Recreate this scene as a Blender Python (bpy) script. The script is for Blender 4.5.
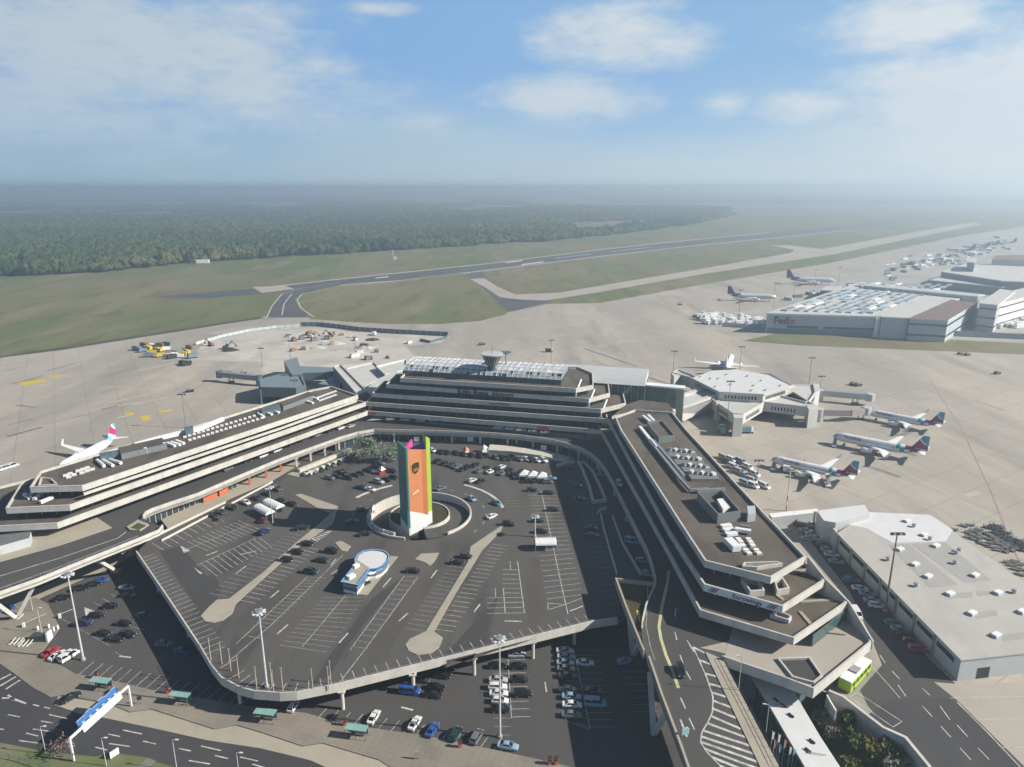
import bpy, math, random
from mathutils import Vector, Matrix, noise, geometry
random.seed(7)
S = bpy.context.scene
for o in list(bpy.data.objects): bpy.data.objects.remove(o)
COL = S.collection

# ------------------------------------------------------------------ camera, sky, sun, exposure
CAMZ, FPX, PITCH = 112.0, 711.0, math.radians(15.5)
cam = bpy.data.cameras.new('camera'); cam.sensor_width = 36; cam.lens = 36*FPX/1024
cam.clip_start = 1; cam.clip_end = 60000
co = bpy.data.objects.new('camera', cam); COL.objects.link(co)
co.location = (0, 0, CAMZ); co.rotation_euler = (math.pi/2-PITCH, 0, 0)
S.camera = co
SUN_EL = math.radians(32.5); SUN_AZ = math.radians(98.5)          # azimuth clockwise from +Y
sd = Vector((math.sin(SUN_AZ)*math.cos(SUN_EL), math.cos(SUN_AZ)*math.cos(SUN_EL), math.sin(SUN_EL)))
sl = bpy.data.lights.new('sun', 'SUN'); sl.energy = 5.0; sl.angle = math.radians(0.5); sl.color = (1, .94, .85)
so = bpy.data.objects.new('sun', sl); COL.objects.link(so); so.rotation_euler = sd.to_track_quat('Z', 'Y').to_euler()
SKY_STRENGTH = 0.05
HAZE_DENSITY = 0.00040
S.view_settings.view_transform = 'Standard'; S.view_settings.look = 'None'
EXPO = 0.85; S.view_settings.exposure = EXPO; S.view_settings.gamma = 1; S.view_settings.use_curve_mapping = False
S.cycles.use_denoising = True
S.cycles.max_bounces = 6; S.cycles.volume_bounces = 0; S.cycles.transparent_max_bounces = 8
S.cycles.use_adaptive_sampling = True; S.cycles.adaptive_threshold = 0.02
S.cycles.sample_clamp_indirect = 6

W = bpy.data.worlds.new('World'); S.world = W; W.use_nodes = True
def build_world():
    nt = W.node_tree; nt.nodes.clear(); N = nt.nodes.new; L = nt.links.new
    out = N('ShaderNodeOutputWorld'); bg = N('ShaderNodeBackground'); bg.inputs[1].default_value = SKY_STRENGTH
    L(bg.outputs[0], out.inputs[0])
    sky = N('ShaderNodeTexSky'); sky.sky_type = 'NISHITA'; sky.sun_disc = False
    sky.sun_elevation = SUN_EL; sky.sun_rotation = SUN_AZ; sky.altitude = 100
    sky.air_density = 0.55; sky.dust_density = 0.15; sky.ozone_density = 2.5
    tc = N('ShaderNodeTexCoord'); sep = N('ShaderNodeSeparateXYZ'); L(tc.outputs['Generated'], sep.inputs[0])
    def M(op, a, b=None, c=None, clamp=False):
        n = N('ShaderNodeMath'); n.operation = op; n.use_clamp = clamp
        for i, x in enumerate((a, b, c)):
            if x is None: continue
            if isinstance(x, (int, float)): n.inputs[i].default_value = x
            else: L(x, n.inputs[i])
        return n.outputs[0]
    az = M('ARCTAN2', sep.outputs[0], sep.outputs[1]); el = M('ARCSINE', sep.outputs[2])
    comb = N('ShaderNodeCombineXYZ'); L(M('MULTIPLY', az, 5), comb.inputs[0]); L(M('MULTIPLY', el, 13), comb.inputs[1])
    def fbm(scale, det, off, rough=.55):
        mp = N('ShaderNodeVectorMath'); mp.operation = 'ADD'; L(comb.outputs[0], mp.inputs[0]); mp.inputs[1].default_value = off
        t = N('ShaderNodeTexNoise'); t.inputs['Scale'].default_value = scale; t.inputs['Detail'].default_value = det
        t.inputs['Roughness'].default_value = rough; L(mp.outputs[0], t.inputs['Vector']); return t.outputs[0]
    n1 = fbm(1.7, 8, (3.1, 1.7, 0)); n2 = fbm(.7, 5, (9.2, 4.4, 2)); n3 = fbm(4.5, 7, (1.2, 7.7, 5), .6)
    warp = M('MULTIPLY_ADD', n1, 1.7, -.82)
    warp = M('ADD', warp, M('MULTIPLY_ADD', n3, .85, -.42))
    def px_dir(u, v):
        dx, dv = u-512, v-383.5
        y = FPX*math.cos(PITCH)-dv*math.sin(PITCH); z = -FPX*math.sin(PITCH)-dv*math.cos(PITCH)
        l = math.sqrt(dx*dx+y*y+z*z); return math.atan2(dx, y), math.asin(z/l)
    # cloud masses: centre, half size in degrees, strength, how flat the base is
    mask = None
    for (u, v, ru, rv, st) in ((110, 45, 15, 5.2, 1.25), (20, 112, 16, 4.5, .95), (250, 85, 9, 3.4, .9), (110, 5, 7, 3.2, .9), (618, 36, 6.0, 2.6, 1.0), (575, 98, 6.0, 1.9, 1.0),
                               (722, 104, 2.2, .9, .8), (812, 106, 4.2, 1.1, .95), (905, 26, 6.6, 1.9, 1.0),
                               (985, 112, 10, 5.0, 1.3), (425, 122, 3.5, 1.1, .55), (378, 8, 2.4, .45, .7), (1010, 70, 5, 2.5, .8)):
        a, e = px_dir(u, v)
        da = M('DIVIDE', M('SUBTRACT', az, a), math.radians(ru)); de = M('DIVIDE', M('SUBTRACT', el, e), math.radians(rv))
        r2 = M('ADD', M('MULTIPLY', da, da), M('MULTIPLY', de, de))
        g = M('MULTIPLY', M('SUBTRACT', 1.0, M('SQRT', r2)), st)
        mask = g if mask is None else M('MAXIMUM', mask, g)
    dens = M('ADD', mask, warp)
    mr = N('ShaderNodeMapRange'); mr.interpolation_type = 'SMOOTHSTEP'; L(dens, mr.inputs[0])
    mr.inputs[1].default_value = -.30; mr.inputs[2].default_value = .82; mr.inputs[4].default_value = .88
    cl = mr.outputs[0]
    # thin veil of haze that thickens towards the horizon
    veil = N('ShaderNodeMapRange'); veil.interpolation_type = 'SMOOTHERSTEP'; L(M('ADD', el, M('MULTIPLY_ADD', n2, .12, -.06)), veil.inputs[0])
    veil.inputs[1].default_value = .17; veil.inputs[2].default_value = -.01; veil.inputs[3].default_value = .05; veil.inputs[4].default_value = .94
    azr = N('ShaderNodeMapRange'); L(az, azr.inputs[0]); azr.inputs[1].default_value = -.62; azr.inputs[2].default_value = .62
    def rgbmix(f, a, b):
        m = N('ShaderNodeMix'); m.data_type = 'RGBA'
        if isinstance(f, float): m.inputs[0].default_value = f
        else: L(f, m.inputs[0])
        for i, x in ((6, a), (7, b)):
            if isinstance(x, tuple): m.inputs[i].default_value = (*x, 1)
            else: L(x, m.inputs[i])
        return m.outputs[2]
    k = 2.0**-EXPO/SKY_STRENGTH
    def R(r, g, b): return (r*k, g*k, b*k)
    hz = rgbmix(azr.outputs[0], R(.30, .455, .575), R(.66, .755, .80))
    cc = rgbmix(azr.outputs[0], R(.52, .60, .66), R(.80, .83, .84))
    shade = N('ShaderNodeMapRange'); L(M('ADD', n3, M('MULTIPLY', dens, .35)), shade.inputs[0]); shade.inputs[1].default_value = .35; shade.inputs[2].default_value = .85; shade.inputs[3].default_value = .40
    cc = rgbmix(shade.outputs[0], hz, cc)
    # blue of the clear sky: the Nishita sky toned towards the photographed blue
    base = rgbmix(.80, sky.outputs[0], rgbmix(azr.outputs[0], R(.20, .42, .80), R(.36, .60, .86)))
    c = rgbmix(veil.outputs[0], base, hz)
    veil_keep = M('SUBTRACT', 1.0, M('MULTIPLY', veil.outputs[0], .75))
    c = rgbmix(M('MULTIPLY', cl, veil_keep), c, cc)
    # away from the photographed strip the plain sky lights the scene
    up = N('ShaderNodeMapRange'); L(el, up.inputs[0]); up.inputs[1].default_value = .32; up.inputs[2].default_value = .6
    c = rgbmix(up.outputs[0], c, sky.outputs[0])
    L(c, bg.inputs[0])
build_world()

# ------------------------------------------------------------------ survey: a photo pixel turned into a point at a known height
CP, SP = math.cos(PITCH), math.sin(PITCH)
def at(u, v, z=0.0):
    dv = v-383.5; dz = -FPX*SP-dv*CP; dy = FPX*CP-dv*SP; t = (CAMZ-z)/-dz
    return Vector(((u-512)*t, dy*t, z))
def pxy(pts, z=0.0): return [tuple(at(u, v, z)[:2]) for u, v in pts]
def proj(x, y, z=0.0):
    d = y*CP-(z-CAMZ)*SP; dn = -(y*SP)-(z-CAMZ)*CP
    return 512+FPX*x/d, 383.5+FPX*dn/d
def height(u, v, vt, z=0.0):
    """height of an upright thing whose foot is at pixel (u,v) and whose top shows at row vt"""
    p = at(u, v, z); lo, hi = 0, 80
    for _ in range(40):
        m = (lo+hi)/2
        if proj(p.x, p.y, z+m)[1] > vt: lo = m
        else: hi = m
    return lo

# ------------------------------------------------------------------ materials
MATS = {}; ALB = .76
def mat(name, col, rough=.7, metal=0., var=.12, scale=.6, spec=.4, stretch=(1, 1, 1), world=False, detail=6):
    if name in MATS: return MATS[name]
    col = tuple(c*ALB for c in col)
    m = bpy.data.materials.new(name); m.use_nodes = True; nt = m.node_tree; b = nt.nodes['Principled BSDF']
    b.inputs['Roughness'].default_value = rough; b.inputs['Metallic'].default_value = metal
    b.inputs['Specular IOR Level'].default_value = spec
    if var:
        N = nt.nodes.new; L = nt.links.new
        mp = N('ShaderNodeMapping'); mp.inputs['Scale'].default_value = stretch
        if world: L(N('ShaderNodeNewGeometry').outputs['Position'], mp.inputs[0])
        else: L(N('ShaderNodeTexCoord').outputs['Object'], mp.inputs[0])
        t = N('ShaderNodeTexNoise'); t.inputs['Scale'].default_value = scale; t.inputs['Detail'].default_value = detail
        t.inputs['Roughness'].default_value = .62; L(mp.outputs[0], t.inputs['Vector'])
        r = N('ShaderNodeValToRGB'); L(t.outputs[0], r.inputs[0])
        r.color_ramp.elements[0].position = .3; r.color_ramp.elements[1].position = .7
        r.color_ramp.elements[0].color = (*[c*(1-var) for c in col], 1); r.color_ramp.elements[1].color = (*[min(1, c*(1+var)) for c in col], 1)
        L(r.outputs[0], b.inputs['Base Color'])
    else: b.inputs['Base Color'].default_value = (*col, 1)
    MATS[name] = m; return m

def surface(name, base, layers, rough=.85, joints=None, spec=.3):
    """ground surface in world metres: base colour, then layers (colour, noise scale, low, high, strength, stretch, angle)"""
    base = tuple(c*ALB for c in base); layers = [(tuple(c*ALB for c in q[0]),)+tuple(q[1:]) for q in layers]
    m = bpy.data.materials.new(name); m.use_nodes = True; nt = m.node_tree; b = nt.nodes['Principled BSDF']
    b.inputs['Roughness'].default_value = rough; b.inputs['Specular IOR Level'].default_value = spec
    N = nt.nodes.new; L = nt.links.new
    pos = N('ShaderNodeNewGeometry').outputs['Position']; cur = None
    for i, (col, sc, lo, hi, st, stretch, ang) in enumerate(layers):
        mp = N('ShaderNodeMapping'); mp.inputs['Scale'].default_value = stretch; mp.inputs['Rotation'].default_value = (0, 0, math.radians(ang))
        mp.inputs['Location'].default_value = (i*13.7, i*5.1, 0); L(pos, mp.inputs[0])
        t = N('ShaderNodeTexNoise'); t.inputs['Scale'].default_value = sc; t.inputs['Detail'].default_value = 7; t.inputs['Roughness'].default_value = .6
        L(mp.outputs[0], t.inputs['Vector'])
        r = N('ShaderNodeMapRange'); L(t.outputs[0], r.inputs[0]); r.inputs[1].default_value = lo; r.inputs[2].default_value = hi; r.inputs[4].default_value = st
        x = N('ShaderNodeMix'); x.data_type = 'RGBA'; L(r.outputs[0], x.inputs[0])
        if cur is None: x.inputs[6].default_value = (*base, 1)
        else: L(cur, x.inputs[6])
        x.inputs[7].default_value = (*col, 1); cur = x.outputs[2]
    if joints:
        size, ang, jc, st = joints
        mp = N('ShaderNodeMapping'); mp.inputs['Rotation'].default_value = (0, 0, math.radians(ang)); L(pos, mp.inputs[0])
        br = N('ShaderNodeTexBrick'); br.offset = 0; br.inputs['Scale'].default_value = 1; br.inputs['Brick Width'].default_value = size; br.inputs['Row Height'].default_value = size
        br.inputs['Mortar Size'].default_value = .09 if size < 5 else .22; br.inputs['Mortar Smooth'].default_value = .4; br.inputs['Bias'].default_value = 0
        br.inputs['Color1'].default_value = (.94, .94, .94, 1); br.inputs['Color2'].default_value = (1.06, 1.06, 1.05, 1); br.inputs['Mortar'].default_value = (*jc, 1)
        L(mp.outputs[0], br.inputs['Vector'])
        x = N('ShaderNodeMix'); x.data_type = 'RGBA'; x.blend_type = 'MULTIPLY'; x.inputs[0].default_value = st; L(cur, x.inputs[6]); L(br.outputs[0], x.inputs[7]); cur = x.outputs[2]
    L(cur, b.inputs['Base Color']); MATS[name] = m; return m

I1 = (1, 1, 1)
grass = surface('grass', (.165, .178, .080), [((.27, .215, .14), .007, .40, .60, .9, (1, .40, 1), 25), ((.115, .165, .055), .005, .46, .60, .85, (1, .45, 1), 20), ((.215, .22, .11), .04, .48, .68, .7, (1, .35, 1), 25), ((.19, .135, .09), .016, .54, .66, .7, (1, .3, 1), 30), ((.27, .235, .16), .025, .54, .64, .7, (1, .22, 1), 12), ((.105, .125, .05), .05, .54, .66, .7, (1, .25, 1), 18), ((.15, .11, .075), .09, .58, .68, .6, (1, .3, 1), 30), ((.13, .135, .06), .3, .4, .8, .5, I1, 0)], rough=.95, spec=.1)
apron_m = surface('apron_concrete', (.485, .425, .352), [((.30, .275, .24), .02, .52, .60, .75, (1, .12, 1), 28), ((.34, .31, .27), .05, .5, .62, .6, (1, .10, 1), -62), ((.375, .342, .295), .012, .42, .58, .85, (1, .4, 1), 30), ((.25, .23, .205), .02, .56, .70, .8, (1, .25, 1), 15), ((.47, .425, .36), .008, .5, .62, .7, (1, .3, 1), -30), ((.45, .415, .365), .035, .55, .7, .6, (1, .4, 1), 50), ((.33, .305, .27), .3, .45, .75, .4, (1, .25, 1), 25)], joints=(15, -32, (.70, .68, .64), .8))
deck_m = surface('deck_asphalt', (.096, .092, .086), [((.108, .099, .088), .030, .42, .58, .9, (1, .35, 1), 58), ((.045, .043, .043), .05, .52, .62, .75, (1, .22, 1), 60), ((.037, .035, .034), .35, .62, .74, .7, I1, 0), ((.09, .084, .075), .5, .4, .8, .4, I1, 0)], rough=.9)
road_m = surface('road_asphalt', (.076, .071, .068), [((.100, .093, .086), .04, .45, .65, .7, (1, .4, 1), 20), ((.062, .06, .06), .09, .52, .68, .6, (1, .3, 1), 70), ((.10, .095, .09), 1.2, .4, .8, .4, I1, 0)], rough=.9)
dark_road_m = surface('new_asphalt', (.058, .056, .059), [((.078, .074, .074), .05, .45, .65, .7, (1, .5, 1), 30), ((.05, .05, .052), .3, .5, .7, .5, I1, 0)], rough=.88)
pave_m = surface('paving', (.25, .225, .185), [((.32, .28, .22), .05, .42, .62, .7, I1, 0), ((.17, .155, .135), .12, .52, .7, .6, I1, 0)], joints=(1.6, 20, (.7, .7, .68), .5))
pale_pave_m = surface('pale_paving', (.42, .375, .295), [((.36, .32, .25), .08, .45, .65, .7, I1, 0), ((.29, .26, .21), .3, .55, .75, .5, I1, 0)])
rwy_m = surface('runway_asphalt', (.095, .098, .10), [((.13, .13, .13), .01, .45, .65, .7, (1, .3, 1), 45), ((.06, .06, .065), .03, .5, .7, .6, I1, 0)])
light_con = surface('light_concrete', (.44, .395, .335), [((.36, .33, .28), .02, .45, .65, .7, I1, 0), ((.49, .45, .39), .06, .5, .7, .5, I1, 0)])
site_m = surface('building_site', (.56, .52, .46), [((.42, .39, .35), .03, .45, .6, .8, I1, 0), ((.66, .63, .58), .05, .52, .64, .8, I1, 0), ((.40, .30, .22), .08, .6, .7, .6, I1, 0)])
fascia = mat('fascia_concrete', (.56, .54, .49), .8, var=.16, scale=.35, stretch=(1, 1, .25))
fascia_b = mat('fascia_weathered', (.60, .565, .50), .8, var=.14, scale=.5, stretch=(1, 1, .3))
gravel = surface('roof_gravel', (.115, .096, .076), [((.155, .128, .102), .05, .42, .60, .8, I1, 0), ((.068, .059, .05), .09, .50, .64, .9, (1, .4, 1), 30), ((.05, .045, .04), .2, .60, .72, .6, I1, 0), ((.135, .12, .10), 1.5, .4, .8, .5, I1, 0)], rough=.95)
glassd = mat('dark_glazing', (.025, .045, .052), .12, var=.5, scale=.35, spec=.6)
glassg = mat('green_glazing', (.045, .10, .10), .10, var=.4, scale=.3, spec=.6)
glassw = mat('roof_glazing', (.33, .37, .40), .22, var=.35, scale=.8, spec=.6)
white = mat('white_paint', (.86, .86, .85), .45, var=.05)
offw = mat('offwhite_roof', (.60, .585, .545), .6, var=.08, scale=.15)
wht_roof = mat('white_membrane', (.70, .70, .69), .6, var=.05, scale=.2)
ware_roof_m = surface('warehouse_roof', (.50, .48, .44), [((.44, .42, .385), .03, .42, .64, .8, (1, .3, 1), 75), ((.54, .52, .48), .08, .5, .7, .6, I1, 0), ((.40, .385, .355), .12, .56, .70, .5, (1, .5, 1), 0), ((.36, .345, .32), .6, .62, .74, .4, I1, 0)], joints=(4.4, 12, (.86, .86, .85), .55))
patch_roof_m = surface('roof_felt', (.40, .385, .36), [((.36, .35, .33), .2, .4, .7, .7, I1, 0), ((.45, .43, .40), .9, .5, .7, .5, I1, 0)])
ware_wall = mat('warehouse_wall', (.52, .54, .54), .6, var=.06, scale=.2)
steel = mat('steel', (.50, .52, .53), .4, .6, .08)
mast_m = mat('mast_paint', (.62, .64, .65), .5, .1, .06)
darkm = mat('dark_metal', (.05, .055, .06), .5, .3, .2)
rubber = mat('rubber', (.02, .02, .02), .8, var=.2)
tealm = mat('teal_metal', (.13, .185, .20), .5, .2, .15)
blue_roof = mat('shelter_green', (.26, .45, .40), .35, var=.12)
plant_grey = mat('plant_grey', (.19, .205, .21), .6, var=.1)
brown_roof = mat('brown_roof', (.20, .13, .105), .8, var=.15, scale=.1)
line_m = mat('line_paint', (.52, .505, .475), .8, var=.5, scale=.7, world=True)
line_f = mat('worn_line_paint', (.33, .32, .30), .85, var=.5, scale=.8, world=True)
yell = mat('yellow_paint', (.62, .47, .06), .7, var=.2)
yell_l = mat('pale_yellow_line', (.55, .55, .30), .7, var=.2, scale=.4, world=True)
redm = mat('red_paint', (.50, .07, .04), .6, var=.15)
orange_red = mat('orange_red', (.62, .14, .06), .6, var=.15)
soil = surface('soil', (.075, .062, .04), [((.11, .09, .05), .3, .45, .65, .8, I1, 0), ((.05, .06, .025), .5, .5, .7, .8, I1, 0)], rough=1, spec=.05)
navy = mat('navy', (.02, .025, .11), .5, var=.1)
tealp = mat('livery_teal', (.03, .36, .42), .4, var=.06)
burg = mat('livery_burgundy', (.25, .02, .10), .4, var=.06)
pinkp = mat('livery_pink', (.50, .035, .19), .4, var=.06)
purple = mat('livery_purple', (.06, .03, .16), .4, var=.1)
bark = mat('bark', (.10, .08, .06), .95, var=.3)
blue_sign = mat('sign_blue', (.04, .15, .42), .4, var=.08)

# ------------------------------------------------------------------ mesh helpers
def ccw(p):
    a = sum(p[i][0]*p[(i+1) % len(p)][1]-p[(i+1) % len(p)][0]*p[i][1] for i in range(len(p)))
    return list(p) if a > 0 else list(reversed(p))
def offset(p, d, closed=True):
    """mitred offset to the left of the path (inwards for a counter-clockwise outline)"""
    n = len(p); out = []
    for i in range(n):
        a = p[i-1] if (closed or i > 0) else None; c = p[(i+1) % n] if (closed or i < n-1) else None; b = p[i]
        ds = []
        for q0, q1 in ((a, b), (b, c)):
            if q0 is None or q1 is None: continue
            dx, dy = q1[0]-q0[0], q1[1]-q0[1]; l = math.hypot(dx, dy) or 1; ds.append((-dy/l, dx/l))
        if len(ds) == 1: nx, ny = ds[0]; k = 1
        else:
            nx, ny = ds[0][0]+ds[1][0], ds[0][1]+ds[1][1]; l = math.hypot(nx, ny)
            if l < 1e-3: nx, ny = ds[0]; k = 1
            else:
                nx /= l; ny /= l; k = min(2.5, 1/max(.2, nx*ds[0][0]+ny*ds[0][1]))
        out.append((b[0]+nx*d*k, b[1]+ny*d*k))
    return out
class MB:
    def __init__(s): s.v = []; s.f = []; s.mi = []; s.ms = []
    def m(s, mt):
        if mt not in s.ms: s.ms.append(mt)
        return s.ms.index(mt)
    def face(s, pts, mt):
        i = len(s.v); s.v += [tuple(p) for p in pts]; s.f.append(list(range(i, i+len(pts)))); s.mi.append(s.m(mt))
    def prism(s, pts, z0, z1, mt, side=None, bottom=True):
        p = ccw([q[:2] for q in pts]); side = side or mt; n = len(p)
        zt = z1 if callable(z1) else (lambda x, y: z1); zb = z0 if callable(z0) else (lambda x, y: z0)
        i = len(s.v); s.v += [(x, y, zb(x, y)) for x, y in p]+[(x, y, zt(x, y)) for x, y in p]
        s.f.append([i+n+k for k in range(n)]); s.mi.append(s.m(mt))
        if bottom: s.f.append([i+n-1-k for k in range(n)]); s.mi.append(s.m(side))
        for k in range(n):
            j = (k+1) % n; s.f.append([i+k, i+j, i+n+j, i+n+k]); s.mi.append(s.m(side))
    def box(s, c, size, mt, rz=0., top=None):
        x, y, z = c; a, b, h = size[0]/2, size[1]/2, size[2]; ca, sa = math.cos(rz), math.sin(rz)
        s.prism([(x+ca*p-sa*q, y+sa*p+ca*q) for p, q in ((-a, -b), (a, -b), (a, b), (-a, b))], z, z+h, top or mt, mt)
    def wall(s, path, z0, z1, th, mt, closed=False, topm=None):
        """upright wall of thickness th to the left of a path"""
        q = offset(path, th, closed); n = len(path); i = len(s.v)
        Z0 = z0 if callable(z0) else (lambda x, y: z0); Z1 = z1 if callable(z1) else (lambda x, y: z1)
        for a, b in zip(path, q): s.v += [(*a, Z0(*a)), (*a, Z1(*a)), (*b, Z1(*a)), (*b, Z0(*a))]
        k = s.m(mt); kt = s.m(topm or mt)
        for a in range(n if closed else n-1):
            A = i+4*a; B = i+4*((a+1) % n)
            for (p, r, kk) in ((0, 1, k), (1, 2, kt), (2, 3, k), (3, 0, k)): s.f.append([A+p, B+p, B+r, A+r]); s.mi.append(kk)
        if not closed:
            for A, rev in ((i, False), (i+4*(n-1), True)):
                q4 = [A, A+1, A+2, A+3]; s.f.append(q4[::-1] if rev else q4); s.mi.append(k)
    def ribbon(s, path, w, z, mt):
        a = offset(path, w/2, False); b = offset(path, -w/2, False); Z = z if callable(z) else (lambda x, y: z)
        for k in range(len(path)-1): s.face([(*b[k], Z(*b[k])), (*b[k+1], Z(*b[k+1])), (*a[k+1], Z(*a[k+1])), (*a[k], Z(*a[k]))], mt)
    def tube(s, p0, p1, r0, r1, mt, n=8, cap=True):
        p0, p1 = Vector(p0), Vector(p1); d = (p1-p0).normalized(); x = d.orthogonal().normalized(); y = d.cross(x); i = len(s.v)
        for p, r in ((p0, r0), (p1, r1)):
            for k in range(n):
                a = 2*math.pi*k/n; s.v.append(tuple(p+x*math.cos(a)*r+y*math.sin(a)*r))
        kk = s.m(mt)
        for k in range(n): j = (k+1) % n; s.f.append([i+k, i+j, i+n+j, i+n+k]); s.mi.append(kk)
        if cap: s.f.append([i+n-1-k for k in range(n)]); s.mi.append(kk); s.f.append([i+n+k for k in range(n)]); s.mi.append(kk)
    def lathe(s, prof, c, mt, n=20, axis='z'):
        i = len(s.v); kk = s.m(mt)
        for h, r in prof:
            for k in range(n):
                a = 2*math.pi*k/n
                if axis == 'z': s.v.append((c[0]+r*math.cos(a), c[1]+r*math.sin(a), c[2]+h))
                else: s.v.append((c[0]+h, c[1]+r*math.cos(a), c[2]+r*math.sin(a)))
        for j in range(len(prof)-1):
            for k in range(n):
                b = (k+1) % n; s.f.append([i+j*n+k, i+j*n+b, i+(j+1)*n+b, i+(j+1)*n+k]); s.mi.append(kk)
        s.f.append([i+n-1-k for k in range(n)]); s.mi.append(kk); l = i+(len(prof)-1)*n; s.f.append([l+k for k in range(n)]); s.mi.append(kk)
    def beam(s, p0, p1, w, h, mt):
        """square bar between two points, w wide and h deep"""
        p0, p1 = Vector(p0), Vector(p1); d = (p1-p0).normalized(); up = Vector((0, 0, 1)) if abs(d.z) < .95 else Vector((0, 1, 0))
        x = d.cross(up).normalized(); y = x.cross(d); i = len(s.v); kk = s.m(mt)
        for p in (p0, p1):
            for a, b in ((-1, -1), (1, -1), (1, 1), (-1, 1)): s.v.append(tuple(p+x*a*w/2+y*b*h/2))
        for k in range(4): j = (k+1) % 4; s.f.append([i+k, i+j, i+4+j, i+4+k]); s.mi.append(kk)
        s.f.append([i+3, i+2, i+1, i]); s.mi.append(kk); s.f.append([i+4, i+5, i+6, i+7]); s.mi.append(kk)
    def mesh(s, name, org=(0, 0, 0), smooth=False):
        me = bpy.data.meshes.new(name); ox, oy, oz = org
        me.from_pydata([(x-ox, y-oy, z-oz) for x, y, z in s.v], [], s.f)
        for mt in s.ms: me.materials.append(mt)
        me.polygons.foreach_set('material_index', s.mi)
        if smooth: me.polygons.foreach_set('use_smooth', [True]*len(s.f))
        me.update(); return me
    def build(s, name, parent=None, org=None, smooth=False):
        o = bpy.data.objects.new(name, None if not s.f else s.mesh(name, org if org is not None else (base(parent) if parent else (0, 0, 0)), smooth))
        COL.objects.link(o)
        if parent: o.parent = parent
        return o
def base(o):
    v = Vector((0, 0, 0))
    while o: v = v+o.location; o = o.parent
    return tuple(v)
def tag(o, label=None, cat=None, group=None, kind=None):
    if label: o['label'] = label
    if cat: o['category'] = cat
    if group: o['group'] = group
    if kind: o['kind'] = kind
    return o
def thing(name, label, cat, loc=(0, 0, 0), group=None, rz=0.):
    o = bpy.data.objects.new(name, None); COL.objects.link(o); o.location = loc; o.rotation_euler = (0, 0, rz)
    o.empty_display_size = .5
    return tag(o, label, cat, group)
def struct(name, mb): return tag(mb.build(name), kind='structure')
def sheet(name, px, z, mt, world=False):
    b = MB(); p = ccw(px if world else pxy(px, z)); b.face([(x, y, z) for x, y in p], mt); return struct(name, b)
def copy_tree(o, parent=None):
    c = o.copy(); COL.objects.link(c)
    if parent: c.parent = parent
    for ch in list(o.children): copy_tree(ch, c)
    return c
_txt = {}
def text(s, size, pos, right, up, mt, name, parent, depth=.12, org=None, align='LEFT', bold=0.):
    """lettering as a mesh: size is the letter height"""
    cu = bpy.data.curves.new('lettering', 'FONT'); cu.body = s; cu.size = size*1.38; cu.extrude = depth/2; cu.offset = bold*size; cu.align_x = align; cu.resolution_u = 3
    t = bpy.data.objects.new('lettering', cu); COL.objects.link(t); bpy.context.view_layer.update()
    me = bpy.data.meshes.new_from_object(t.evaluated_get(bpy.context.evaluated_depsgraph_get())); bpy.data.objects.remove(t); bpy.data.curves.remove(cu)
    r = Vector(right).normalized(); u = Vector(up).normalized(); n = r.cross(u); p = Vector(pos)-Vector(org if org is not None else (base(parent) if parent else (0, 0, 0)))
    me.transform(Matrix(((r.x, u.x, n.x, p.x), (r.y, u.y, n.y, p.y), (r.z, u.z, n.z, p.z), (0, 0, 0, 1))))
    me.materials.clear(); me.materials.append(mt)
    o = bpy.data.objects.new(name, me); COL.objects.link(o)
    if parent: o.parent = parent
    return o

# ================================================================== SETTING
LOT = -6.5; RD = 5.0                                       # lower car park, departures road; apron and upper deck are at 0
# outlines of the terminal (parapet line of each terrace, traced at its own height)
ZL = [10., 14., 18., 22., 26.]
LW = {1: pxy([(57, 523), (0, 526), (-60, 530), (-75, 505), (33, 478)], 10.)+pxy([(119, 447), (331, 386)], 18.)+pxy([(368, 411)], 10.),
      2: pxy([(69.5, 505), (5.5, 508), (20, 484.5), (33, 478)], 14.)+pxy([(119, 447.6), (331, 386.4)], 18.)+pxy([(366, 402)], 14.),
      3: pxy([(82, 485.6), (29.7, 487), (40, 471), (119, 447), (160, 436), (224, 417), (312, 389.5), (331, 386), (358, 395)], 18.)}
bk = pxy([(735, 481.6), (687, 430), (672.5, 412)], 18.)
RW = {1: pxy([(601, 430), (668, 550), (700, 610), (794, 638), (847, 602)], 10.)+[(x+.5, y) for x, y in bk]+pxy([(640, 409)], 18.),
      2: pxy([(608, 419), (669, 530), (704, 584), (783, 606), (824.5, 580)], 14.)+[(x+.2, y) for x, y in bk]+pxy([(638, 409.2)], 18.),
      3: pxy([(615, 416.6), (621, 430), (685, 530), (705, 560.5), (771, 577), (806, 556.5)], 18.)+bk+pxy([(635, 409.5)], 18.)}
MAINF = {1: pxy([(368, 411), (601, 430)], 10.), 2: pxy([(366, 402), (608, 419)], 14.), 3: pxy([(372, 393), (601, 409), (626, 403)], 18.),
         4: pxy([(386, 384), (589, 398.6), (610, 393)], 22.), 5: pxy([(400, 378), (576, 388.5), (593.6, 385)], 26.)}
BACK = 344.0
def main_outline(k):
    f = MAINF[k]; xr = f[-1][0]; yb = BACK+(k-3)*-1.5
    return [f[0]]+f[1:]+[(xr+2, yb-12), (xr-4, yb), (f[0][0]+2, yb)]

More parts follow.
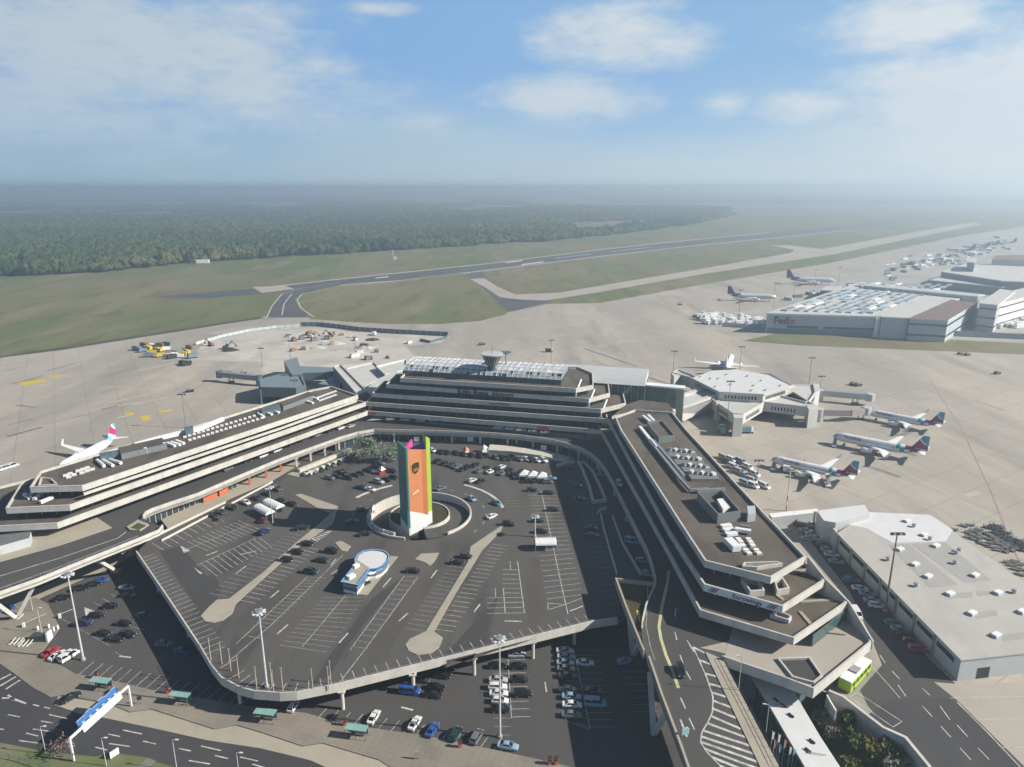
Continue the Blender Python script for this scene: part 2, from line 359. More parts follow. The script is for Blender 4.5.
# base terrain: one sheet out to the horizon, its near edge hidden under the terminal
wing_r_end = at(847, 602, 10.)
wall_top = pxy([(828, 694), (842, 700), (882, 731), (904, 741), (926, 768), (960, 812)], 0.)     # edge of the road above the planted pit
near_edge = [(-14000, 205), (-190, 205), (-158, 218), (-90, 310), (-70, 338), (20, 318), (50, 290), (60, 170), (62, 150)]+[tuple(p) for p in wall_top[:1]]+wall_top[1:]+[(110, 40), (300, -60), (14000, -60)]
terr = near_edge+[(14000, 14000), (-14000, 14000)]
sheet('terrain', terr, -.03, grass, world=True)
b = MB(); b.face([(-420, 40, LOT-.03), (120, 40, LOT-.03), (120, 350, LOT-.03), (-420, 350, LOT-.03)], road_m); struct('lower_car_park_ground', b)

# apron and airfield
line_w = mat('runway_white', (.62, .62, .60), .8, var=.1, world=True)
sheet('apron', [(-260, 452)]+[(-1200, -1)] if 0 else pxy([(-380, 430), (-150, 378), (0, 355), (60, 348), (130, 337), (232, 321), (268, 316), (305, 314), (340, 315), (445, 316), (505, 313), (547, 304), (600, 303), (700, 285), (830, 263), (960, 236), (1030, 225.5), (1200, 212), (1500, 212)])
      + [(1500, 300), (600, -60), (300, -60), (110, 40)]+wall_top[:0:-1]+[wall_top[0]]+[(62, 150), (60, 170), (50, 290), (20, 318), (-70, 338), (-90, 310), (-158, 218), (-260, 212), (-420, 260)], .004, apron_m, world=True)
sheet('runway', [(150, 297), (232, 290.5), (268, 287.5), (340, 279.5), (480, 265), (600, 250), (700, 239.5), (770, 233), (840, 226.5), (990, 210), (1000, 212), (850, 229.5), (780, 237), (700, 244.5), (600, 256), (480, 270.5), (400, 280), (340, 284.6), (300, 289), (262, 294), (200, 298.5)], .004, rwy_m)
sheet('taxiway_link', [(268, 317.5), (272, 305), (285, 292), (262, 293.5), (290, 288.5), (345, 283.5), (302, 293.5), (294, 299), (300, 309), (318, 317.5)], .008, rwy_m)
sheet('taxiway_exit', [(462, 271), (482, 268.5), (486, 279), (500, 290.5), (520, 297), (548, 298), (550, 302), (520, 309), (508, 312), (494, 298), (478, 284)], .008, rwy_m)
sheet('taxiway', [(470, 279), (484, 278), (498, 287), (516, 294.5), (560, 292.5), (700, 269), (790, 253), (795, 250), (770, 245.3), (786, 245), (822, 249), (940, 227.5), (975, 222), (982, 224.5), (945, 231.5), (835, 254), (700, 274.5), (600, 292), (545, 300.5), (520, 299.5), (500, 297), (486, 288)], .012, light_con)
for i, px in enumerate(([(310, 319), (296, 300), (299, 294.5), (340, 286.5), (400, 280.5), (462, 273), (478, 286), (494, 300), (507, 314), (480, 321), (440, 324), (390, 324), (345, 321.5)],)):
    sheet('grass_island', px, .016, grass)
for i, px in enumerate(([(480, 264.2), (600, 249.2), (700, 238.7), (770, 232.4), (770, 233), (700, 239.5), (600, 250), (480, 265)], [(480, 270.6), (600, 256), (700, 244.6), (780, 237), (850, 229.6), (850, 230.2), (780, 237.7), (700, 245.3), (600, 256.8), (480, 271.6), (400, 281), (340, 285.6), (340, 284.7), (400, 280)], [(268, 286.6), (340, 278.6), (480, 264), (480, 264.8), (340, 279.6), (268, 287.6)])):
    sheet('runway_shoulder', px, .010, light_con)
b = MB()
for px in ([(505, 262.3), (522, 260.2), (523, 261), (506, 263.1)], [(521, 264.2), (543, 261.3), (544, 262.2), (522, 265.2)], [(375, 277.7), (388, 276.3), (389, 277), (376, 278.5)], [(555, 258.2), (590, 253.9), (590, 254.2), (555, 258.5)], [(610, 251.7), (650, 247.1), (650, 247.4), (610, 252)]):
    q = ccw(pxy(px)); b.face([(x, y, .020) for x, y in q], line_w)
struct('touchdown_marking', b)
sheet('runway_marking', [(252, 287), (284, 285.5), (295, 289), (262, 293)], .016, light_con)
sheet('building_site_ground', [(196, 352), (205, 342), (255, 331), (300, 326), (360, 329), (450, 336), (440, 343), (405, 346), (420, 362), (380, 378), (345, 386), (300, 388), (262, 372), (262, 362), (190, 360)], .010, site_m)
sheet('apron_patch', [(205, 333), (232, 328), (262, 326), (230, 336)], .012, light_con)
sheet('cargo_verge', [(742, 341), (775, 333.5), (850, 335), (940, 339), (1080, 346), (1080, 357), (1024, 354.5), (900, 349.5), (800, 345.5)], .010, grass)
sheet('cargo_yard', [(696, 318), (765, 308), (800, 290), (850, 276), (990, 232), (1100, 222), (1120, 345), (940, 338), (775, 332.5), (760, 330), (720, 326)], .008, surface('cargo_concrete', (.44, .41, .37), [((.30, .285, .265), .015, .42, .62, .7, I1, 0), ((.48, .45, .41), .05, .5, .7, .5, I1, 0)]))
# tyre-black streaks, repair patches, lead-in lines of the apron
b = MB()
for line, w in (([(930, 380), (962, 430), (990, 490), (1024, 575)], .6), ([(700, 330), (560, 352)], .4), ([(690, 340), (600, 318), (560, 312)], .4)):
    b.ribbon(pxy(line), w, .014, mat('red_line', (.36, .235, .20), .8, var=.2, world=True) if w > .5 else yell_l)
struct('apron_line', b)
b = MB(); rnd = random.Random(9); stain = mat('rubber_stain', (.235, .215, .19), .85, var=.3, scale=.05, world=True); pale = mat('pale_slab', (.50, .455, .39), .85, var=.12, scale=.05, world=True)
for k in range(34):
    u0, v0 = rnd.uniform(560, 1015), rnd.uniform(322, 520)
    if v0 > 380+(u0-640)*.1 and u0 < 830: continue
    if u0 > 760 and v0 < 362: continue
    du = rnd.uniform(14, 60); b.ribbon(pxy([(u0, v0), (u0+du, v0+du*rnd.choice([.34, .38, -.2, -.24]))]), rnd.uniform(.5, 3.2), .0115+.00004*k, stain if k % 3 else pale)
for k in range(26):
    u0, v0 = rnd.uniform(5, 240), rnd.uniform(366, 440)
    if v0 > 452-u0*.26: continue
    du = rnd.uniform(14, 50); b.ribbon(pxy([(u0, v0), (u0+du, v0-du*rnd.choice([.22, .27, -.12]))]), rnd.uniform(.5, 2.6), .0115+.00004*k, stain if k % 3 else pale)
for l in ([(835, 443), (900, 470), (1000, 520)], [(772, 462), (880, 500)], [(870, 415), (960, 440), (1020, 462)], [(700, 340), (820, 372), (1000, 430)]): b.ribbon(pxy(l), .35, .0135, yell_l)
struct('apron_stain', b)
b = MB()
for px in ([(888, 440), (915, 437), (924, 441), (900, 446)], [(948, 488), (955, 488), (972, 500), (958, 499)], [(1000, 472), (1014, 473), (1022, 480), (1005, 478)], [(95, 387), (145, 384.5), (150, 386), (100, 389)]):
    q = ccw(pxy(px)); b.face([(x, y, .013) for x, y in q], light_con)
for px in ([(20, 382), (45, 379), (48, 381.5), (22, 386)], [(50, 376.5), (61, 374.5), (62, 377), (52, 378.5)], [(158, 411), (172, 409), (173, 411), (160, 413)], [(140, 416), (150, 415), (151, 420), (142, 421)], [(125, 413), (133, 412), (134, 415), (127, 416)]):
    q = ccw(pxy(px)); b.face([(x, y, .013) for x, y in q], yell)
struct('apron_marking', b)
b = MB(); b.ribbon(pxy([(-60, 371), (0, 356.5), (60, 349), (130, 338), (232, 322), (262, 317.5)]), 9, .018, mat('edge_soil', (.075, .068, .045), .95, var=.4, scale=.05, world=True)); struct('apron_edge_strip', b)
b = MB()
for l in ([(267, 317), (272, 306), (282, 294), (300, 288.5), (340, 282.5)], [(314, 317), (301, 308), (297, 300), (302, 294), (340, 287), (470, 274)], [(282, 315), (284, 304), (292, 293.5)]): b.ribbon(pxy(l), .9, .024, line_w)
b.ribbon(pxy([(276, 308), (289, 307.5)]), 1.6, .026, redm); struct('taxiway_marking', b)

# ---- lower level: pavements, road, verge
def kerbed(name, px, z, mt, h=.12):
    b = MB(); b.prism(pxy(px, z), z-.02, z+h, mt, mat('kerb', (.40, .38, .34), .8)); return struct(name, b)
kerbed('pavement', [(-40, 640), (0, 606), (36, 598), (48, 604), (60, 628), (40, 655), (62, 666), (75, 674), (120, 682.5), (150, 690), (172, 693.5), (240, 705), (307, 713.5), (338, 723), (379, 729.5), (420, 735), (494, 750), (556, 763.5), (600, 775), (600, 820), (440, 800),
                    (379, 760), (322, 743), (302, 746), (260, 732), (236, 725), (214, 729), (151, 709), (129, 712), (116, 706.5), (93, 700.5), (62, 695), (50, 697), (33, 688), (16, 675), (0, 664), (-60, 640)], LOT, pave_m)
kerbed('verge_strip', [(58, 696.5), (93, 701.5), (116, 707.5), (129, 713), (151, 710), (214, 730), (236, 726), (260, 733), (302, 747), (322, 744), (379, 761), (440, 801), (400, 801), (310, 760.5), (260, 748.5), (207, 740.5), (160, 730), (106, 718.5), (79, 713.5), (55, 705.5)], LOT, pale_pave_m, .10)
sheet('main_road', [(-60, 640), (0, 664), (16, 675), (33, 688), (50, 698), (55, 706), (79, 714), (106, 719), (160, 730.5), (207, 741), (260, 749), (310, 761), (400, 801), (300, 801), (156, 762), (144, 757), (119, 753.5), (93, 756.5), (46, 751.5), (0, 742.5), (-60, 735)], LOT+.004, dark_road_m)
sheet('road_verge', [(-60, 735), (0, 742.5), (46, 751.5), (93, 756.5), (119, 753.5), (144, 757), (156, 762), (300, 801), (200, 840), (-60, 840)], LOT+.02, grass)
sheet('footpath', [(148, 757.5), (156, 761), (146, 772), (130, 772)], LOT+.03, pave_m)
kerbed('service_strip', [(-20, 640), (-10, 600), (40, 588), (70, 574), (120, 552), (131, 556), (112, 568), (92, 575), (40, 598)], LOT, pale_pave_m, .10)
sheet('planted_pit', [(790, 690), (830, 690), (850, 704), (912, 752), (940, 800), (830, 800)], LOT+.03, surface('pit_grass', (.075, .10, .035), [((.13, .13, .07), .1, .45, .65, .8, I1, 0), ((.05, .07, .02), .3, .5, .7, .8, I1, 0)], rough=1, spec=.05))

# ---- upper car park deck with the opening of the spiral ramp
RC = Vector((*at(419.5, 515.5)[:2], 0)); R_OUT, R_IN = 18.4, 10.2
deck_edge = [(136, 553.5), (167, 599), (200, 649), (211, 668), (221.5, 681), (239, 690.2), (254, 694.5), (280, 696.5), (297, 695.5), (333.5, 688.3), (420, 666.9), (515.6, 643.2), (593, 624), (618, 620.5), (628, 612), (660, 575)]
deck_w = pxy(deck_edge)+[(58, 200), (50, 290), (20, 312), (-70, 330), (-96, 302)]+pxy([(225, 501), (152, 536)])
hole = [(RC.x+R_OUT*math.cos(2*math.pi*k/48), RC.y+R_OUT*math.sin(2*math.pi*k/48)) for k in range(48)]
b = MB()
def holed(b, outer, hole, z, mt, flip=False):
    outer = ccw(outer); al = outer+hole
    for t in geometry.tessellate_polygon([[Vector((*p, 0)) for p in outer], [Vector((*p, 0)) for p in reversed(hole)]]):
        q = ccw([al[i] if i < len(outer) else list(reversed(hole))[i-len(outer)] for i in t])
        q = q[::-1] if flip else q
        b.face([(x, y, z) for x, y in q], mt)
holed(b, deck_w, hole, 0, deck_m); holed(b, deck_w, hole, -1.1, fascia, True)
struct('car_park_deck', b)
dk = thing('deck_parapet', 'pale concrete edge wall with railing around the upper car park deck', 'parapet', tuple(at(280, 697)))
ed = pxy(deck_edge)
b = MB(); b.wall(ed[:14], -1.3, .95, .35, fascia_b); b.build('edge_wall', dk)
b = MB()
for a, c in zip(ed[2:13], ed[3:13]):
    n = max(1, int(math.dist(a, c)/2.2))
    for k in range(n):
        x, y = a[0]+(c[0]-a[0])*k/n, a[1]+(c[1]-a[1])*k/n; b.tube((x, y, .95), (x, y, 1.55), .03, .03, steel, 5)
b.wall(ed[2:13], 1.5, 1.56, .05, steel); b.build('railing', dk)
b = MB(); c0, c1 = pxy([(148, 541), (226, 503)]); b.wall([c0, c1], -1.2, .8, .3, fascia_b); c0, c1 = pxy([(162, 541.5), (273, 482.5)]); b.wall([c0, c1], 0, .7, .25, fascia_b); b.build('edge_wall', dk)
# columns under the deck
for u, v in ((338, 690), (411, 673), (474, 656.5), (535, 640), (232, 684), (180, 618), (150, 574), (578, 626)):
    p = at(u, v); d = (Vector((-15, 230, 0))-p).normalized(); p = p+d*1.6
    t = thing('deck_column', 'concrete column carrying the edge of the upper car park deck', 'column', (p.x, p.y, LOT), 'columns under the car park deck')
    b = MB(); b.prism([(p.x+.45*math.cos(a), p.y+.45*math.sin(a)) for a in [k*math.pi/5 for k in range(10)]], LOT, -1.3, fascia_b); b.build('shaft', t)
    b = MB(); b.box((p.x, p.y, -1.6), (1.7, 1.7, .3), fascia_b); b.build('capital', t)
deck_wall = MB(); deck_wall.prism([(-96, 302), (-70, 330), (20, 312), (50, 290), (58, 200), (52, 200), (44, 286), (18, 306), (-66, 324), (-90, 300)], LOT, -1.1, fascia)
struct('lower_level_wall', deck_wall)

# spiral ramp (the carriageway of the ring) and its walls
b = MB(); rw = MB(); n = 60
A0, A1 = math.radians(-75), math.radians(275)
for k in range(n):
    a, c = A0+(A1-A0)*k/n, A0+(A1-A0)*(k+1)/n; za, zc = -3.3*min(1, 1.5*k/n), -3.3*min(1, 1.5*(k+1)/n)
    P = lambda r, t, z: (RC.x+r*math.cos(t), RC.y+r*math.sin(t), z)
    b.face([P(R_IN, a, za), P(R_OUT-.6, a, za), P(R_OUT-.6, c, zc), P(R_IN, c, zc)], deck_m)
struct('spiral_ramp', b)
ring = lambda r, a0, a1, n=40: [(RC.x+r*math.cos(math.radians(a0+(a1-a0)*k/n)), RC.y+r*math.sin(math.radians(a0+(a1-a0)*k/n))) for k in range(n+1)]
t = thing('ramp_wall', 'round concrete walls of the spiral ramp opening in the car park deck', 'ramp wall', (RC.x, RC.y, 0))
b = MB(); b.wall(ring(R_OUT, -52, 262, 60), -3.6, .9, .55, fascia_b); b.build('outer_wall', t)
b = MB(); b.wall(ring(R_IN+.5, -75, 275, 60), lambda x, y: -3.6, .6, .4, fascia_b); b.build('inner_wall', t)
b = MB(); b.wall(ring(R_OUT-1.0, 165, 250, 20), .2, 1.9, .12, white)
for a in range(165, 252, 14):
    x, y = ring(R_OUT-.9, a, a+1, 1)[0]; b.box((x, y, -1.0), (.5, .5, 2.9), white)
b.build('screen', t)
b = MB(); b.prism(ring(R_IN, 0, 352.5, 47), -3.6, .25, soil); struct('ramp_island', b)
for i, (a0, a1, r) in enumerate(((12, 62, 30.5), (118, 150, 30))):
    b = MB(); o1 = ring(r, a0, a1, 24); o2 = ring(r-1.1, a0, a1, 24)[::-1]; b.prism(o1+o2, -.02, .15, fascia_b); struct('kerb_island', b)

patch_d = surface('asphalt_repair', (.062, .060, .060), [((.062, .058, .055), .1, .42, .62, .8, I1, 0)], rough=.9); patch_l = surface('asphalt_worn', (.10, .091, .080), [((.078, .072, .065), .12, .42, .62, .8, (1, .4, 1), 58)], rough=.9)
for px, mt in (([(159, 551), (180, 546), (190, 556), (203, 572), (222, 590), (208, 606), (196, 606), (180, 583)], patch_d), ([(228, 612), (262, 590), (292, 570), (322, 562), (300, 590), (262, 628), (240, 640)], patch_l), ([(372, 598), (402, 578), (350, 642), (330, 676), (312, 684), (330, 655)], patch_d), ([(420, 578), (446, 566), (405, 625), (385, 660), (370, 668), (366, 650)], patch_l), ([(440, 660), (494, 600), (500, 590), (486, 640), (470, 662)], patch_d), ([(526, 560), (538, 556), (548, 610), (540, 628), (528, 628)], patch_l), ([(490, 480), (520, 476), (536, 512), (515, 508)], patch_l), ([(214, 575), (246, 566), (222, 588)], patch_l), ([(445, 668), (520, 642), (580, 618), (584, 622), (520, 643.5), (448, 662)], patch_l)):
    sheet('asphalt_patch', px, .005, mt)
# concrete islands on the deck
isl = surface('island_concrete', (.40, .365, .29), [((.34, .31, .25), .3, .45, .65, .7, I1, 0), ((.46, .42, .34), .1, .5, .7, .5, I1, 0)])
for px in ([(201, 616), (209, 607), (217, 600), (229, 599), (262, 573.5), (297, 542), (318, 525), (330, 514), (338, 507.5), (333, 524), (318, 534), (299, 547), (266, 576.5), (236, 604), (232.5, 613.5), (223, 620.5), (214, 623), (205, 621.5)],
           [(295, 495), (301, 494), (338, 506.5), (330, 513), (317, 508)],
           [(405.5, 645), (410, 639), (419, 635), (426, 631.5), (450, 592), (468, 562), (470.5, 547), (488, 535), (503, 525), (501, 531), (482, 550.5), (475, 562), (456, 593), (434, 632), (443, 638), (439, 648), (431, 653.6), (418, 655.4), (409, 651.5)],
           [(415, 559.5), (421, 554), (439, 553), (435, 561), (430, 566), (425, 562.5)], [(335, 543), (341, 541), (351, 546.5), (347, 552), (342, 551)],
           [(287, 474.5), (296, 471), (304, 474.5), (298, 477)]):
    b = MB(); b.prism(pxy(px), -.02, .14, isl); struct('traffic_island', b)

# ---- departures road
road_in = [(-60, 615), (0, 591), (37.5, 577.8), (89, 557), (140, 537), (159, 529), (163, 524), (150, 519), (143.5, 515.5), (146, 511.5), (153, 508), (175, 500.5), (198, 493), (240, 475), (280, 458.5), (298, 452), (340, 437), (357, 432), (374, 429), (424, 430), (489, 432.4), (518, 434.6), (545, 438.2), (562, 441.5), (580, 447), (590, 452.5), (598, 459.5), (606, 469.5), (614, 484), (626, 508), (638, 531.5), (646, 547.5), (651.5, 563), (654.5, 576), (655, 582), (650, 592), (645.5, 603), (642, 618), (641.5, 627), (648, 655), (660.5, 692), (680, 744), (694, 785), (710, 830)]
ri = pxy(road_in, 6.2)
r_ret = pxy([(830, 830), (779, 767), (722.5, 659.5)], RD)
# edges of the solid building cores behind the road
def inset(p, d): return offset(ccw(p), d)
coreL = inset(LW[1], 6.0); coreR = inset(RW[1], 6.0)
road_poly = ri+r_ret+[(66, 152), (54, 160), (44, 290), (-60, 322), (-76, 318), (-150, 206), (-176, 206)]
b = MB(); b.prism(road_poly, 3.9, RD, road_m, fascia); struct('departures_road', b)
dp = thing('road_parapet', 'pale concrete parapet along the curved edge of the raised departures road', 'parapet', tuple(at(424, 430, RD)))
b = MB(); b.wall(ri[8:35], 3.8, 6.2, .4, fascia); b.build('curved_wall', dp)
b = MB(); b.wall(ri[:7], 4.5, 6.0, .4, fascia_b); b.build('bridge_wall', dp)
b = MB(); b.wall(ri[39:], 3.6, 6.0, .5, pale_pave_m); b.build('ramp_wall', dp)
b = MB(); b.wall(ri[34:39], 3.8, 5.9, .35, fascia_b); b.build('bridge_wall', dp)
# side wall of the ramp above the deck, and the small garden between
gw = pxy([(655, 582.5), (615, 577.5), (625, 605), (634, 628), (643, 650), (660.5, 692)], 6.0)
b = MB(); b.wall(gw[:5], 3.6, 6.0, .5, pale_pave_m); tag(b.build('garden_wall'), 'grey concrete wall between the car park deck and the triangular garden', 'wall')
b = MB(); b.prism(pxy([(616, 579), (654, 584), (645, 604), (641.5, 618), (641, 632), (640, 640)], 4.9), 3.7, 4.9, soil, fascia_b); struct('garden', b)
sheet('garden_path', [(636, 610), (640, 611), (640.5, 624), (638, 618)], 4.93, yell)
kerbed('departures_pavement', [(-60, 583), (0, 562), (60, 545.5), (112, 528), (96, 517), (-60, 560)], RD, pale_pave_m, .14)
b = MB(); b.prism(pxy([(127, 528), (138, 521), (149, 525.5), (140, 531.5), (130, 531)], RD), RD, RD+.5, pale_pave_m); struct('planter_kerb', b)
sheet('planter_grass', [(130.5, 527.8), (138, 522.5), (146.5, 525.6), (139, 530)], RD+.51, MATS['pit_grass'])
wk = [(705, 652), (722.5, 659.5), (779, 767), (800, 806), (790, 806), (760, 767)]
kerbed('ramp_walkway', wk, RD, pale_pave_m, .16)
kerbed('kerb_zone', [(700, 648), (718, 652), (800, 676), (812, 672), (800, 655), (735, 640)], RD, pale_pave_m, .1)
def rail(name, label, px, z, h, group=None, step=2.4, mt=steel):
    p = pxy(px, z); t = thing(name, label, 'railing', (p[0][0], p[0][1], z), group)
    b = MB()
    for a, c in zip(p, p[1:]):
        n = max(1, int(math.dist(a, c)/step))
        for k in range(n+1):
            x, y = a[0]+(c[0]-a[0])*k/n, a[1]+(c[1]-a[1])*k/n; b.tube((x, y, z), (x, y, z+h), .05, .05, mt, 5)
    b.build('grille', t); b = MB()
    for q in (h, h*.55):
        for a, c in zip(p, p[1:]): b.tube((*a, z+q), (*c, z+q), .045, .045, mt, 5)
    b.build('handrail', t)
rail('railing', 'dark railing along the walkway of the road ramp beside the glass hall', [(722.5, 660), (750, 711), (779, 767)], RD+.15, 1.2, mt=darkm)
rail('railing', 'thin railing on the parapet of the bridge over the lower car park', [(0, 590.5), (60, 568.5), (138, 537.6)], 6.1, .7)
# struts carrying the bridge
for path, lab in (([(37, 580, 4), (17.5, 617, LOT), ], 'sloping white concrete strut under the bridge beside the lamp mast'), ([(-14, 596, 4), (16, 618, LOT)], 'sloping white concrete strut under the bridge at the edge of the lower car park'),
                  ([(91.5, 557, 4), (116, 571.5, LOT)], 'sloping white strut whose foot stands at the shaded corner of the deck'), ([(140, 538, 4), (131, 554.5, LOT)], 'short steep white strut beside the corner of the upper deck')):
    p0, p1 = at(*path[0]), at(*path[1]); t = thing('bridge_strut', lab, 'strut', tuple(p1), 'struts under the departures bridge')
    b = MB(); b.beam(p0, p1, 1.3, 1.0, fascia); b.build('shaft', t); b = MB(); b.box((p1.x, p1.y, LOT), (2.4, 2.0, .5), fascia); b.build('foot', t)
for (a, c, d), lab in (((( 650, 672, 3.6), (653.5, 734, LOT), (667, 712, 3.6)), 'slanting concrete leg pair under the road ramp in the shaded lower car park'), (((629, 612, 3.6), (633, 655, LOT), (641, 640, 3.6)), 'slanting concrete leg pair under the upper end of the road ramp')):
    p0, p1, p2 = at(*a), at(*c), at(*d); t = thing('ramp_leg', lab, 'ramp leg', tuple(p1))
    b = MB(); b.beam(p0, p1, 1.2, .9, fascia_b); b.build('shaft', t); b = MB(); b.beam(p2, p1, 1.2, .9, fascia_b); b.build('shaft', t)
# columns under the curved road
cols = [(298, 453), (312, 447.5), (326, 442.3), (340, 437)]
reds = [(282.5, 458), (268, 463.5), (251.5, 470)]
whites = [(395, 429.6), (424, 430), (452, 430.8), (480, 432), (507, 433.8), (532, 436.5), (556, 440.2), (577, 446), (598, 460), (612, 481), (624, 504)]
for lst, nm, mt in ((cols, 'pale concrete column under the sunlit side of the departures road', fascia), (reds, 'orange-red column under the edge of the departures road', orange_red), (whites, 'grey concrete column under the shaded curve of the departures road', fascia_b)):
    for u, v in lst:
        p = at(u, v, 6.2); c = Vector((-14, 240, 0)); d = (p-c); d.z = 0; d = d.normalized(); p = p+d*1.3
        t = thing('road_column', nm, 'column', (p.x, p.y, 0), nm.replace('column', 'columns'))
        b = MB(); b.box((p.x, p.y, 0), (.8, .8, 3.5), mt, .5); b.build('shaft', t); b = MB(); b.box((p.x, p.y, 3.5), (1.5, 1.5, .4), mt, .5); b.build('capital', t)

# arrivals level: pavement, shop fronts under the road
apav = pxy([(152, 536), (226, 500.5), (290, 470), (300, 478), (350, 458), (372, 448), (400, 442), (560, 450)])
b = MB(); b.prism(pxy([(168, 529), (230, 499), (272, 481), (300, 464), (290, 455), (200, 490), (156, 513)]), -.02, .13, pale_pave_m); struct('arrivals_pavement', b)
for a, c, z, mt, lab in (((300, 473), (352, 452), 0, fascia_b, 'white low wall of the ramp slot beside the arrivals road'), ((306, 477), (346, 461), 0, fascia_b, 'second white low wall along the ramp slot by the parked cars')):
    p, q = pxy([a, c]); b = MB(); b.wall([p, q], 0, 1.5, 1.6, mt); tag(b.build('ramp_slot_wall'), lab, 'wall')
p = pxy([(490, 446.5), (520, 448.5), (548, 453), (572, 459.5), (566, 462.5), (540, 457.5), (512, 453.5), (488, 452)]); b = MB(); b.prism(p, 0, 1.0, fascia_b); struct('arrivals_kerb_wall', b)
t = thing('light_well', 'grey concrete parapet around the sunken light well in the shaded deck corner', 'light well wall', tuple(at(590, 480)))
q = pxy([(577, 463), (585, 463.5), (594, 473), (602, 490), (607, 502.5), (592, 504), (588, 488), (581, 470)]); b = MB(); b.wall(ccw(q), 0, 1.2, .9, fascia_b, True); b.build('outer_wall', t)
b = MB(); b.face([(x, y, .03) for x, y in ccw(q)], rubber); b.build('well_dark_face', t)  # black face laid on the deck for the dark depth of the well
b = MB()
for l in ([(558, 467), (575, 463)], ): b.wall(pxy(l), 0, 1.0, 1.2, fascia_b)
for l in ([(600, 515), (603, 530), (616, 575)], [(612, 518), (622, 545), (640, 576)], [(598, 515), (601, 511), (607, 510)]): b.wall(pxy(l), 0, 1.1, .4, fascia_b)
tag(b.build('lane_wall'), 'low concrete walls beside the shaded arrivals lanes', 'wall')

# ================================================================== TERMINAL
def facade(b, path, z0, z1, glass, frame, step=3.2, th=.3, band=True):
    """glazed wall with mullions along a path (outer face), glass to the left"""
    b.wall(path, z0, z1, th, glass)
def mullions(path, z0, z1, step, mt, w=.18, proud=.1):
    b = MB()
    for a, c in zip(path, path[1:]):
        L = math.dist(a, c); n = max(1, int(L/step)); dx, dy = (c[0]-a[0])/L, (c[1]-a[1])/L; rz = math.atan2(dy, dx)
        for k in range(n+1):
            x, y = a[0]+dx*L*k/n+dy*proud*.5, a[1]+dy*L*k/n-dx*proud*.5; b.box((x, y, z0), (w, proud+.1, z1-z0), mt, rz)
    return b
mb_ = None
def terrace(root, outl, z, zbelow, setback, roof=False, fm=None, h=2.0, lit=True):
    fm = fm or fascia; o = ccw(outl)
    t = MB(); t.prism(offset(o, .42), z-h+.02, z-.85, gravel, fm)
    tr = t.build('roof' if roof else 'terrace', root)
    p = MB(); p.wall(o, z-h, z, .4, fm, True)
    if root.get('trim', True): p.wall(offset(o, -.03), z-.22, z+.03, .5, fm, True)
    p.build('parapet', tr)
    g = offset(o, setback); w = MB(); w.wall(g, zbelow, z-h+.03, .4, glassd, True)
    w.build('window_band', tr); mm = mullions(g+g[:1], zbelow, z-h, 3.4, fascia_b if root is not mb_ else tealm, .18 if root is not mb_ else .12); mm.build('window_frame', tr)
    return tr
def solid(root, outl, ins, z0, z1, nm='core_wall'):
    b = MB(); b.prism(offset(ccw(outl), ins), z0, z1, fascia_b); return b.build(nm, root)
def skylight(root, u, v, z, mt=white, s=(1.5, 1.5, .6), rz=.5):
    p = at(u, v, z); b = MB(); b.box((p.x, p.y, z-.02), (s[0], s[1], s[2]*.5), fascia_b, rz); b.box((p.x, p.y, z+s[2]*.5), (s[0]*.9, s[1]*.9, s[2]*.5), mt, rz)
    return b.build('skylight', root)
def unit(root, px, z, h, mt, nm='plant_room', topm=None, hollow=0):
    b = MB(); p = ccw(pxy(px, z+h))
    if hollow: b.wall(p, z-.05, z+h, .35, mt, True); b.face([(x, y, z+h*hollow) for x, y in p], topm or gravel)
    else: b.prism(p, z-.05, z+h, topm or mt, mt)
    return b.build(nm, root)

# ---- wing beside the lower car park (sunlit side)
c = at(180, 470, 10); wl = thing('terminal_wing', 'long stepped concrete terminal wing in the sun, beside the parked tail of an airliner', 'terminal wing', (c.x, c.y, 0))
terrace(wl, LW[1], 10., RD, 6.0); terrace(wl, LW[2], 14., 9.1, 4.5); rf = terrace(wl, LW[3], 18., 13.1, 4.0, True)
solid(wl, LW[1], 6.6, LOT, 8.1)
g1 = offset(ccw(LW[1]), 3.2)
# thin white intermediate ledge under the roof edge
q = MB(); lp = offset(ccw(LW[3]), -1.6)[0:1]
ledge = pxy([(84, 494.5), (160, 469), (280, 429), (357, 401)], 15.4); q.wall(ledge, 15.0, 15.9, .5, fascia); q.build('ledge', wl)
ZR = 17.15
for i, (u, v) in enumerate([(420, 360), (450, 348), (440, 370), (475, 355), (500, 330), (530, 320), (560, 310), (525, 343), (560, 330), (592, 320)]): skylight(rf, u/6.4, 420+v/6.4, ZR)
for k in range(17):
    f = k/16
    skylight(rf, 185+f*74, 437.5-f*22.5, ZR, s=(1.3, 1.3, .6)); skylight(rf, 190+f*72, 440.5-f*22, ZR, s=(1.3, 1.3, .6))
for k in range(9): skylight(rf, 318+k*2.2, 398-k*.8, ZR, s=(1.2, 1.2, .5))
for k in range(8): skylight(rf, 320+k*2.2, 401-k*.8, ZR, s=(1.2, 1.2, .5))
unit(rf, [(121, 454), (166.5, 443.5), (162, 437.5), (118, 447.5)], ZR, 2.2, plant_grey, topm=gravel)
unit(rf, [(283, 406.5), (313, 395.5), (309, 391.5), (280, 402.5)], ZR, 2.0, plant_grey, topm=gravel)
unit(rf, [(100, 457), (121, 452.5), (119, 449.5), (99, 453)], ZR, 1.8, tealm, 'cooling_unit'); unit(rf, [(262, 411.5), (281, 408), (279, 404), (261, 408)], ZR, 1.8, tealm, 'cooling_unit')
unit(rf, [(185, 430), (193, 428.5), (193, 425.5), (184, 427)], ZR, 2.6, tealm, 'cooling_unit')
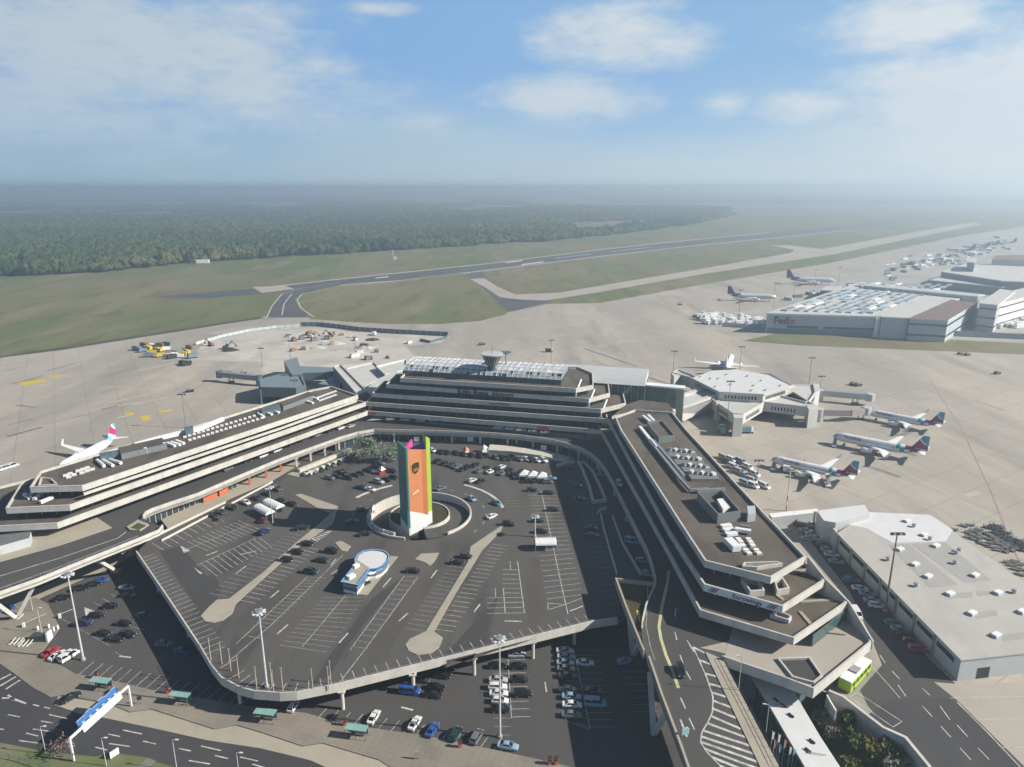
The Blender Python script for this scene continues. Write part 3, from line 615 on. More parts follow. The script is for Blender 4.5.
for (u0, v0, u1, v1) in ((97, 460, 104, 466), (103, 460, 113, 465.5), (110, 459.5, 121, 463)):
    a, d = at(u0, v0, ZR+.7), at(u1, v1, ZR+.7); b = MB(); b.tube(a, d, .6, .6, white, 8); b.build('air_duct', rf)
for (u0, v0, u1, v1) in ((167, 443, 175, 446), (171, 442, 180, 445), (176, 440.5, 184, 443.5), (258, 413, 264, 417), (264, 412, 272, 414.5), (270, 410.5, 279, 412.5), (311, 397, 318, 399), (306, 401, 313, 403)):
    a, d = at(u0, v0, ZR+.5), at(u1, v1, ZR+.5); b = MB(); b.beam(a, d, 1.0, .8, white); b.build('skylight', rf)
for (u0, v0) in ((146, 453.5), (165, 448.5)):
    p = at(u0, v0, ZR); b = MB(); b.box((p.x, p.y, ZR), (1.0, 1.0, 2.3), white, .5); b.build('door', rf)
b = MB(); b.wall(pxy([(135, 443.5), (160, 436.5), (200, 427.5), (224, 417.5)], 18.6), 17.0, 18.7, 1.2, white); b.build('parapet_cap', rf)
b = MB(); b.wall(ccw(pxy([(38, 486), (58, 485), (52, 479), (41, 477.5)], 17.6)), ZR, 17.9, .4, fascia_b, True); b.build('roof_well', rf)
for (u0, v0, u1, v1) in ((24, 494, 30, 498), (28, 497, 35, 491.5), (34, 499, 42, 493), (40, 502.5, 53, 497)):
    b = MB(); b.beam(at(u0, v0, 13.7), at(u1, v1, 13.7), 1.1, .9, white); b.build('air_duct', wl)
# shop fronts below the road, with coloured panels
b = MB(); sh = pxy([(148, 520), (170, 509), (198, 497), (240, 479.5)], 3.6); sh = offset(sh, 2.2, False); b.wall(sh, 0, 3.7, .3, glassd); b.build('shop_window', wl); mullions(sh, 0, 3.7, 2.2, fascia_b).build('window_frame', wl)
for a, d in (((203, 497), (217, 491.2)), ((219, 490.5), (228, 486.5))):
    p, q = pxy([a, d], 2.5); b = MB(); b.wall([p, q], .3, 3.4, .3, orange_red); b.build('shop_panel', wl)

# ---- wing towards the warehouse (inner side in shade)
c = at(690, 500, 10); wr = thing('terminal_wing', 'stepped concrete terminal wing with brown roof and airline lettering, beside the road ramp', 'terminal wing', (c.x, c.y, 0))
t1 = terrace(wr, RW[1], 10., RD, 6.0); t2 = terrace(wr, RW[2], 14., 9.1, 4.0); rf = terrace(wr, RW[3], 18., 13.1, 3.4, True)
solid(wr, RW[1], 6.6, LOT, 8.1)
# lowest end terrace beside the ramp
e0 = pxy([(780, 676), (814, 688.5), (871, 642), (852, 606)], 6.0)+pxy([(800, 638)], 10.)+pxy([(745, 632)], 8.)
e0 = pxy([(722, 656), (780, 675.5), (814, 688.5), (871.5, 641.5), (851, 606)], 6.0)+[(60, 165), (56, 158)]
b = MB(); b.prism(offset(ccw(e0), .4), 3.9, 5.15, light_con, fascia); tr = b.build('terrace', wr); b = MB(); b.wall(e0[:5], 3.4, 6.0, .4, fascia); b.build('parapet', tr)
b = MB(); b.prism(offset(ccw(e0), 4.5), LOT, 3.95, tealm); b.build('core_wall', wr)  # dark block standing in for the open shadow under the terrace
lwp = ccw(pxy([(777, 658), (810, 657), (823, 676), (814, 683), (792, 677)], 5.6)); b = MB(); b.wall(lwp, 4.9, 5.75, .45, fascia, True); b.face([(x, y, 5.2) for x, y in lwp], patch_d); b.build('light_well', wr)  # dark face nearly flush with the terrace, painted for the shaded void
cr = [at(806, 556.5, 18.), at(824.5, 580, 14.), at(847, 602, 10.), at(871, 641.5, 6.)]
b = MB()
for p, q in zip(cr, cr[1:]):
    o_ = Vector((.45, .12, 0)); z0 = 3.5; P4 = [p+o_, q+o_, Vector((q.x, q.y, z0))+o_, Vector((p.x, p.y, z0))+o_]; Q4 = [x+Vector((.35, .07, 0)) for x in P4]
    b.face(P4, fascia); b.face(Q4[::-1], fascia); b.face([P4[0], Q4[0], Q4[1], P4[1]], fascia); b.face([P4[1], Q4[1], Q4[2], P4[2]], fascia); b.face([P4[3], Q4[3], Q4[0], P4[0]], fascia)
b.build('end_wall', wr)
b = MB(); b.wall(pxy([(813, 640), (848, 612)], 7.0), 5.2, 8.1, .3, glassg); b.build('window_band', wr)
# concrete stair boxes and beams on the terraces
def stairbox(px, z0, h, root=wr, nm='stair_box'):
    b = MB(); b.wall(ccw(pxy(px, z0+h)), z0-.1, z0+h, .4, fascia_b, True); return b.build(nm, root)
stairbox([(742, 566), (757, 567), (783, 563), (777, 561), (744, 562)], ZR, 1.0)
stairbox([(750, 591), (765, 590), (759, 579), (741, 577)], 13.1, 1.8); stairbox([(777, 590), (790, 588), (783, 577), (774, 580)], 13.1, 1.8)
stairbox([(770, 614), (789, 620), (792, 616), (778, 609)], 9.1, 1.2)
for a, d, z in (((790, 572), (808, 570), 13.2), ((800, 602), (832, 600), 9.2), ((806, 630), (845, 634), 5.3), ((800, 612), (812, 626), 9.2), ((775, 594), (783, 600), 13.2)):
    b = MB(); b.beam(at(*a, z), at(*d, z), .9, .5, isl); b.build('roof_kerb', wr)
unit(rf, [(647, 422), (662, 420), (675, 435), (659, 437)], ZR, 2.6, plant_grey, topm=gravel, hollow=.7)
unit(rf, [(697.5, 492), (722, 489.5), (741, 511), (718, 514)], ZR, 3.2, plant_grey, topm=gravel, hollow=.35)
unit(rf, [(717, 499), (724, 498), (731, 507), (723, 509)], ZR, 2.4, white, 'cooling_unit')
unit(rf, [(747, 506), (755, 505.5), (756, 513), (748, 514)], ZR, 2.6, ware_wall, 'roof_cabin')
for r in range(4):
    for k in range(5): skylight(rf, 672+r*7.2+k*5.2-1.5, 450+r*7.5+k*.5, ZR+1.1, s=(1.75, 1.75, .8), mt=wht_roof if (r+k) % 2 else plant_grey)
    b = MB(); p = pxy([(665+r*7.2, 449+r*7.5), (694+r*7.2, 449+r*7.5), (698+r*7.2, 456+r*7.5), (670+r*7.2, 456+r*7.5)], ZR+1.1); b.prism(p, ZR, ZR+.95, plant_grey); b.build('cooling_unit', rf)
for (u0, v0, u1, v1, w) in ((640, 427, 656, 447, 1.2), (649, 440, 681, 480, .9), (653, 440, 684, 476, .9), (681, 480, 690, 490, .6), (690, 490, 708, 489, .6), (697, 491, 725, 489, .7), (643, 416, 650, 422, 1), (648, 415, 654, 421, 1), (735, 529, 751, 531.5, 1.3), (740, 526, 750, 527.5, .6)):
    b = MB(); b.beam(at(u0, v0, ZR+1), at(u1, v1, ZR+1), w, .9, steel if w < 1 else white); b.build('air_duct', rf)
for k in range(3): b = MB(); b.beam(at(721+k*2.5, 526.5+k*4, ZR+.4), at(731+k*2.8, 525+k*4, ZR+.4), 1.5, .8, white); b.build('skylight', rf)
b = MB(); b.beam(at(728, 540, ZR+1), at(737, 549, ZR+1), 2.4, 1.6, white); b.build('skylight', rf)
for (u, v) in [(500, 65), (515, 80), (530, 105), (550, 135), (568, 155), (565, 65), (580, 85), (592, 105), (615, 135), (632, 155)]: skylight(rf, 660+u/6.4, 530+v/6.4, ZR, s=(1.5, 1.3, .6), rz=.1)
for (u, v) in ((725, 484), (727, 483), (729, 486), (722, 487)):
    p = at(u, v, ZR); b = MB(); b.tube((p.x, p.y, ZR), (p.x, p.y, ZR+5), .08, .05, darkm, 5); b.build('antenna', rf)
# lettering band on the second terrace
a, d = at(704, 584, 14.), at(783, 606, 14.); rt = (d-a).normalized(); nrm = Vector((rt.y, -rt.x, 0))
b = MB(); L = (d-a).length
bandm = mat('sign_white', (.74, .76, .78), .5, var=.04)
p0 = a+nrm*.06; b.wall([tuple(p0[:2]), tuple((p0+rt*L)[:2])], 12.02, 14.04, .04, bandm); sgn = b.build('sign_band', wr)
def onband(s): return a+nrm*.12+rt*(L*s)
q = onband(.375); text('Eurowings', 1.25, (q.x, q.y, 12.45), rt, (0, 0, 1), mat('sign_purple', (.10, .02, .09), .5, var=0), 'lettering', sgn, .06, bold=.02)
for s0, flip in ((.055, 1), (.80, 1)):
    for k, cm in enumerate((tealp, burg, pinkp)):
        q = onband(s0+k*.035); e = .05+k*.01
        b = MB(); pts = [(0, .35), (.5, .35), (1.5, 1.65), (1.0, 1.65)]; b.face([tuple(q+nrm*e+rt*x+Vector((0, 0, 12.05-q.z+y))) for x, y in pts], cm); b.build('stripe', sgn)

# ---- main block
c = at(490, 420, RD); mb_ = thing('terminal_building', 'main terminal block of stepped grey balconies with airport name in letters', 'terminal', (c.x, c.y, 0))
for k in range(1, 6):
    terrace(mb_, main_outline(k), ZL[k-1]+.02, RD if k == 1 else ZL[k-2]-.9, 5.5 if k == 1 else 2.6, k == 5, fascia_b)
mo = main_outline(1); b = MB(); b.prism(offset(ccw(mo), 7), -.2, 8.0, fascia_b); b.build('core_wall', mb_)
# arrivals glazing under the road
ag = pxy([(345, 446), (374, 436), (424, 437), (489, 439.5), (545, 446), (575, 456), (592, 470), (612, 500), (632, 540), (640, 565)], 3.8); ag = offset(ag, 6.5, False)
b = MB(); b.wall(ag, 0, 3.9, .3, glassd); w = b.build('arrivals_window', mb_); mullions(ag, 0, 3.9, 4.2, fascia_b).build('window_frame', w)
for (u, v, mt) in ((518, 444, yell), (470, 441, white), (416, 441, white), (544, 450, white), (600, 470, ware_wall)):
    p = at(u, v, 1.8); b = MB(); b.box((p.x, p.y+3, .6), (2.6, .3, 2.2), mt); b.build('entrance_panel', w)
# departures check-in signs behind the road facade: pale panels above the doors
for u, v in ((420, 421.5), (433, 421), (446, 421.6), (459, 422.2), (472, 423), (483, 424), (498, 428.5), (510, 429.5), (521, 430.8), (533, 432), (545, 433), (404, 420.5), (390, 420)):
    p = at(u, v, 7.2); b = MB(); b.box((p.x, p.y+1.5, 6.6), (4.2, .25, 1.0), mat('panel_grey', (.42, .45, .46), .6)); b.build('entrance_sign', mb_)
# glazed hall on the roof, with its barrel roof
A, B_ = at(403, 373.5, 26), at(561, 383.5, 26); d = (B_-A).normalized(); nr = Vector((-d.y, d.x, 0))
def hall(z0, z1, depth, ins, mt, nm):
    b = MB(); p = [A+nr*ins, B_+nr*ins, B_+nr*(ins+depth), A+nr*(ins+depth)]; b.prism([tuple(q[:2]) for q in p], z0, z1, mt); return b.build(nm, mb_)
hall(25.1, 27.6, 19, 0, glassg, 'glass_hall')
mullions([tuple((A+nr*-.02)[:2]), tuple((B_+nr*-.02)[:2])], 25.1, 27.6, 2.4, tealm, .10).build('window_frame', mb_)
glassp = mat('pale_glazing', (.52, .54, .56), .3, var=.2, scale=.5)
b = MB(); prof = [(0, 27.6), (1.6, 28.6), (4, 29.5), (8, 30.2), (13, 30.5), (19, 30.1), (19, 27.6)]; Ls = (B_-A).length; n = 60
for k in range(n):
    for (o0, z0), (o1, z1) in zip(prof, prof[1:]):
        p0 = A+d*(Ls*k/n); p1 = A+d*(Ls*(k+1)/n)
        mt = (wht_roof if random.random() < .25 else glassp) if o0 >= 4 else (glassw if random.random() < .8 else glassd)
        b.face([p0+nr*o0+Vector((0, 0, z0)), p1+nr*o0+Vector((0, 0, z0)), p1+nr*o1+Vector((0, 0, z1)), p0+nr*o1+Vector((0, 0, z1))], mt)
b2 = b
b2.v = [(x, y, z-26 if z > 50 else z) for x, y, z in b2.v]
for e in (0, 1):
    p = A+d*(Ls*e); pts = [tuple(p+nr*o+Vector((0, 0, z-26))) for o, z in prof]+[tuple(p+nr*0+Vector((0, 0, 1.6)))]; b2.face(pts if e else pts[::-1], glassw)
hr = b2.build('hall_roof', mb_)
b = MB()
for k in range(0, n+1, 2):
    p = A+d*(Ls*k/n)
    for (o0, z0), (o1, z1) in zip(prof[:-2], prof[1:-1]): b.beam(p+nr*o0+Vector((0, 0, z0-26+.08)), p+nr*o1+Vector((0, 0, z1-26+.08)), .14, .12, white)
for o0, z0 in prof[1:5]: b.beam(A+nr*o0+Vector((0, 0, z0-26+.08)), B_+nr*o0+Vector((0, 0, z0-26+.08)), .2, .16, white)
b.build('roof_rib', hr)
# control tower cone
tz = at(492, 366.5, 30.8); t = thing('control_tower', 'flared glass control cab standing on the glazed terminal roof', 'tower', (tz.x, tz.y, 30.3))
b = MB(); b.lathe([(-2, 2.0), (1, 2.2), (1.01, 2.5), (5.6, 4.6), (6.0, 5.0)], (tz.x, tz.y, 30.6), glassg, 20); b.build('cab', t)
b = MB(); b.lathe([(6.0, 5.2), (6.5, 5.3), (6.55, 4.6), (6.6, .4)], (tz.x, tz.y, 30.6), ware_wall, 20); rr = b.build('roof', t)
b = MB()
for k in range(20):
    a_ = 2*math.pi*k/20; b.beam((tz.x+2.52*math.cos(a_), tz.y+2.52*math.sin(a_), 31.6), (tz.x+4.65*math.cos(a_), tz.y+4.65*math.sin(a_), 36.2), .16, .12, fascia_b)
b.build('window_frame', t)
b = MB(); b.tube((tz.x, tz.y, 37), (tz.x, tz.y, 41), .12, .06, darkm, 6); b.build('antenna', rr)
b = MB(); b.lathe([(0, 2.4), (.4, 2.6), (.5, 2.0)], (tz.x+6.5, tz.y+6, 36.0), tealm, 16); b.tube((tz.x+6.5, tz.y+6, 29), (tz.x+6.5, tz.y+6, 36.1), .4, .4, steel); b.build('radar_dish', t)
# big letters on the fourth balcony
fa, fb = at(386, 384, 22), at(589, 398.6, 22); r4 = (fb-fa).normalized(); n4 = Vector((r4.y, -r4.x, 0))
def on4(u):      # point of the balcony face under pixel column u
    best = min((abs(proj(*(fa+r4*s)[:2], 22)[0]-u), s) for s in [i*.25 for i in range(int((fb-fa).length*4))]); return fa+r4*best[1]+n4*.25
gold = mat('sign_gold', (.16, .095, .045), .5, var=.1); maroon = mat('sign_maroon', (.06, .018, .016), .5, var=.1)
q = on4(457.5); o1 = text('Köln Bonn', 2.5, (q.x, q.y, 19.8), r4, (0, 0, 1), maroon, 'lettering', mb_, .35, bold=.03)
w1 = o1.dimensions.x if o1.dimensions.x > 1 else 16; q = on4(491.5); o2 = text('Airport', 2.5, (q.x, q.y, 19.8), r4, (0, 0, 1), gold, 'lettering', mb_, .35, bold=.03)
f3a, f3b = at(372, 393, 18), at(601, 409, 18); r3 = (f3b-f3a).normalized(); n3 = Vector((r3.y, -r3.x, 0))
q = at(489.5, 404.2, 16.6); q = Vector((*geometry.intersect_line_line(f3a, f3b, Vector((q.x, -500, 18)), Vector((q.x, 900, 18)))[0][:2], 0))+n3*.2
text('Konrad Adenauer', .95, (q.x, q.y, 16.55), r3, (0, 0, 1), navy, 'lettering', mb_, .1, bold=.03)
for u, v, z in ((371, 412.5, 9.2), (543, 427, 9.2)):
    p = at(u, v, z); b = MB(); b.box((p.x, p.y-.6, z-.5), (5.4, .3, .9), redm, -.24); b.build('small_sign', mb_)
# stair flights on the end balconies
for k in (3, 4, 5):
    f = MAINF[k]; p = Vector((*f[1], ZL[k-1])); q = Vector((*f[2], ZL[k-1])); m_ = p.lerp(q, .12)
    b = MB(); b.beam(m_+Vector((-.3, 1.0, -.6)), m_+Vector((1.5, 3.0, 3.3)), .5, 1.0, white); b.build('stair', mb_)
    b = MB(); b.beam(p+Vector((.2, .3, -3.6)), p+Vector((.2, .3, -2)), .6, .6, white); b.build('column', mb_)
# rear hall with the pale vaulted roof
rh = thing('rear_hall', 'glazed hall with a smooth pale grey roof behind the terminal block', 'hall', tuple(at(612, 395, 17)))
rr_ = [at(553, 380, 22.2), at(645, 386.2, 22.2)]; u_ = (rr_[1]-rr_[0]).normalized(); v_ = Vector((-u_.y, u_.x, 0))
b = MB(); pr = [(0, 22.2), (3, 23.6), (8, 24.8), (15, 25.4), (22, 25.0), (22, 21)]
for e0_, e1_ in zip(pr, pr[1:]): b.face([rr_[0]+v_*e0_[0]+Vector((0, 0, e0_[1]-22.2)), rr_[1]+v_*e0_[0]+Vector((0, 0, e0_[1]-22.2)), rr_[1]+v_*e1_[0]+Vector((0, 0, e1_[1]-22.2)), rr_[0]+v_*e1_[0]+Vector((0, 0, e1_[1]-22.2))], ware_wall)
for e, fl in ((rr_[0], 0), (rr_[1], 1)):
    pts = [tuple(e+v_*o+Vector((0, 0, z-22.2))) for o, z in pr]; b.face(pts if fl else pts[::-1], ware_wall)
b.build('roof', rh, smooth=False)
b = MB(); p = [tuple((rr_[0]+v_*1)[:2]), tuple((rr_[1]+v_*1)[:2]), tuple((rr_[1]+v_*21)[:2]), tuple((rr_[0]+v_*21)[:2])]; b.prism(p, 0, 22.1, glassg); w = b.build('glass_wall', rh)
mullions(p[:2], 10, 22, 3, steel).build('window_frame', w)
b = MB(); ea, eb = at(640, 384.5, 20.5), at(684, 388.5, 20.5); ex = (eb-ea).normalized(); ey = Vector((-ex.y, ex.x, 0)); b.prism([tuple(q[:2]) for q in (ea, eb, eb+ey*5, ea+ey*5)], 19.9, 20.6, white); b.build('canopy', rh)
b = MB(); b.prism([tuple(q[:2]) for q in (ea+ey*.6, eb+ey*.6, eb+ey*4.6, ea+ey*4.6)], 0, 19.9, glassg); b.build('glass_wall', rh)
# low roof that joins main block and wing
b = MB(); b.prism(pxy([(626, 404.5), (640, 400), (668, 403), (674, 412), (640, 409.5), (612, 416)], 17), 0, 17, gravel, fascia_b); b.build('link_roof', wr)

# ---- star-shaped pier with the white roof
pier = thing('star_pier', 'star-shaped boarding pier with bright white roof and pointed concrete arms', 'pier', tuple(at(742, 410, 0)))
hexp = pxy([(692, 378), (712, 370.5), (737, 369.5), (768, 375), (791, 386), (764, 394.2), (719, 391.5)], 13.)
b = MB(); b.prism(hexp, 12.3, 13., wht_roof, offw); roof = b.build('roof', pier)
b = MB(); b.prism(offset(ccw(hexp), .6), 7, 12.35, offw); hw = b.build('upper_wall', pier)
b = MB(); hc = ccw(hexp); ofs = offset(hc, .57)
for i in range(len(ofs)):
    a_, c_ = ofs[i], ofs[(i+1) % len(ofs)]
    if math.dist(a_, c_) > 14:
        L_ = math.dist(a_, c_); dx, dy = (c_[0]-a_[0])/L_, (c_[1]-a_[1])/L_
        for k in range(int(L_/1.6)-3):
            s_ = 3+k*1.6; b.box((a_[0]+dx*s_+dy*.05, a_[1]+dy*s_-dx*.05, 9.6), (.9, .2, 1.7), glassd, math.atan2(dy, dx))
b.build('glazing', hw)
for (u, v) in ((711, 379), (719, 379), (727, 375), (731, 385), (748, 376.5), (754, 386), (762, 381), (781, 386), (766, 390.5), (752, 391), (701, 377), (716, 387)):
    p = at(u, v, 13); b = MB(); b.box((p.x, p.y, 12.98), (1.3, 1.0, .8), fascia_b, .3); b.build('vent', roof)
def arm(px, z1, z0, wallpx=None, slits=True):
    p = ccw(pxy(px, z1)); b = MB(); b.prism(offset(p, .5), z0, z1-.9, offw, fascia); o = b.build('arm_roof', pier); w = MB(); w.wall(p, z0-.01, z1, .5, offw, True); w.build('parapet', o)
    if slits:
        g = MB()
        for i in range(len(p)):
            a_, c_ = p[i], p[(i+1) % len(p)]; L_ = math.dist(a_, c_)
            if L_ > 18:
                dx, dy = (c_[0]-a_[0])/L_, (c_[1]-a_[1])/L_
                for k in range(int((L_-8)/1.5)):
                    s_ = 4+k*1.5; g.box((a_[0]+dx*s_+dy*.02, a_[1]+dy*s_-dx*.02, z0+1.2), (.7, .2, 1.8), glassd, math.atan2(dy, dx))
        g.build('glazing', o)
    return o
arm([(712, 399), (720, 394), (766, 396), (764, 402), (743.5, 414), (733, 413)], 9.2, 4.2)
arm([(764, 401.5), (768, 395), (792, 391.5), (795, 392), (816, 405.5), (810, 407)], 9.2, 4.2)
arm([(776, 394), (793, 384.5), (818, 383.5), (819, 387), (810, 400), (806, 402)], 9.2, 4.4)
arm([(690, 377), (672, 372), (678, 369), (692, 374), (715, 388), (706, 391)], 9.6, 3.5, slits=False)
for px in ([(733, 414), (743.5, 414.5), (743, 418), (734, 418)], [(806, 404), (818, 405), (818.5, 409), (809, 410)], [(813, 384), (819, 384), (820, 390), (815, 393)], [(671, 372.5), (679, 371), (682, 375), (674, 377)], [(715, 401), (719, 400), (721, 403), (717, 404)]):
    b = MB(); b.prism(pxy(px, 9.2), 0, 9.25, offw); b.build('arm_column', pier)
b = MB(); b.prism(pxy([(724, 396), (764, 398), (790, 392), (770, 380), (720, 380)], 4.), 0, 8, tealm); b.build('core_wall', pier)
# covered bridge from the wing to the pier
br_ = thing('pier_bridge', 'covered bridge with two pale ridge beams from terminal wing to white-roofed pier', 'bridge', tuple(at(690, 405, 6)))
for (a_, c_) in (((655, 403), (706, 388.5)), ((668, 411.5), (721, 393.5))):
    b = MB(); b.beam(at(*a_, 9.4), at(*c_, 9.4), 2.6, 1.4, offw); b.build('ridge_beam', br_)
b = MB(); b.prism(pxy([(657, 404), (708, 390), (719, 395), (669, 411)], 9.), 8.2, 9., offw, offw); b.build('roof', br_)
w0, w1_, w2 = at(671, 413, 9), at(716, 399, 9), at(686, 421.5, 3.2); b = MB()
b.face([w0, at(684, 421, 2.0), at(700, 413.5, 2.0), w1_], offw); b.face([w0+Vector((0, .5, 0)), w1_+Vector((0, .5, 0)), at(700, 413.5, 2.)+Vector((0, .6, 0)), at(684, 421, 2.)+Vector((0, .6, 0))], offw); b.build('sloping_wall', br_)
b = MB(); b.prism(pxy([(668, 408), (712, 394), (716, 398), (672, 412)], 8.), 3.6, 8.2, fascia_b); b.build('side_wall', br_)

# ---- pier on the building-site side, its shade put into dark teal colours
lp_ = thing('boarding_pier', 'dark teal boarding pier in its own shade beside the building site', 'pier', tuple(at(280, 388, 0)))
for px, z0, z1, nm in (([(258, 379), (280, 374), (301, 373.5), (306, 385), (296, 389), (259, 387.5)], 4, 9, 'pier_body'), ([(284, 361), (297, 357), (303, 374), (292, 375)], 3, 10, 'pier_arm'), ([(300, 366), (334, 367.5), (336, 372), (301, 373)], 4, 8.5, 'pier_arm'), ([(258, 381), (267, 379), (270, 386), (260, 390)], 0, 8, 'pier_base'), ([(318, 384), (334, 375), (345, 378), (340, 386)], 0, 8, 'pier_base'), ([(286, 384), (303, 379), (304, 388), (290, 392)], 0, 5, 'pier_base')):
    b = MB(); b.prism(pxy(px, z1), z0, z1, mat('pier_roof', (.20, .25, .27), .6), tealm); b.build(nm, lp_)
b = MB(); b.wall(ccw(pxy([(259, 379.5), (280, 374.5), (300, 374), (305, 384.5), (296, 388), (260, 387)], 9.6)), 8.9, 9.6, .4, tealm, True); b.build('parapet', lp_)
lw = thing('link_hall', 'low link hall with white gable walls between terminal and building site', 'hall', tuple(at(365, 380, 0)))
for px, z1, mt in (([(346, 368), (374, 361.5), (378, 366), (384, 376), (365, 386), (357, 386), (352, 380)], 9, offw), ([(376, 366), (407, 358.5), (407.5, 369), (385, 374)], 11, wht_roof), ([(333, 366), (341, 364), (368, 391), (357, 394)], 13, offw)):
    b = MB(); b.prism(pxy(px, z1), 0, z1-.8, offw, fascia); o = b.build('hall_roof', lw); b = MB(); b.wall(ccw(pxy(px, z1)), 0, z1, .5, mt, True); b.build('parapet', o)
for px, z1 in (([(368, 394), (384, 383), (400, 377), (396, 370), (380, 378), (366, 388)], 13),):
    b = MB(); b.prism(pxy(px, z1), 0, z1, offw, glassg); b.build('stair_core', mb_)

# ---- jet bridges
def jetbridge(pts, z, r, lab, mt, cabm, rot=True):
    t = thing('jet_bridge', lab, 'jet bridge', tuple(at(*pts[0], 0)), 'jet bridges')
    P_ = [at(u, v, z) for u, v in pts]; b = MB()
    for a_, c_ in zip(P_, P_[1:]): b.beam(a_, c_, 2*r, 2*r, mt)
    b.build('tunnel', t); e = P_[-1]; dr = (P_[-1]-P_[-2]).normalized(); b = MB(); b.lathe([(-2.0, 2.3), (1.7, 2.3), (1.9, 1.9)], (e.x, e.y, e.z), cabm, 12); b.build('cab', t)
    m_ = P_[-2].lerp(P_[-1], .72); b = MB(); b.beam((m_.x-1.2, m_.y, .5), (m_.x-1.2, m_.y, m_.z), .5, .5, steel); b.beam((m_.x+1.2, m_.y, .5), (m_.x+1.2, m_.y, m_.z), .5, .5, steel); b.box((m_.x, m_.y, .2), (3.6, 1.2, .7), darkm); b.build('drive_leg', t)
    s_ = P_[0]; b = MB(); b.tube((s_.x, s_.y, 0), (s_.x, s_.y, s_.z+1.6), 1.9, 1.9, cabm, 10); b.build('rotunda', t)
jetbridge([(820, 392.5), (870, 397)], 4.6, 1.5, 'empty jet bridge in the clear on the white-roofed pier', steel, ware_wall)
jetbridge([(820, 412), (850, 412.5), (866, 410.5)], 4.6, 1.5, 'jet bridge docked at the nose of a parked airliner', mat('bridge_pink', (.42, .33, .32), .6), ware_wall)
jetbridge([(259, 378), (220, 374)], 4.6, 1.5, 'jet bridge reaching out from the dark teal pier', mat('bridge_grey', (.27, .30, .32), .5), tealm)

# ================================================================== WAREHOUSE SIDE
ZW = 6.0
ra, rb_, rc_ = at(961, 660, ZW), at(837, 533, ZW), at(929, 514, ZW); rd_ = at(1024, 582, ZW); re_ = at(1024, 653, ZW)
i_ = geometry.intersect_line_line(rc_, rd_, ra, re_)[0]; wh_poly = [tuple(q[:2]) for q in (ra, i_, rc_, at(870, 512, ZW), rb_)]
wh = thing('warehouse', 'long pale warehouse with rooflights beside the row of shaded parked cars', 'warehouse', (ra.x, ra.y, 0))
b = MB(); b.prism(offset(ccw(wh_poly), .25), .0, ZW-.3, ware_wall); wallp = b.build('wall', wh); b = MB(); b.prism(wh_poly, ZW-.3, ZW, ware_roof_m, ware_wall); rfp = b.build('roof', wh)
for px, mt in (([(866, 512), (931, 515.3), (953, 530), (946, 541), (893, 543), (876, 534), (868, 529), (842, 523)], wht_roof), ([(889, 545), (908, 544), (958, 585), (930, 587.5)], patch_roof_m), ([(911, 543.5), (946, 543), (991, 580), (965, 583)], patch_roof_m), ([(944, 594), (972, 592), (973, 597), (950, 599)], patch_roof_m), ([(973, 613), (996, 610), (998, 615), (977, 619)], patch_roof_m), ([(999, 635), (1024, 632), (1024, 639), (1004, 641)], patch_roof_m), ([(976, 591), (992, 591), (993, 595), (978, 596)], patch_roof_m)):
    p = ccw(pxy(px, ZW)); b = MB(); b.prism(p, ZW-.05, ZW+.035, mt); b.build('roof_patch', rfp)
for (u, v) in ((900, 550), (915, 565), (928, 577), (950, 594.5), (972, 614), (996, 636), (975, 576), (998, 593.5), (1022, 612.5), (936, 546.5), (907, 521.5), (924, 535.5)):
    p = at(u, v, ZW); b = MB(); b.box((p.x, p.y, ZW), (2.6, 1.6, .45), ware_wall, .5); b.box((p.x, p.y, ZW+.45), (2.3, 1.3, .3), white, .5); b.build('rooflight', rfp)
for (u, v) in ((888, 560.5), (916, 586.5), (956, 554), (959, 551.5), (1014, 593), (914, 527), (930, 540), (955, 564)):
    p = at(u, v, ZW); b = MB(); b.lathe([(0, .5), (.7, .5), (.75, .8), (1.1, .6)], (p.x, p.y, ZW), steel, 10); b.build('roof_vent', rfp)
lf0, lf1 = Vector(wh_poly[0]), Vector(wh_poly[4]); dl = (lf1-lf0); L_ = dl.length; dl = dl/L_; nl = Vector((-dl.y, dl.x)) if dl.y > 0 else Vector((dl.y, -dl.x))
for k in range(9):
    s0 = 2.5+k*8.6; p = lf0+dl*(s0+3.4)-Vector((dl.y, -dl.x))*(-.0)
    q = lf0+dl*s0; q2 = lf0+dl*(s0+6.8); off = Vector((-dl.y, dl.x))
    b = MB(); b.wall([tuple(q2+off*(-.2)), tuple(q+off*(-.2))], 3.4, 4.7, .12, glassd); b.build('window', wallp)
    q3 = lf0+dl*(s0+7.7); b = MB(); b.box((q3.x+off.x*.0, q3.y, .1), (.5, .5, ZW-.45), steel, math.atan2(dl.y, dl.x)); b.build('pilaster', wallp)
fr0, fr1 = Vector(wh_poly[0]), Vector(wh_poly[1]); df = (fr1-fr0).normalized(); q = fr0+df*5.2; b = MB(); b.wall([tuple(q-Vector((-df.y, df.x))*-.2), tuple(q+df*3.3-Vector((-df.y, df.x))*-.2)], .1, 3.0, .1, darkm); b.build('gate', wallp)
an = thing('annex', 'white box annex on the end of the pale warehouse', 'annex', tuple(at(840, 535, 0)))
b = MB(); b.prism(pxy([(817, 510), (864.5, 504), (870, 513), (836, 522), (824, 520)], 8.2), 0, 8., wht_roof, ware_wall); b.build('body', an)
b = MB(); b.prism(pxy([(817, 511), (824, 520), (835, 523), (838, 534), (833, 529)], 6.), 0, 6.0, offw, ware_wall); b.build('lean_to', an)
yw = thing('yard_wall', 'white walled corridor from terminal wing to the warehouse annex', 'wall', tuple(at(790, 518, 0)))
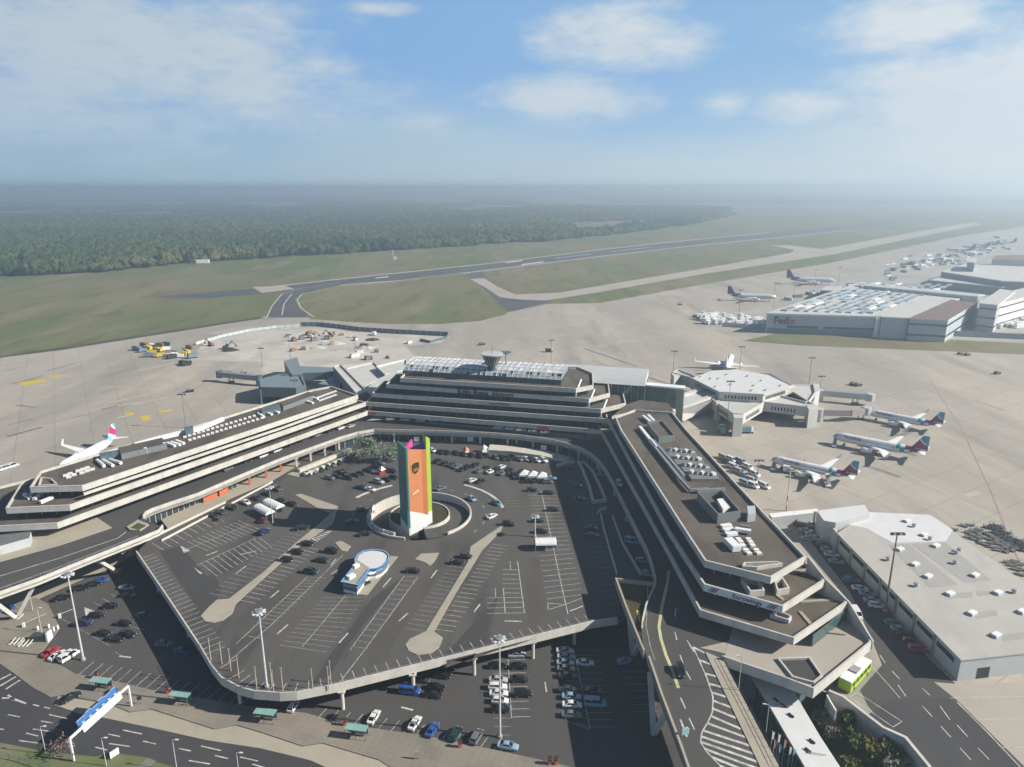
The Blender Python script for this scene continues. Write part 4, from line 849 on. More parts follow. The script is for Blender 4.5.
b = MB(); b.prism(pxy([(769, 513.5), (817, 508.5), (820, 512), (772, 517.5)], 4.), 0, 4.0, white, ware_wall); b.build('corridor', yw)

# glass hall with the white roof beside the ramp
gh = thing('glass_hall_building', 'low glass hall with long flat white roof beside the road ramp', 'hall', tuple(at(790, 730, 0)))
ghp = pxy([(749, 670.5), (790, 685), (820, 736), (850, 782), (866, 812), (836, 816), (805, 767)], .2)
b = MB(); b.prism(ghp, -.45, .2, wht_roof, offw); r0 = b.build('roof', gh); g = offset(ccw(ghp), 1.0); b = MB(); b.wall(g, LOT, -.45, .3, glassg, True); w = b.build('glass_wall', gh); mullions(g+g[:1], LOT, -.45, 2.4, steel).build('window_frame', w)
for (u, v) in ((776, 700.5), (783, 706), (808, 751), (812, 742), (791, 716)):
    p = at(u, v, .2); b = MB(); b.box((p.x, p.y, .2), (.35, 1.4, .4), darkm, .5); b.build('vent', r0)
b = MB(); b.beam(at(778, 706, .5), at(793, 705, .5), .12, .12, steel); b.beam(at(808, 752, .5), at(826, 755, .5), .12, .12, steel); b.build('cable_tray', r0)
# retaining wall of the planted pit and road edge
rt_ = thing('retaining_wall', 'grey concrete retaining wall between the planted pit and the service road', 'wall', (*wall_top[2], 0))
b = MB(); b.wall(wall_top, LOT-.1, .85, .7, fascia_b); b.build('wall', rt_)
b = MB(); b.wall(pxy([(826, 696), (829, 702), (835, 712)], .2), LOT, .6, .4, wht_roof); b.build('stair_wall', rt_)
sheet('service_road', [(850, 592), (800, 528), (818, 523), (834, 540), (925, 655), (957, 685), (975, 702), (1024, 765), (1070, 815), (975, 815), (926, 768), (904, 741), (886, 726), (868, 706), (860, 690), (882, 665), (872, 640)], .010, road_m)
sheet('service_road_new', [(891, 699.5), (947, 698), (957, 702), (1020, 768), (1060, 812), (970, 812), (928, 769), (906, 742), (884, 729), (866, 716)], .014, dark_road_m)
sheet('warehouse_yard', [(934, 682), (958, 684), (1100, 680), (1180, 815), (1075, 815), (1026, 768), (957, 700)], .012, light_con)
b = MB()
for l, w in (([(957, 702), (990, 735), (1022, 769)], .25),): b.ribbon(pxy(l), w, .02, line_m)
for x0, y0, x1, y1 in ((898, 685, 906, 696.5), (880, 655, 885, 663), (892, 671, 900, 679.5), (922, 688, 930, 695.5), (922, 705.5, 932, 716.5), (940, 706, 950, 720), (941, 726.5, 951, 737.5), (957, 725, 968, 737), (960, 748, 971, 760), (978, 748, 989, 759.5)): b.ribbon(pxy([(x0, y0), (x1, y1)]), .22, .022, line_m)
for l in ([(950, 698), (1080, 695)], [(976, 719.5), (1090, 717)], [(1001, 747.5), (1110, 746)], [(850, 693), (858, 693), (902, 721.5), (893, 727), (850, 697), (858, 693)], [(872, 666), (900, 698)]): b.ribbon(pxy(l), .16, .02, line_m)
struct('service_road_marking', b)

# ================================================================== MARKINGS OF THE CAR PARKS
mk = MB()
def line(px, w=.16, z=.012, m=None, b=None): (b or mk).ribbon(pxy(px, z), w, z, m or line_m)
def bays(A0, A1, B0, B1, n, z=.012, m=None, w=.14, base=False):
    a0, a1, b0, b1 = (at(*q, z) for q in (A0, A1, B0, B1))
    for k in range(n+1):
        p = a0.lerp(a1, k/n); q = b0.lerp(b1, k/n); mk.ribbon([tuple(p[:2]), tuple(q[:2])], w, z, m or line_m)
    if base: mk.ribbon([tuple(a0[:2]), tuple(a1[:2])], w, z+.003, m or line_m)
bays((142.5, 558), (206, 654), (155, 553.5), (226, 646), 25)
for a, c in (((229, 679), (245, 670)), ((220, 668), (236, 659)), ((236, 685), (250, 675)), ((243, 689), (257.5, 678)), ((253, 692.5), (266, 681)), ((265, 694), (275, 684)), ((280, 694), (286.5, 683)), ((294, 694), (298, 682.5)), ((308, 692), (309, 680.5)), ((322, 689.5), (320, 678.5))): line([a, c])
bays((333, 687), (592, 623.5), (329, 676), (584, 615), 25)
bays((187, 541.5), (238, 520.5), (207.5, 550.5), (260, 529.5), 11); line([(182, 551), (250, 524.5)])
bays((201, 563.5), (258, 537), (217, 576), (272, 547), 11); line([(195, 566), (256, 538)])
bays((229, 597), (312, 531), (209, 593), (295, 527), 20, m=line_f); bays((240, 600), (303, 546), (256, 603.5), (318, 549.5), 15)
bays((307, 577), (252, 625), (326, 578), (270, 628), 15, m=line_f); line([(307, 577), (236, 644)]); line([(343, 555), (270, 626), (228, 662)]); line([(248, 636), (262, 638.5)])
bays((322, 598), (279, 645), (367, 597), (327, 652), 12, m=line_f); line([(345, 596), (302, 647)])
bays((404, 576), (352, 646), (418, 577), (368, 649), 14, m=line_f); line([(404, 576), (350, 650)]); line([(418, 577), (366, 648), (340, 682)])
bays((435, 629), (492, 544), (453, 631.5), (508, 546), 21); bays((424, 631), (464, 568), (405, 628), (449, 566), 15, m=line_f)
for y in (569.5, 574.2, 579, 583.5, 588.2, 592.8): line([(502.5, y), (520, y+.3)])
line([(510, 561), (510.5, 569.5)]); line([(517.5, 561), (524.5, 613)], .22); line([(503.3, 588), (505.2, 613)], .22); line([(495, 588), (496, 598)])
for y in (598, 603, 608, 613.5): line([(487, y), (524, y-.8)])
bays((528, 495), (547, 599), (556.5, 495.5), (583, 594.5), 23); line([(541, 490), (566, 606), (568, 614)], .2)
line([(548, 609), (548, 603), (565, 604.5), (549, 609.5)], .2); line([(565, 604.5), (582, 598)], .2); line([(570, 611), (583, 606)], .35)
bays((493, 483), (510, 506), (506, 480), (527, 507), 9, m=line_f)
bays((583, 520), (608, 604), (601, 520), (625, 601), 16, m=line_f)
bays((565, 469), (574, 502), (578, 468.5), (590, 502), 8, m=line_f)
bays((216, 517), (152, 543), (224, 521.5), (164, 550), 9)
for p in (((331, 565), (336, 559)), ((331, 574), (339, 569)), ((206, 555.5), (218, 551)), ((236, 573.5), (246, 566)), ((270, 598), (279, 590.5)), ((277, 634), (288, 624.5)), ((339, 643), (348, 633)), ((383, 587), (391, 578)), ((399, 621), (408, 613)), ((431, 578), (437, 570)), ((474, 612), (480, 604)), ((240, 554.5), (256, 551)), ((504.5, 621), (522, 621.3))):
    line(list(p), .42)
for k in range(7):                                        # zebra beside the island
    line([(313+k*2.6, 541-k*1.5), (317+k*2.4, 536-k*1.1)], .9) if 0 else line([(312+k*2.5, 538.5-k*1.2), (318+k*2.3, 541-k*1.6)], .5)
for k in range(14):                                        # white studs round the ring road
    a = math.radians(-30+k*16); r = 23.5; mk.box((RC.x+r*math.cos(a), RC.y+r*math.sin(a), .0), (1.6, .25, .013), line_m, a+1.57)
# lower car park
Z2 = LOT+.012
bays((78.5, 675), (236, 709), (94, 661.5), (252, 694), 16, Z2); bays((318, 718), (492, 752), (327, 708), (502, 738), 14, Z2)
bays((492, 660), (494, 735), (508, 660), (511, 735), 10, Z2, line_f); bays((509, 660), (511.5, 717), (526, 659.5), (530, 716.5), 8, Z2, line_m); line([(508, 658), (511.5, 718)], .16, Z2)
bays((557, 650), (575, 722), (576, 650), (589, 727), 11, Z2, line_f); bays((576, 650), (589, 727), (598, 650), (613, 727), 12, Z2, line_f); line([(574, 650), (590, 729)], .16, Z2); line([(567, 721), (589, 729)], .16, Z2)
bays((622, 672), (634, 712), (646, 671), (660, 711), 6, Z2, line_f)
for a, c in (((93, 602), (103, 607)), ((102, 598), (111, 603)), ((111, 594), (120, 599)), ((60, 618), (110, 646)), ((120, 624), (145, 630)), ((115, 690-38), (124, 656.5)), ((25, 624), (62, 612))): line([a, c], .16, Z2, line_f)
line([(545, 682), (546.5, 692)], .3, Z2); line([(119, 656), (131, 657.5)], .5, Z2); line([(401, 707), (413, 710)], .5, Z2)
q = ccw(pxy([(84, 607), (95, 611), (86, 617.5)], Z2)); mk.face([(x, y, Z2+.004) for x, y in q], line_m)
# main road: lane dashes and arrows, zebra of the slip road
Z3 = LOT+.016
for a, c in (((8, 714.5), (20, 717)), ((49, 714.5), (67, 718.5)), ((41, 721), (53, 723)), ((33, 729), (52, 731.5)), ((26, 733), (38, 736)), ((19, 740.5), (38, 743)), ((60, 740), (69, 742)), ((123, 730), (142, 734)), ((108, 734), (120, 736.5)), ((109, 743.5), (130, 746.5)), ((95, 747), (107, 750)), ((143, 741), (156, 744)), ((179, 748.5), (191, 751)), ((201, 746), (221, 750.5)), ((189, 760.5), (210, 764)), ((215, 755.5), (228, 758.5)), ((252, 764), (266, 768)), ((-6, 728), (4, 729.5)), ((33, 704.5), (39, 706)), ((44, 707), (50, 708.5)), ((240, 757), (258, 761))): line([a, c], .28, Z3)
for a, c in (((0, 679.5), (11, 674)), ((0, 686), (16, 676.5)), ((6, 689), (20, 680)), ((2, 698), (11, 698)), ((11, 698), (26, 703.5)), ((8, 695), (14, 700))): line([a, c], .5, Z3)
# ramp: hatched area, yellow line, dashes
ZR5 = RD+.014
hl = [(693, 647), (700, 662), (707, 678), (713, 697), (712.5, 712), (708, 722), (702, 732), (700.6, 742), (707, 752), (722.5, 768), (740, 785)]
line(hl, .28, ZR5)
hA = [at(*q, ZR5) for q in ((693, 647), (707, 678), (713, 698), (711, 716), (702, 733), (702, 746), (720, 766))]; hB = [at(*q, ZR5) for q in ((705, 653), (720, 681), (730, 704), (741, 729), (753, 749), (762, 768), (775, 790))]
for k in range(15):
    f = k/14*(len(hA)-1.001); i = int(f); p = hA[i].lerp(hA[i+1], f-i); q = hB[i].lerp(hB[i+1], f-i); mk.ribbon([tuple(p[:2]), tuple(q[:2])], .62, ZR5+.004, line_m)
line([(669, 570), (667, 585), (662, 606), (659, 627), (661, 639), (666, 655), (671.5, 668), (678.5, 688)], .75, ZR5, yell_l)
for a, c in (((676, 608), (675, 617)), ((675, 632), (677, 640)), ((680, 655), (683, 663)), ((686, 671), (691, 680)), ((680.5, 697.5), (685.5, 708.5)), ((689, 718), (694.5, 729.5)), ((687, 640), (694, 652))): line([a, c], .25, ZR5)
line([(680.5, 719.5), (687, 737)], .4, ZR5); line([(683, 729), (688, 727)], .3, ZR5+.004)
line([(648, 585), (647, 605), (646, 625), (650, 645), (655, 660)], .2, ZR5, line_f)
line([(-20, 581), (0, 576), (60, 558), (118, 538), (126, 532)], .35, ZR5)
for k in range(7): line([(0+k*22, 588-k*7.3), (9+k*22, 585-k*7.3)], .2, ZR5, line_f)
for px in ([(180, 545.5), (190, 550.5), (184, 553)], [(194, 567.5), (203, 573.5), (200, 574)]):
    q = ccw(pxy(px, .02)); mk.face([(x, y, .022) for x, y in q], line_m)
struct('road_markings', mk)

# ================================================================== CARS
PAINT = {'black': (.012, .012, .014), 'dark grey': (.05, .053, .058), 'white': (.78, .78, .77), 'silver': (.45, .46, .47), 'grey': (.17, .175, .18), 'dark blue': (.015, .03, .09), 'blue': (.03, .10, .36), 'light blue': (.28, .42, .55), 'red': (.42, .02, .03), 'dark red': (.16, .015, .02), 'teal': (.04, .22, .28), 'green': (.04, .30, .12), 'dark green': (.015, .05, .04)}
carglass = mat('car_glass', (.012, .016, .02), .08, var=0, spec=.6)
lampm = mat('head_lamp', (.70, .72, .72), .2, var=0); taill = mat('tail_lamp', (.30, .015, .015), .3, var=0)
def paint(c):
    m = mat('paint_'+c.replace(' ', '_'), PAINT[c], .28, .0, 0, spec=.5); m.node_tree.nodes['Principled BSDF'].inputs['Coat Weight'].default_value = .6; return m
def loft(b, secs, mt):
    """closed sections joined along x, capped"""
    i = len(b.v); n = len(secs[0]); k = b.m(mt)
    for s in secs: b.v += s
    for a in range(len(secs)-1):
        for j in range(n):
            h = (j+1) % n; b.f.append([i+a*n+j, i+a*n+h, i+(a+1)*n+h, i+(a+1)*n+j]); b.mi.append(k)
    b.f.append([i+n-1-j for j in range(n)]); b.mi.append(k); l = i+(len(secs)-1)*n; b.f.append([l+j for j in range(n)]); b.mi.append(k)
SHAPES = {   # (x, half width, bottom, belt height), then greenhouse (x, half width, z) bottom and roof line
 'hatchback': dict(L=4.1, body=[(-2.05, .70, .45, .80), (-1.95, .84, .28, .98), (-1.2, .88, .22, 1.0), (.6, .88, .22, .96), (1.3, .86, .22, .88), (1.85, .80, .26, .74), (2.05, .62, .40, .60)], gh=[(-1.93, .74, .96), (.98, .78, .92)], rf=[(-1.50, .60, 1.46), (.05, .62, 1.50)]),
 'saloon': dict(L=4.7, body=[(-2.35, .70, .45, .82), (-2.25, .84, .28, .95), (-1.3, .90, .22, .97), (.7, .90, .22, .93), (1.5, .88, .22, .85), (2.15, .80, .26, .72), (2.35, .62, .40, .58)], gh=[(-1.75, .74, .94), (1.05, .78, .90)], rf=[(-.95, .60, 1.40), (.15, .62, 1.43)]),
 'estate': dict(L=4.7, body=[(-2.35, .72, .45, .88), (-2.25, .86, .28, 1.02), (-1.3, .90, .22, 1.03), (.7, .90, .22, .98), (1.5, .88, .22, .90), (2.15, .82, .26, .76), (2.35, .64, .40, .60)], gh=[(-2.22, .76, .99), (1.05, .80, .95)], rf=[(-1.9, .62, 1.48), (.15, .64, 1.52)]),
 'off-roader': dict(L=4.6, body=[(-2.3, .76, .50, 1.0), (-2.2, .90, .34, 1.15), (-1.3, .94, .30, 1.16), (.7, .94, .30, 1.12), (1.5, .92, .30, 1.04), (2.1, .86, .34, .92), (2.3, .68, .48, .70)], gh=[(-2.15, .80, 1.12), (1.0, .84, 1.08)], rf=[(-1.85, .68, 1.70), (.2, .70, 1.74)]),
 'van': dict(L=5.2, body=[(-2.6, .90, .45, 1.25), (-2.55, .96, .30, 1.3), (-1.3, .97, .28, 1.3), (.7, .97, .28, 1.28), (1.6, .96, .28, 1.20), (2.4, .90, .32, .98), (2.6, .74, .45, .72)], gh=[(-2.52, .92, 1.27), (1.75, .90, 1.17)], rf=[(-2.45, .84, 2.02), (.95, .80, 2.02)])}
PROTO = {}
def car_proto(shape, col):
    if (shape, col) in PROTO: return PROTO[(shape, col)]
    s = SHAPES[shape]; pm = paint(col); b = MB()
    loft(b, [[(x, -w*.93, z0), (x, -w, (z0+z1)*.5), (x, -w*.96, z1-.06), (x, -w*.86, z1), (x, w*.86, z1), (x, w*.96, z1-.06), (x, w, (z0+z1)*.5), (x, w*.93, z0)] for x, w, z0, z1 in s['body']], pm)
    # roof skin and pillars in body colour
    (g0, gw0, gz0), (g1, gw1, gz1) = s['gh']; (r0, rw0, rz0), (r1, rw1, rz1) = s['rf']
    if shape == 'van':
        m0 = g0+.6*(g1-g0); loft(b, [[(g0, -gw0, gz0), (g0, gw0, gz0), (r0, rw0, rz0), (r0, -rw0, rz0)], [(m0-.9, -gw0, gz0), (m0-.9, gw0, gz0), (m0-.9, rw0, rz0), (m0-.9, -rw0, rz0)]], pm)
    rr = [(r0-.08, rw0*.92, rz0-.05), (r0+.12, rw0, rz0+.02), ((r0+r1)/2, rw0*1.02, max(rz0, rz1)+.04), (r1-.1, rw1, rz1+.02), (r1+.12, rw1*.92, rz1-.04)]
    loft(b, [[(x, -w, z-.05), (x, w, z-.05), (x, w*.9, z+.02), (x, -w*.9, z+.02)] for x, w, z in rr], pm)
    for sy in (-1, 1):
        b.beam((g1+.02, sy*gw1*.98, gz1), (r1+.05, sy*rw1*.98, rz1), .08, .07, pm); b.beam((g0, sy*gw0*.98, gz0), (r0, sy*rw0*.98, rz0), .1, .16, pm)
        xm = (r0+r1)/2; b.beam((xm, sy*(gw0+.01), gz0), (xm, sy*(rw0+.01), rz0), .05, .09, pm)
        b.box((g1-.25, sy*.98, gz1-.02), (.16, .16, .13), pm)
    o = b.build('parked_car'); bpy.data.objects[o.name]
    w = MB(); loft(w, [[(g0, -gw0, gz0), (g0, gw0, gz0), (r0, rw0, rz0), (r0, -rw0, rz0)], [(g0+.3*(g1-g0), -gw0-.01, gz0), (g0+.3*(g1-g0), gw0+.01, gz0), (r0+.3*(r1-r0), rw0, rz0), (r0+.3*(r1-r0), -rw0, rz0)], [(g1, -gw1, gz1), (g1, gw1, gz1), (r1, rw1, rz1), (r1, -rw1, rz1)]], carglass); w.build('windows', o)
    for sx in (-.61, .63):
        for sy in (-1, 1):
            q = MB(); q.tube((sx*s['L']/2, sy*.70, .32), (sx*s['L']/2, sy*.92, .32), .33, .33, rubber, 10); q.tube((sx*s['L']/2, sy*.91, .32), (sx*s['L']/2, sy*.935, .32), .20, .20, steel, 8); q.build('wheel', o)
    for sy in (-1, 1):
        q = MB(); q.box((s['L']/2-.10, sy*.52, s['body'][-2][3]-.20), (.12, .32, .13), lampm); q.build('headlight', o)
        q = MB(); q.box((-s['L']/2+.04, sy*.66, .70), (.10, .22, .18), taill); q.build('tail_light', o)
    PROTO[(shape, col)] = [o, False]; return PROTO[(shape, col)]
ORD = 'first second third fourth fifth sixth seventh eighth ninth tenth eleventh twelfth thirteenth fourteenth fifteenth sixteenth seventeenth eighteenth nineteenth twentieth'.split()
def car(u, v, z, axis, shape, col, label, group):
    e = car_proto(shape, col); p = at(u, v, z); d = at(u+axis[0], v+axis[1], z)-at(u-axis[0], v-axis[1], z)
    if e[1]: o = copy_tree(e[0])
    else: o = e[0]; e[1] = True
    o.location = (p.x, p.y, z); o.rotation_euler = (0, 0, math.atan2(d.y, d.x)+random.uniform(-.025, .025)); tag(o, label, 'car', group); return o
K = {'k': 'black', 'd': 'dark grey', 'w': 'white', 's': 'silver', 'g': 'grey', 'n': 'dark blue', 'b': 'blue', 'l': 'light blue', 'r': 'red', 'm': 'dark red', 't': 'teal', 'e': 'green', 'f': 'dark green'}
T = {'h': 'hatchback', 's': 'saloon', 'e': 'estate', 'o': 'off-roader', 'v': 'van'}
def cars(where, group, z, axis, lst):
    for i, it in enumerate(lst):
        u, v, code = it[:3]; ax = it[3] if len(it) > 3 else axis
        c, s = K[code[0]], T[code[1]]; word = s if s != 'estate' else 'estate car'
        car(u, v, z, ax, s, c, (f'{c} {word}, {ORD[i]} {where}' if len(lst) > 1 else f'{c} {word} {where}'), group)
UP, LO = 'cars on the upper deck', 'cars in the lower car park'
cars('from the planter end in the line along the arrivals trench', UP, .15, (1, .5), [(214, 516, 'kh'), (221, 513, 'ds'), (232.5, 508.5, 'ke'), (246, 503.5, 'ws'), (257, 499, 'ns'), (268, 494.5, 'kh'), (277.5, 490, 'do')])
cars('from the tents in the pair behind the double white tent', UP, .15, (1, .35), [(281, 502, 'kh'), (292, 505, 'ks')])
cars('in front of the double white tent', UP, .15, (.8, -1), [(263.5, 521, 'mh')])
cars('by the double white tent with its doors to the bays', UP, .15, (1, -.45), [(265, 533, 'no')])
cars('from the road end along the white ramp-slot wall', UP, .15, (1, .55), [(307, 475, 'ks'), (314, 472.5, 'gh'), (320.5, 470.5, 'ks'), (327, 468, 'de'), (333, 466, 'gh'), (339, 463.5, 'ks'), (346, 460.5, 'dh')])
cars('from the tents in the line facing the grey trees', UP, .15, (1, .2), [(330, 479, 'gh'), (336, 477, 'ks'), (341.5, 472.5, 'ks'), (345, 475.5, 'ke'), (349, 479, 'ko'), (355.5, 476, 'ks'), (361.5, 474.5, 'dh'), (368, 471.5, 'ks'), (376, 468, 'ke'), (380, 464, 'gs'), (386, 471, 'kh'), (392, 472, 'ks')])
cars('from the tents in the line behind the teal sign face', UP, .15, (1, .25), [(361, 488.5, 'ns'), (370.5, 490.5, 'ws'), (379, 483, 'so'), (387, 480.5, 'ks'), (393.5, 478.5, 'kh')])
cars('from the island in the shadow of the tall sign', UP, .15, (1, -.15), [(302.5, 529, 'ke'), (352, 523, 'ks'), (365, 535, 'ks'), (362, 511, 'kh')])
cars('from the zebra in the line beside the long thin island', UP, .15, (1, .1), [(307, 545, 'ks'), (297, 553, 'ks'), (287, 561, 'kh')])
cars('from the hatched island in the line behind the kiosk', UP, .15, (1, .12), [(332, 552.5, 'ko'), (322.5, 561.5, 'fs'), (311.5, 573, 'fo')])
cars('alone on the aisle in front of the small pale island', UP, .15, (1, .05), [(413, 572, 'ks')])
cars('alone beside the long island, under the small pale island', UP, .15, (1, .08), [(457, 563.5, 'ks')])
cars('parked by the hatched tip of the long island', UP, .15, (1, .1), [(466, 557.5, 'dh')])
cars('from the tall sign along the terminal kerb', UP, .15, (1, .5), [(432.6, 451.5, 'wh'), (441, 453, 'ks'), (447, 453.5, 'ks'), (456, 454, 'ks'), (464, 455.5, 'dh'), (471, 456, 'ks'), (480, 457, 'ke'), (486, 456.5, 'kh'), (496, 458.5, 'gh'), (502, 459, 'ke'), (508, 459, 'ks'), (513, 458.5, 'ke'), (519, 460, 'gs'), (526.4, 460, 'ws'), (531, 461, 'kh'), (537, 461.5, 'wh'), (543.6, 461.5, 'wo')])
cars('from the tall sign in the second line before the terminal', UP, .15, (1, -.5), [(438, 462, 'ke'), (445, 464, 'kh'), (452, 465.5, 'ds'), (457.5, 467.5, 'gs'), (463, 470, 'ks'), (468, 468.5, 'ko'), (475.6, 466, 'ke'), (480, 471.5, 'gs'), (486, 469, 'ks'), (491, 472.5, 'ws'), (497, 470.5, 'kh'), (502, 468, 'wh'), (503, 474, 'gs'), (509, 472, 'ko'), (514, 475, 'kh'), (518, 477, 'ss'), (522.5, 472.5, 'ke')])
cars('from the tall sign in the gap above the curved kerb', UP, .15, (1, -.35), [(441, 489.5, 'gs'), (472.5, 481.5, 'wh'), (481, 482, 'ks')])
cars('from the pale tent beside the sharp shadow edge', UP, .15, (1, .02), [(530, 482.5, 'ko'), (541, 482, 'ks'), (548, 483, 'gh'), (544.5, 479, 'ws'), (551, 479.5, 'ls'), (532, 491, 'kh'), (548, 494, 'ks'), (553, 510.5, 'ks'), (538, 521.5, 'fs'), (541, 532.5, 'ks')])
cars('from the ramp wall among the cars driving round the ring', UP, .01, (1, -.5), [(472, 500, 'lh', (1, .7)), (496.7, 504.5, 'th', (1, .55)), (492, 517.5, 'ws', (1, -.5)), (508.4, 525.5, 'ko', (1, .1))])
cars('from the light well in the shaded deck bays', UP, .15, (1, .05), [(571, 469, 'ks'), (577, 487, 'dh'), (580, 500, 'ks'), (591, 529.5, 'ks'), (592, 536.5, 'ms')])
cars('from the bend on the shaded arrivals lane under the wing', 'cars on the arrivals lane', .01, (.55, 1), [(602, 476, 'lh', (1, .1)), (632.5, 543, 'lv', (1, .15)), (642.6, 562, 'ls', (1, .1)), (648, 575.5, 'lh', (1, .15))])
cars('from the wing end dropping off below the sunlit terraces', 'cars on the departures road', RD, (1, -.42), [(247, 462, 'ks'), (263, 457, 'we'), (277, 451.5, 'ws'), (292, 445, 'ko'), (305, 440, 'ss'), (318, 435.5, 'ws'), (330, 432, 'kh'), (341, 429, 'we'), (351, 427, 'ss'), (228, 470, 'gs')])
cars('coming up the curve of the shaded departures road', 'cars on the departures road', RD, (.5, 1), [(619, 485, 'wo')])
cars('driving down the road ramp beside the yellow line', 'cars on the departures road', RD, (.25, 1), [(680, 673, 'ko')])
L0 = LOT+.02
cars('from the pavement in the line under the departures bridge', LO, L0, (1, -.2), [(62.5, 599.5, 'ks'), (81, 590, 'ke'), (93, 586, 'ks'), (101.5, 582, 'bh')])
cars('under the white bridge strut at the pavement edge', LO, L0, (1, -.3), [(6, 611, 'bo')])
cars('from the bridge in the middle sunlit lower bays', LO, L0, (1, -.1), [(111, 607.5, 'ks'), (97, 617, 'ke'), (84, 625, 'no')])
cars('from the shadow edge in the front sunlit bays', LO, L0, (1, .1), [(124, 625, 'ks'), (104, 635, 'kh'), (128, 636.5, 'ko'), (115.6, 640.5, 'ks')])
cars('from the kerb in the three by the mast foot', LO, L0, (1, -.62), [(51, 653.5, 'rs'), (58, 657, 'ws'), (69.5, 658, 'wv')])
cars('standing on the pavement near the green-roofed shelter', LO, LOT+.13, (1, -.55), [(71, 699, 'ks')])
cars('from the bridge in the deep shade under the deck corner', LO, L0, (1, .05), [(127, 589, 'ls'), (128, 597, 'ks'), (145, 617, 'ns'), (164, 645.5, 'gs'), (183, 652.5, 'bs')])
cars('from the deck curve in the line along the pavement bays', LO, L0, (.62, -1), [(293.6, 708, 'wh'), (374, 719, 'ws'), (415, 725, 'ws'), (432.5, 731.5, 'bs'), (455.5, 736, 'fo'), (476.6, 739, 'go')])
cars('parked across the foot of the lamp mast by the pavement', LO, L0, (1, .15), [(508, 748, 'ls')])
cars('from the pavement among the cars beneath the deck edge', LO, L0, (1, .12), [(410, 693, 'bv'), (433, 696.5, 'ks'), (436, 689, 'ks'), (442, 677, 'ks'), (421, 681, 'ds'), (446, 671, 'ks')])
cars('from the deck in the line crossed by the mast', LO, L0, (1, .03), [(497, 667.5, 'ks'), (498.4, 681.5, 'ss'), (497.6, 688.5, 'we'), (499, 695, 'ws'), (500, 702.5, 'wh'), (500, 711, 'ks')])
cars('from the deck in the line facing the mast bays', LO, L0, (1, -.02), [(515.6, 650, 'ls'), (517, 656.5, 'ss'), (518.7, 668, 'ks'), (519.5, 681, 'ks'), (522.6, 695.5, 'ko')])
cars('from the deck in the close line by the shadow edge', LO, L0, (1, .04), [(565, 652.5, 'ws'), (566, 658.5, 'ss'), (565.5, 664.5, 'ls'), (566, 670.5, 'gs'), (567.5, 677.5, 'ds'), (568, 691.5, 'ds'), (571.5, 698.5, 'ls'), (572, 706.5, 'ws'), (571.5, 716.5, 'gs')])
cars('from the deck in the shaded line behind the close line', LO, L0, (1, .05), [(585, 664.5, 'ws'), (593, 692.5, 'ds'), (595, 705, 'lv')])
cars('alone in the deep shade near the ramp legs', LO, L0, (1, -.3), [(624.6, 662.5, 'lh')])
cars('from the annex in the shaded line along the warehouse', 'cars beside the warehouse', .02, (1, .12), [(800, 526, 'rh'), (807, 526.5, 'ws'), (813, 526, 'ws'), (806.5, 532, 'ss'), (812, 535, 'ws'), (808, 540, 'ss'), (816, 539.5, 'ws'), (822, 546, 'gh'), (828, 551, 'ss'), (831.5, 556, 'ws'), (836, 563, 'ls')])
cars('from the mast in the lower line by the warehouse', 'cars beside the warehouse', .02, (1, .12), [(851, 581.5, 'te'), (860, 590, 'ws'), (867.5, 595.5, 'ls'), (872, 602, 'ss'), (877, 607, 'we'), (894, 625, 'ee'), (900, 631, 'ls'), (905, 636.5, 'ks'), (911, 643, 'dh'), (917.5, 651, 'ro')])
cars('driving on the service road below the wing corner', 'vehicles on the service road', .02, (.62, 1), [(856, 616, 'wv')])

# airside vans and tractors behind the wing
cars('from the wing in the airside vans parked in the open', 'airside vehicles', .02, (1, .45), [(724, 459, 'sv'), (728, 463, 'dv'), (733, 468, 'wv'), (741, 463, 'sv'), (747.5, 468.5, 'wv'), (739, 473, 'sv'), (754, 475.5, 'wv'), (752, 482, 'sv'), (746, 485, 'lv'), (753, 487, 'wv'), (764, 487.5, 'wv'), (731, 461, 'wv'), (744, 476, 'ls')])
cars('from the mast among the vans on the empty stand', 'airside vehicles', .02, (1, -.3), [(4, 470, 'wv'), (12, 467.5, 'wv')])

# bus beside the lowest terrace
p = at(856, 668.5, 3.1); p.z = .02; q = at(868, 655.5, 3.1); q.z = .02; d = q-p; ba = math.atan2(d.y, d.x)
t = thing('apron_bus', 'lime green airport bus with white roof beside the wing corner', 'bus', tuple(p), rz=ba)
lime = mat('lime_paint', (.42, .62, .02), .4, var=.04)
b = MB(); b.box((0, 0, .35), (11.8, 2.9, 2.5), lime); b.build('body', t, (0, 0, 0)); b = MB(); b.box((0, 0, 2.86), (11.6, 2.75, .22), white); b.box((-.6, 0, 3.08), (2.6, 1.8, .3), mat('unit_grey', (.3, .3, .3), .6)); b.build('roof', t, (0, 0, 0))
b = MB()
for s in (-1, 1):
    for k in range(5): b.box((-4.4+k*2.2, s*1.45, 1.5), (1.7, .06, 1.0), carglass)
b.box((5.9, 0, 1.3), (.06, 2.5, 1.3), carglass); b.build('windows', t, (0, 0, 0))
for x in (-3.8, 3.6):
    for s in (-1, 1): b = MB(); b.tube((x, s*1.2, .48), (x, s*1.47, .48), .48, .48, rubber, 12); b.build('wheel', t, (0, 0, 0))

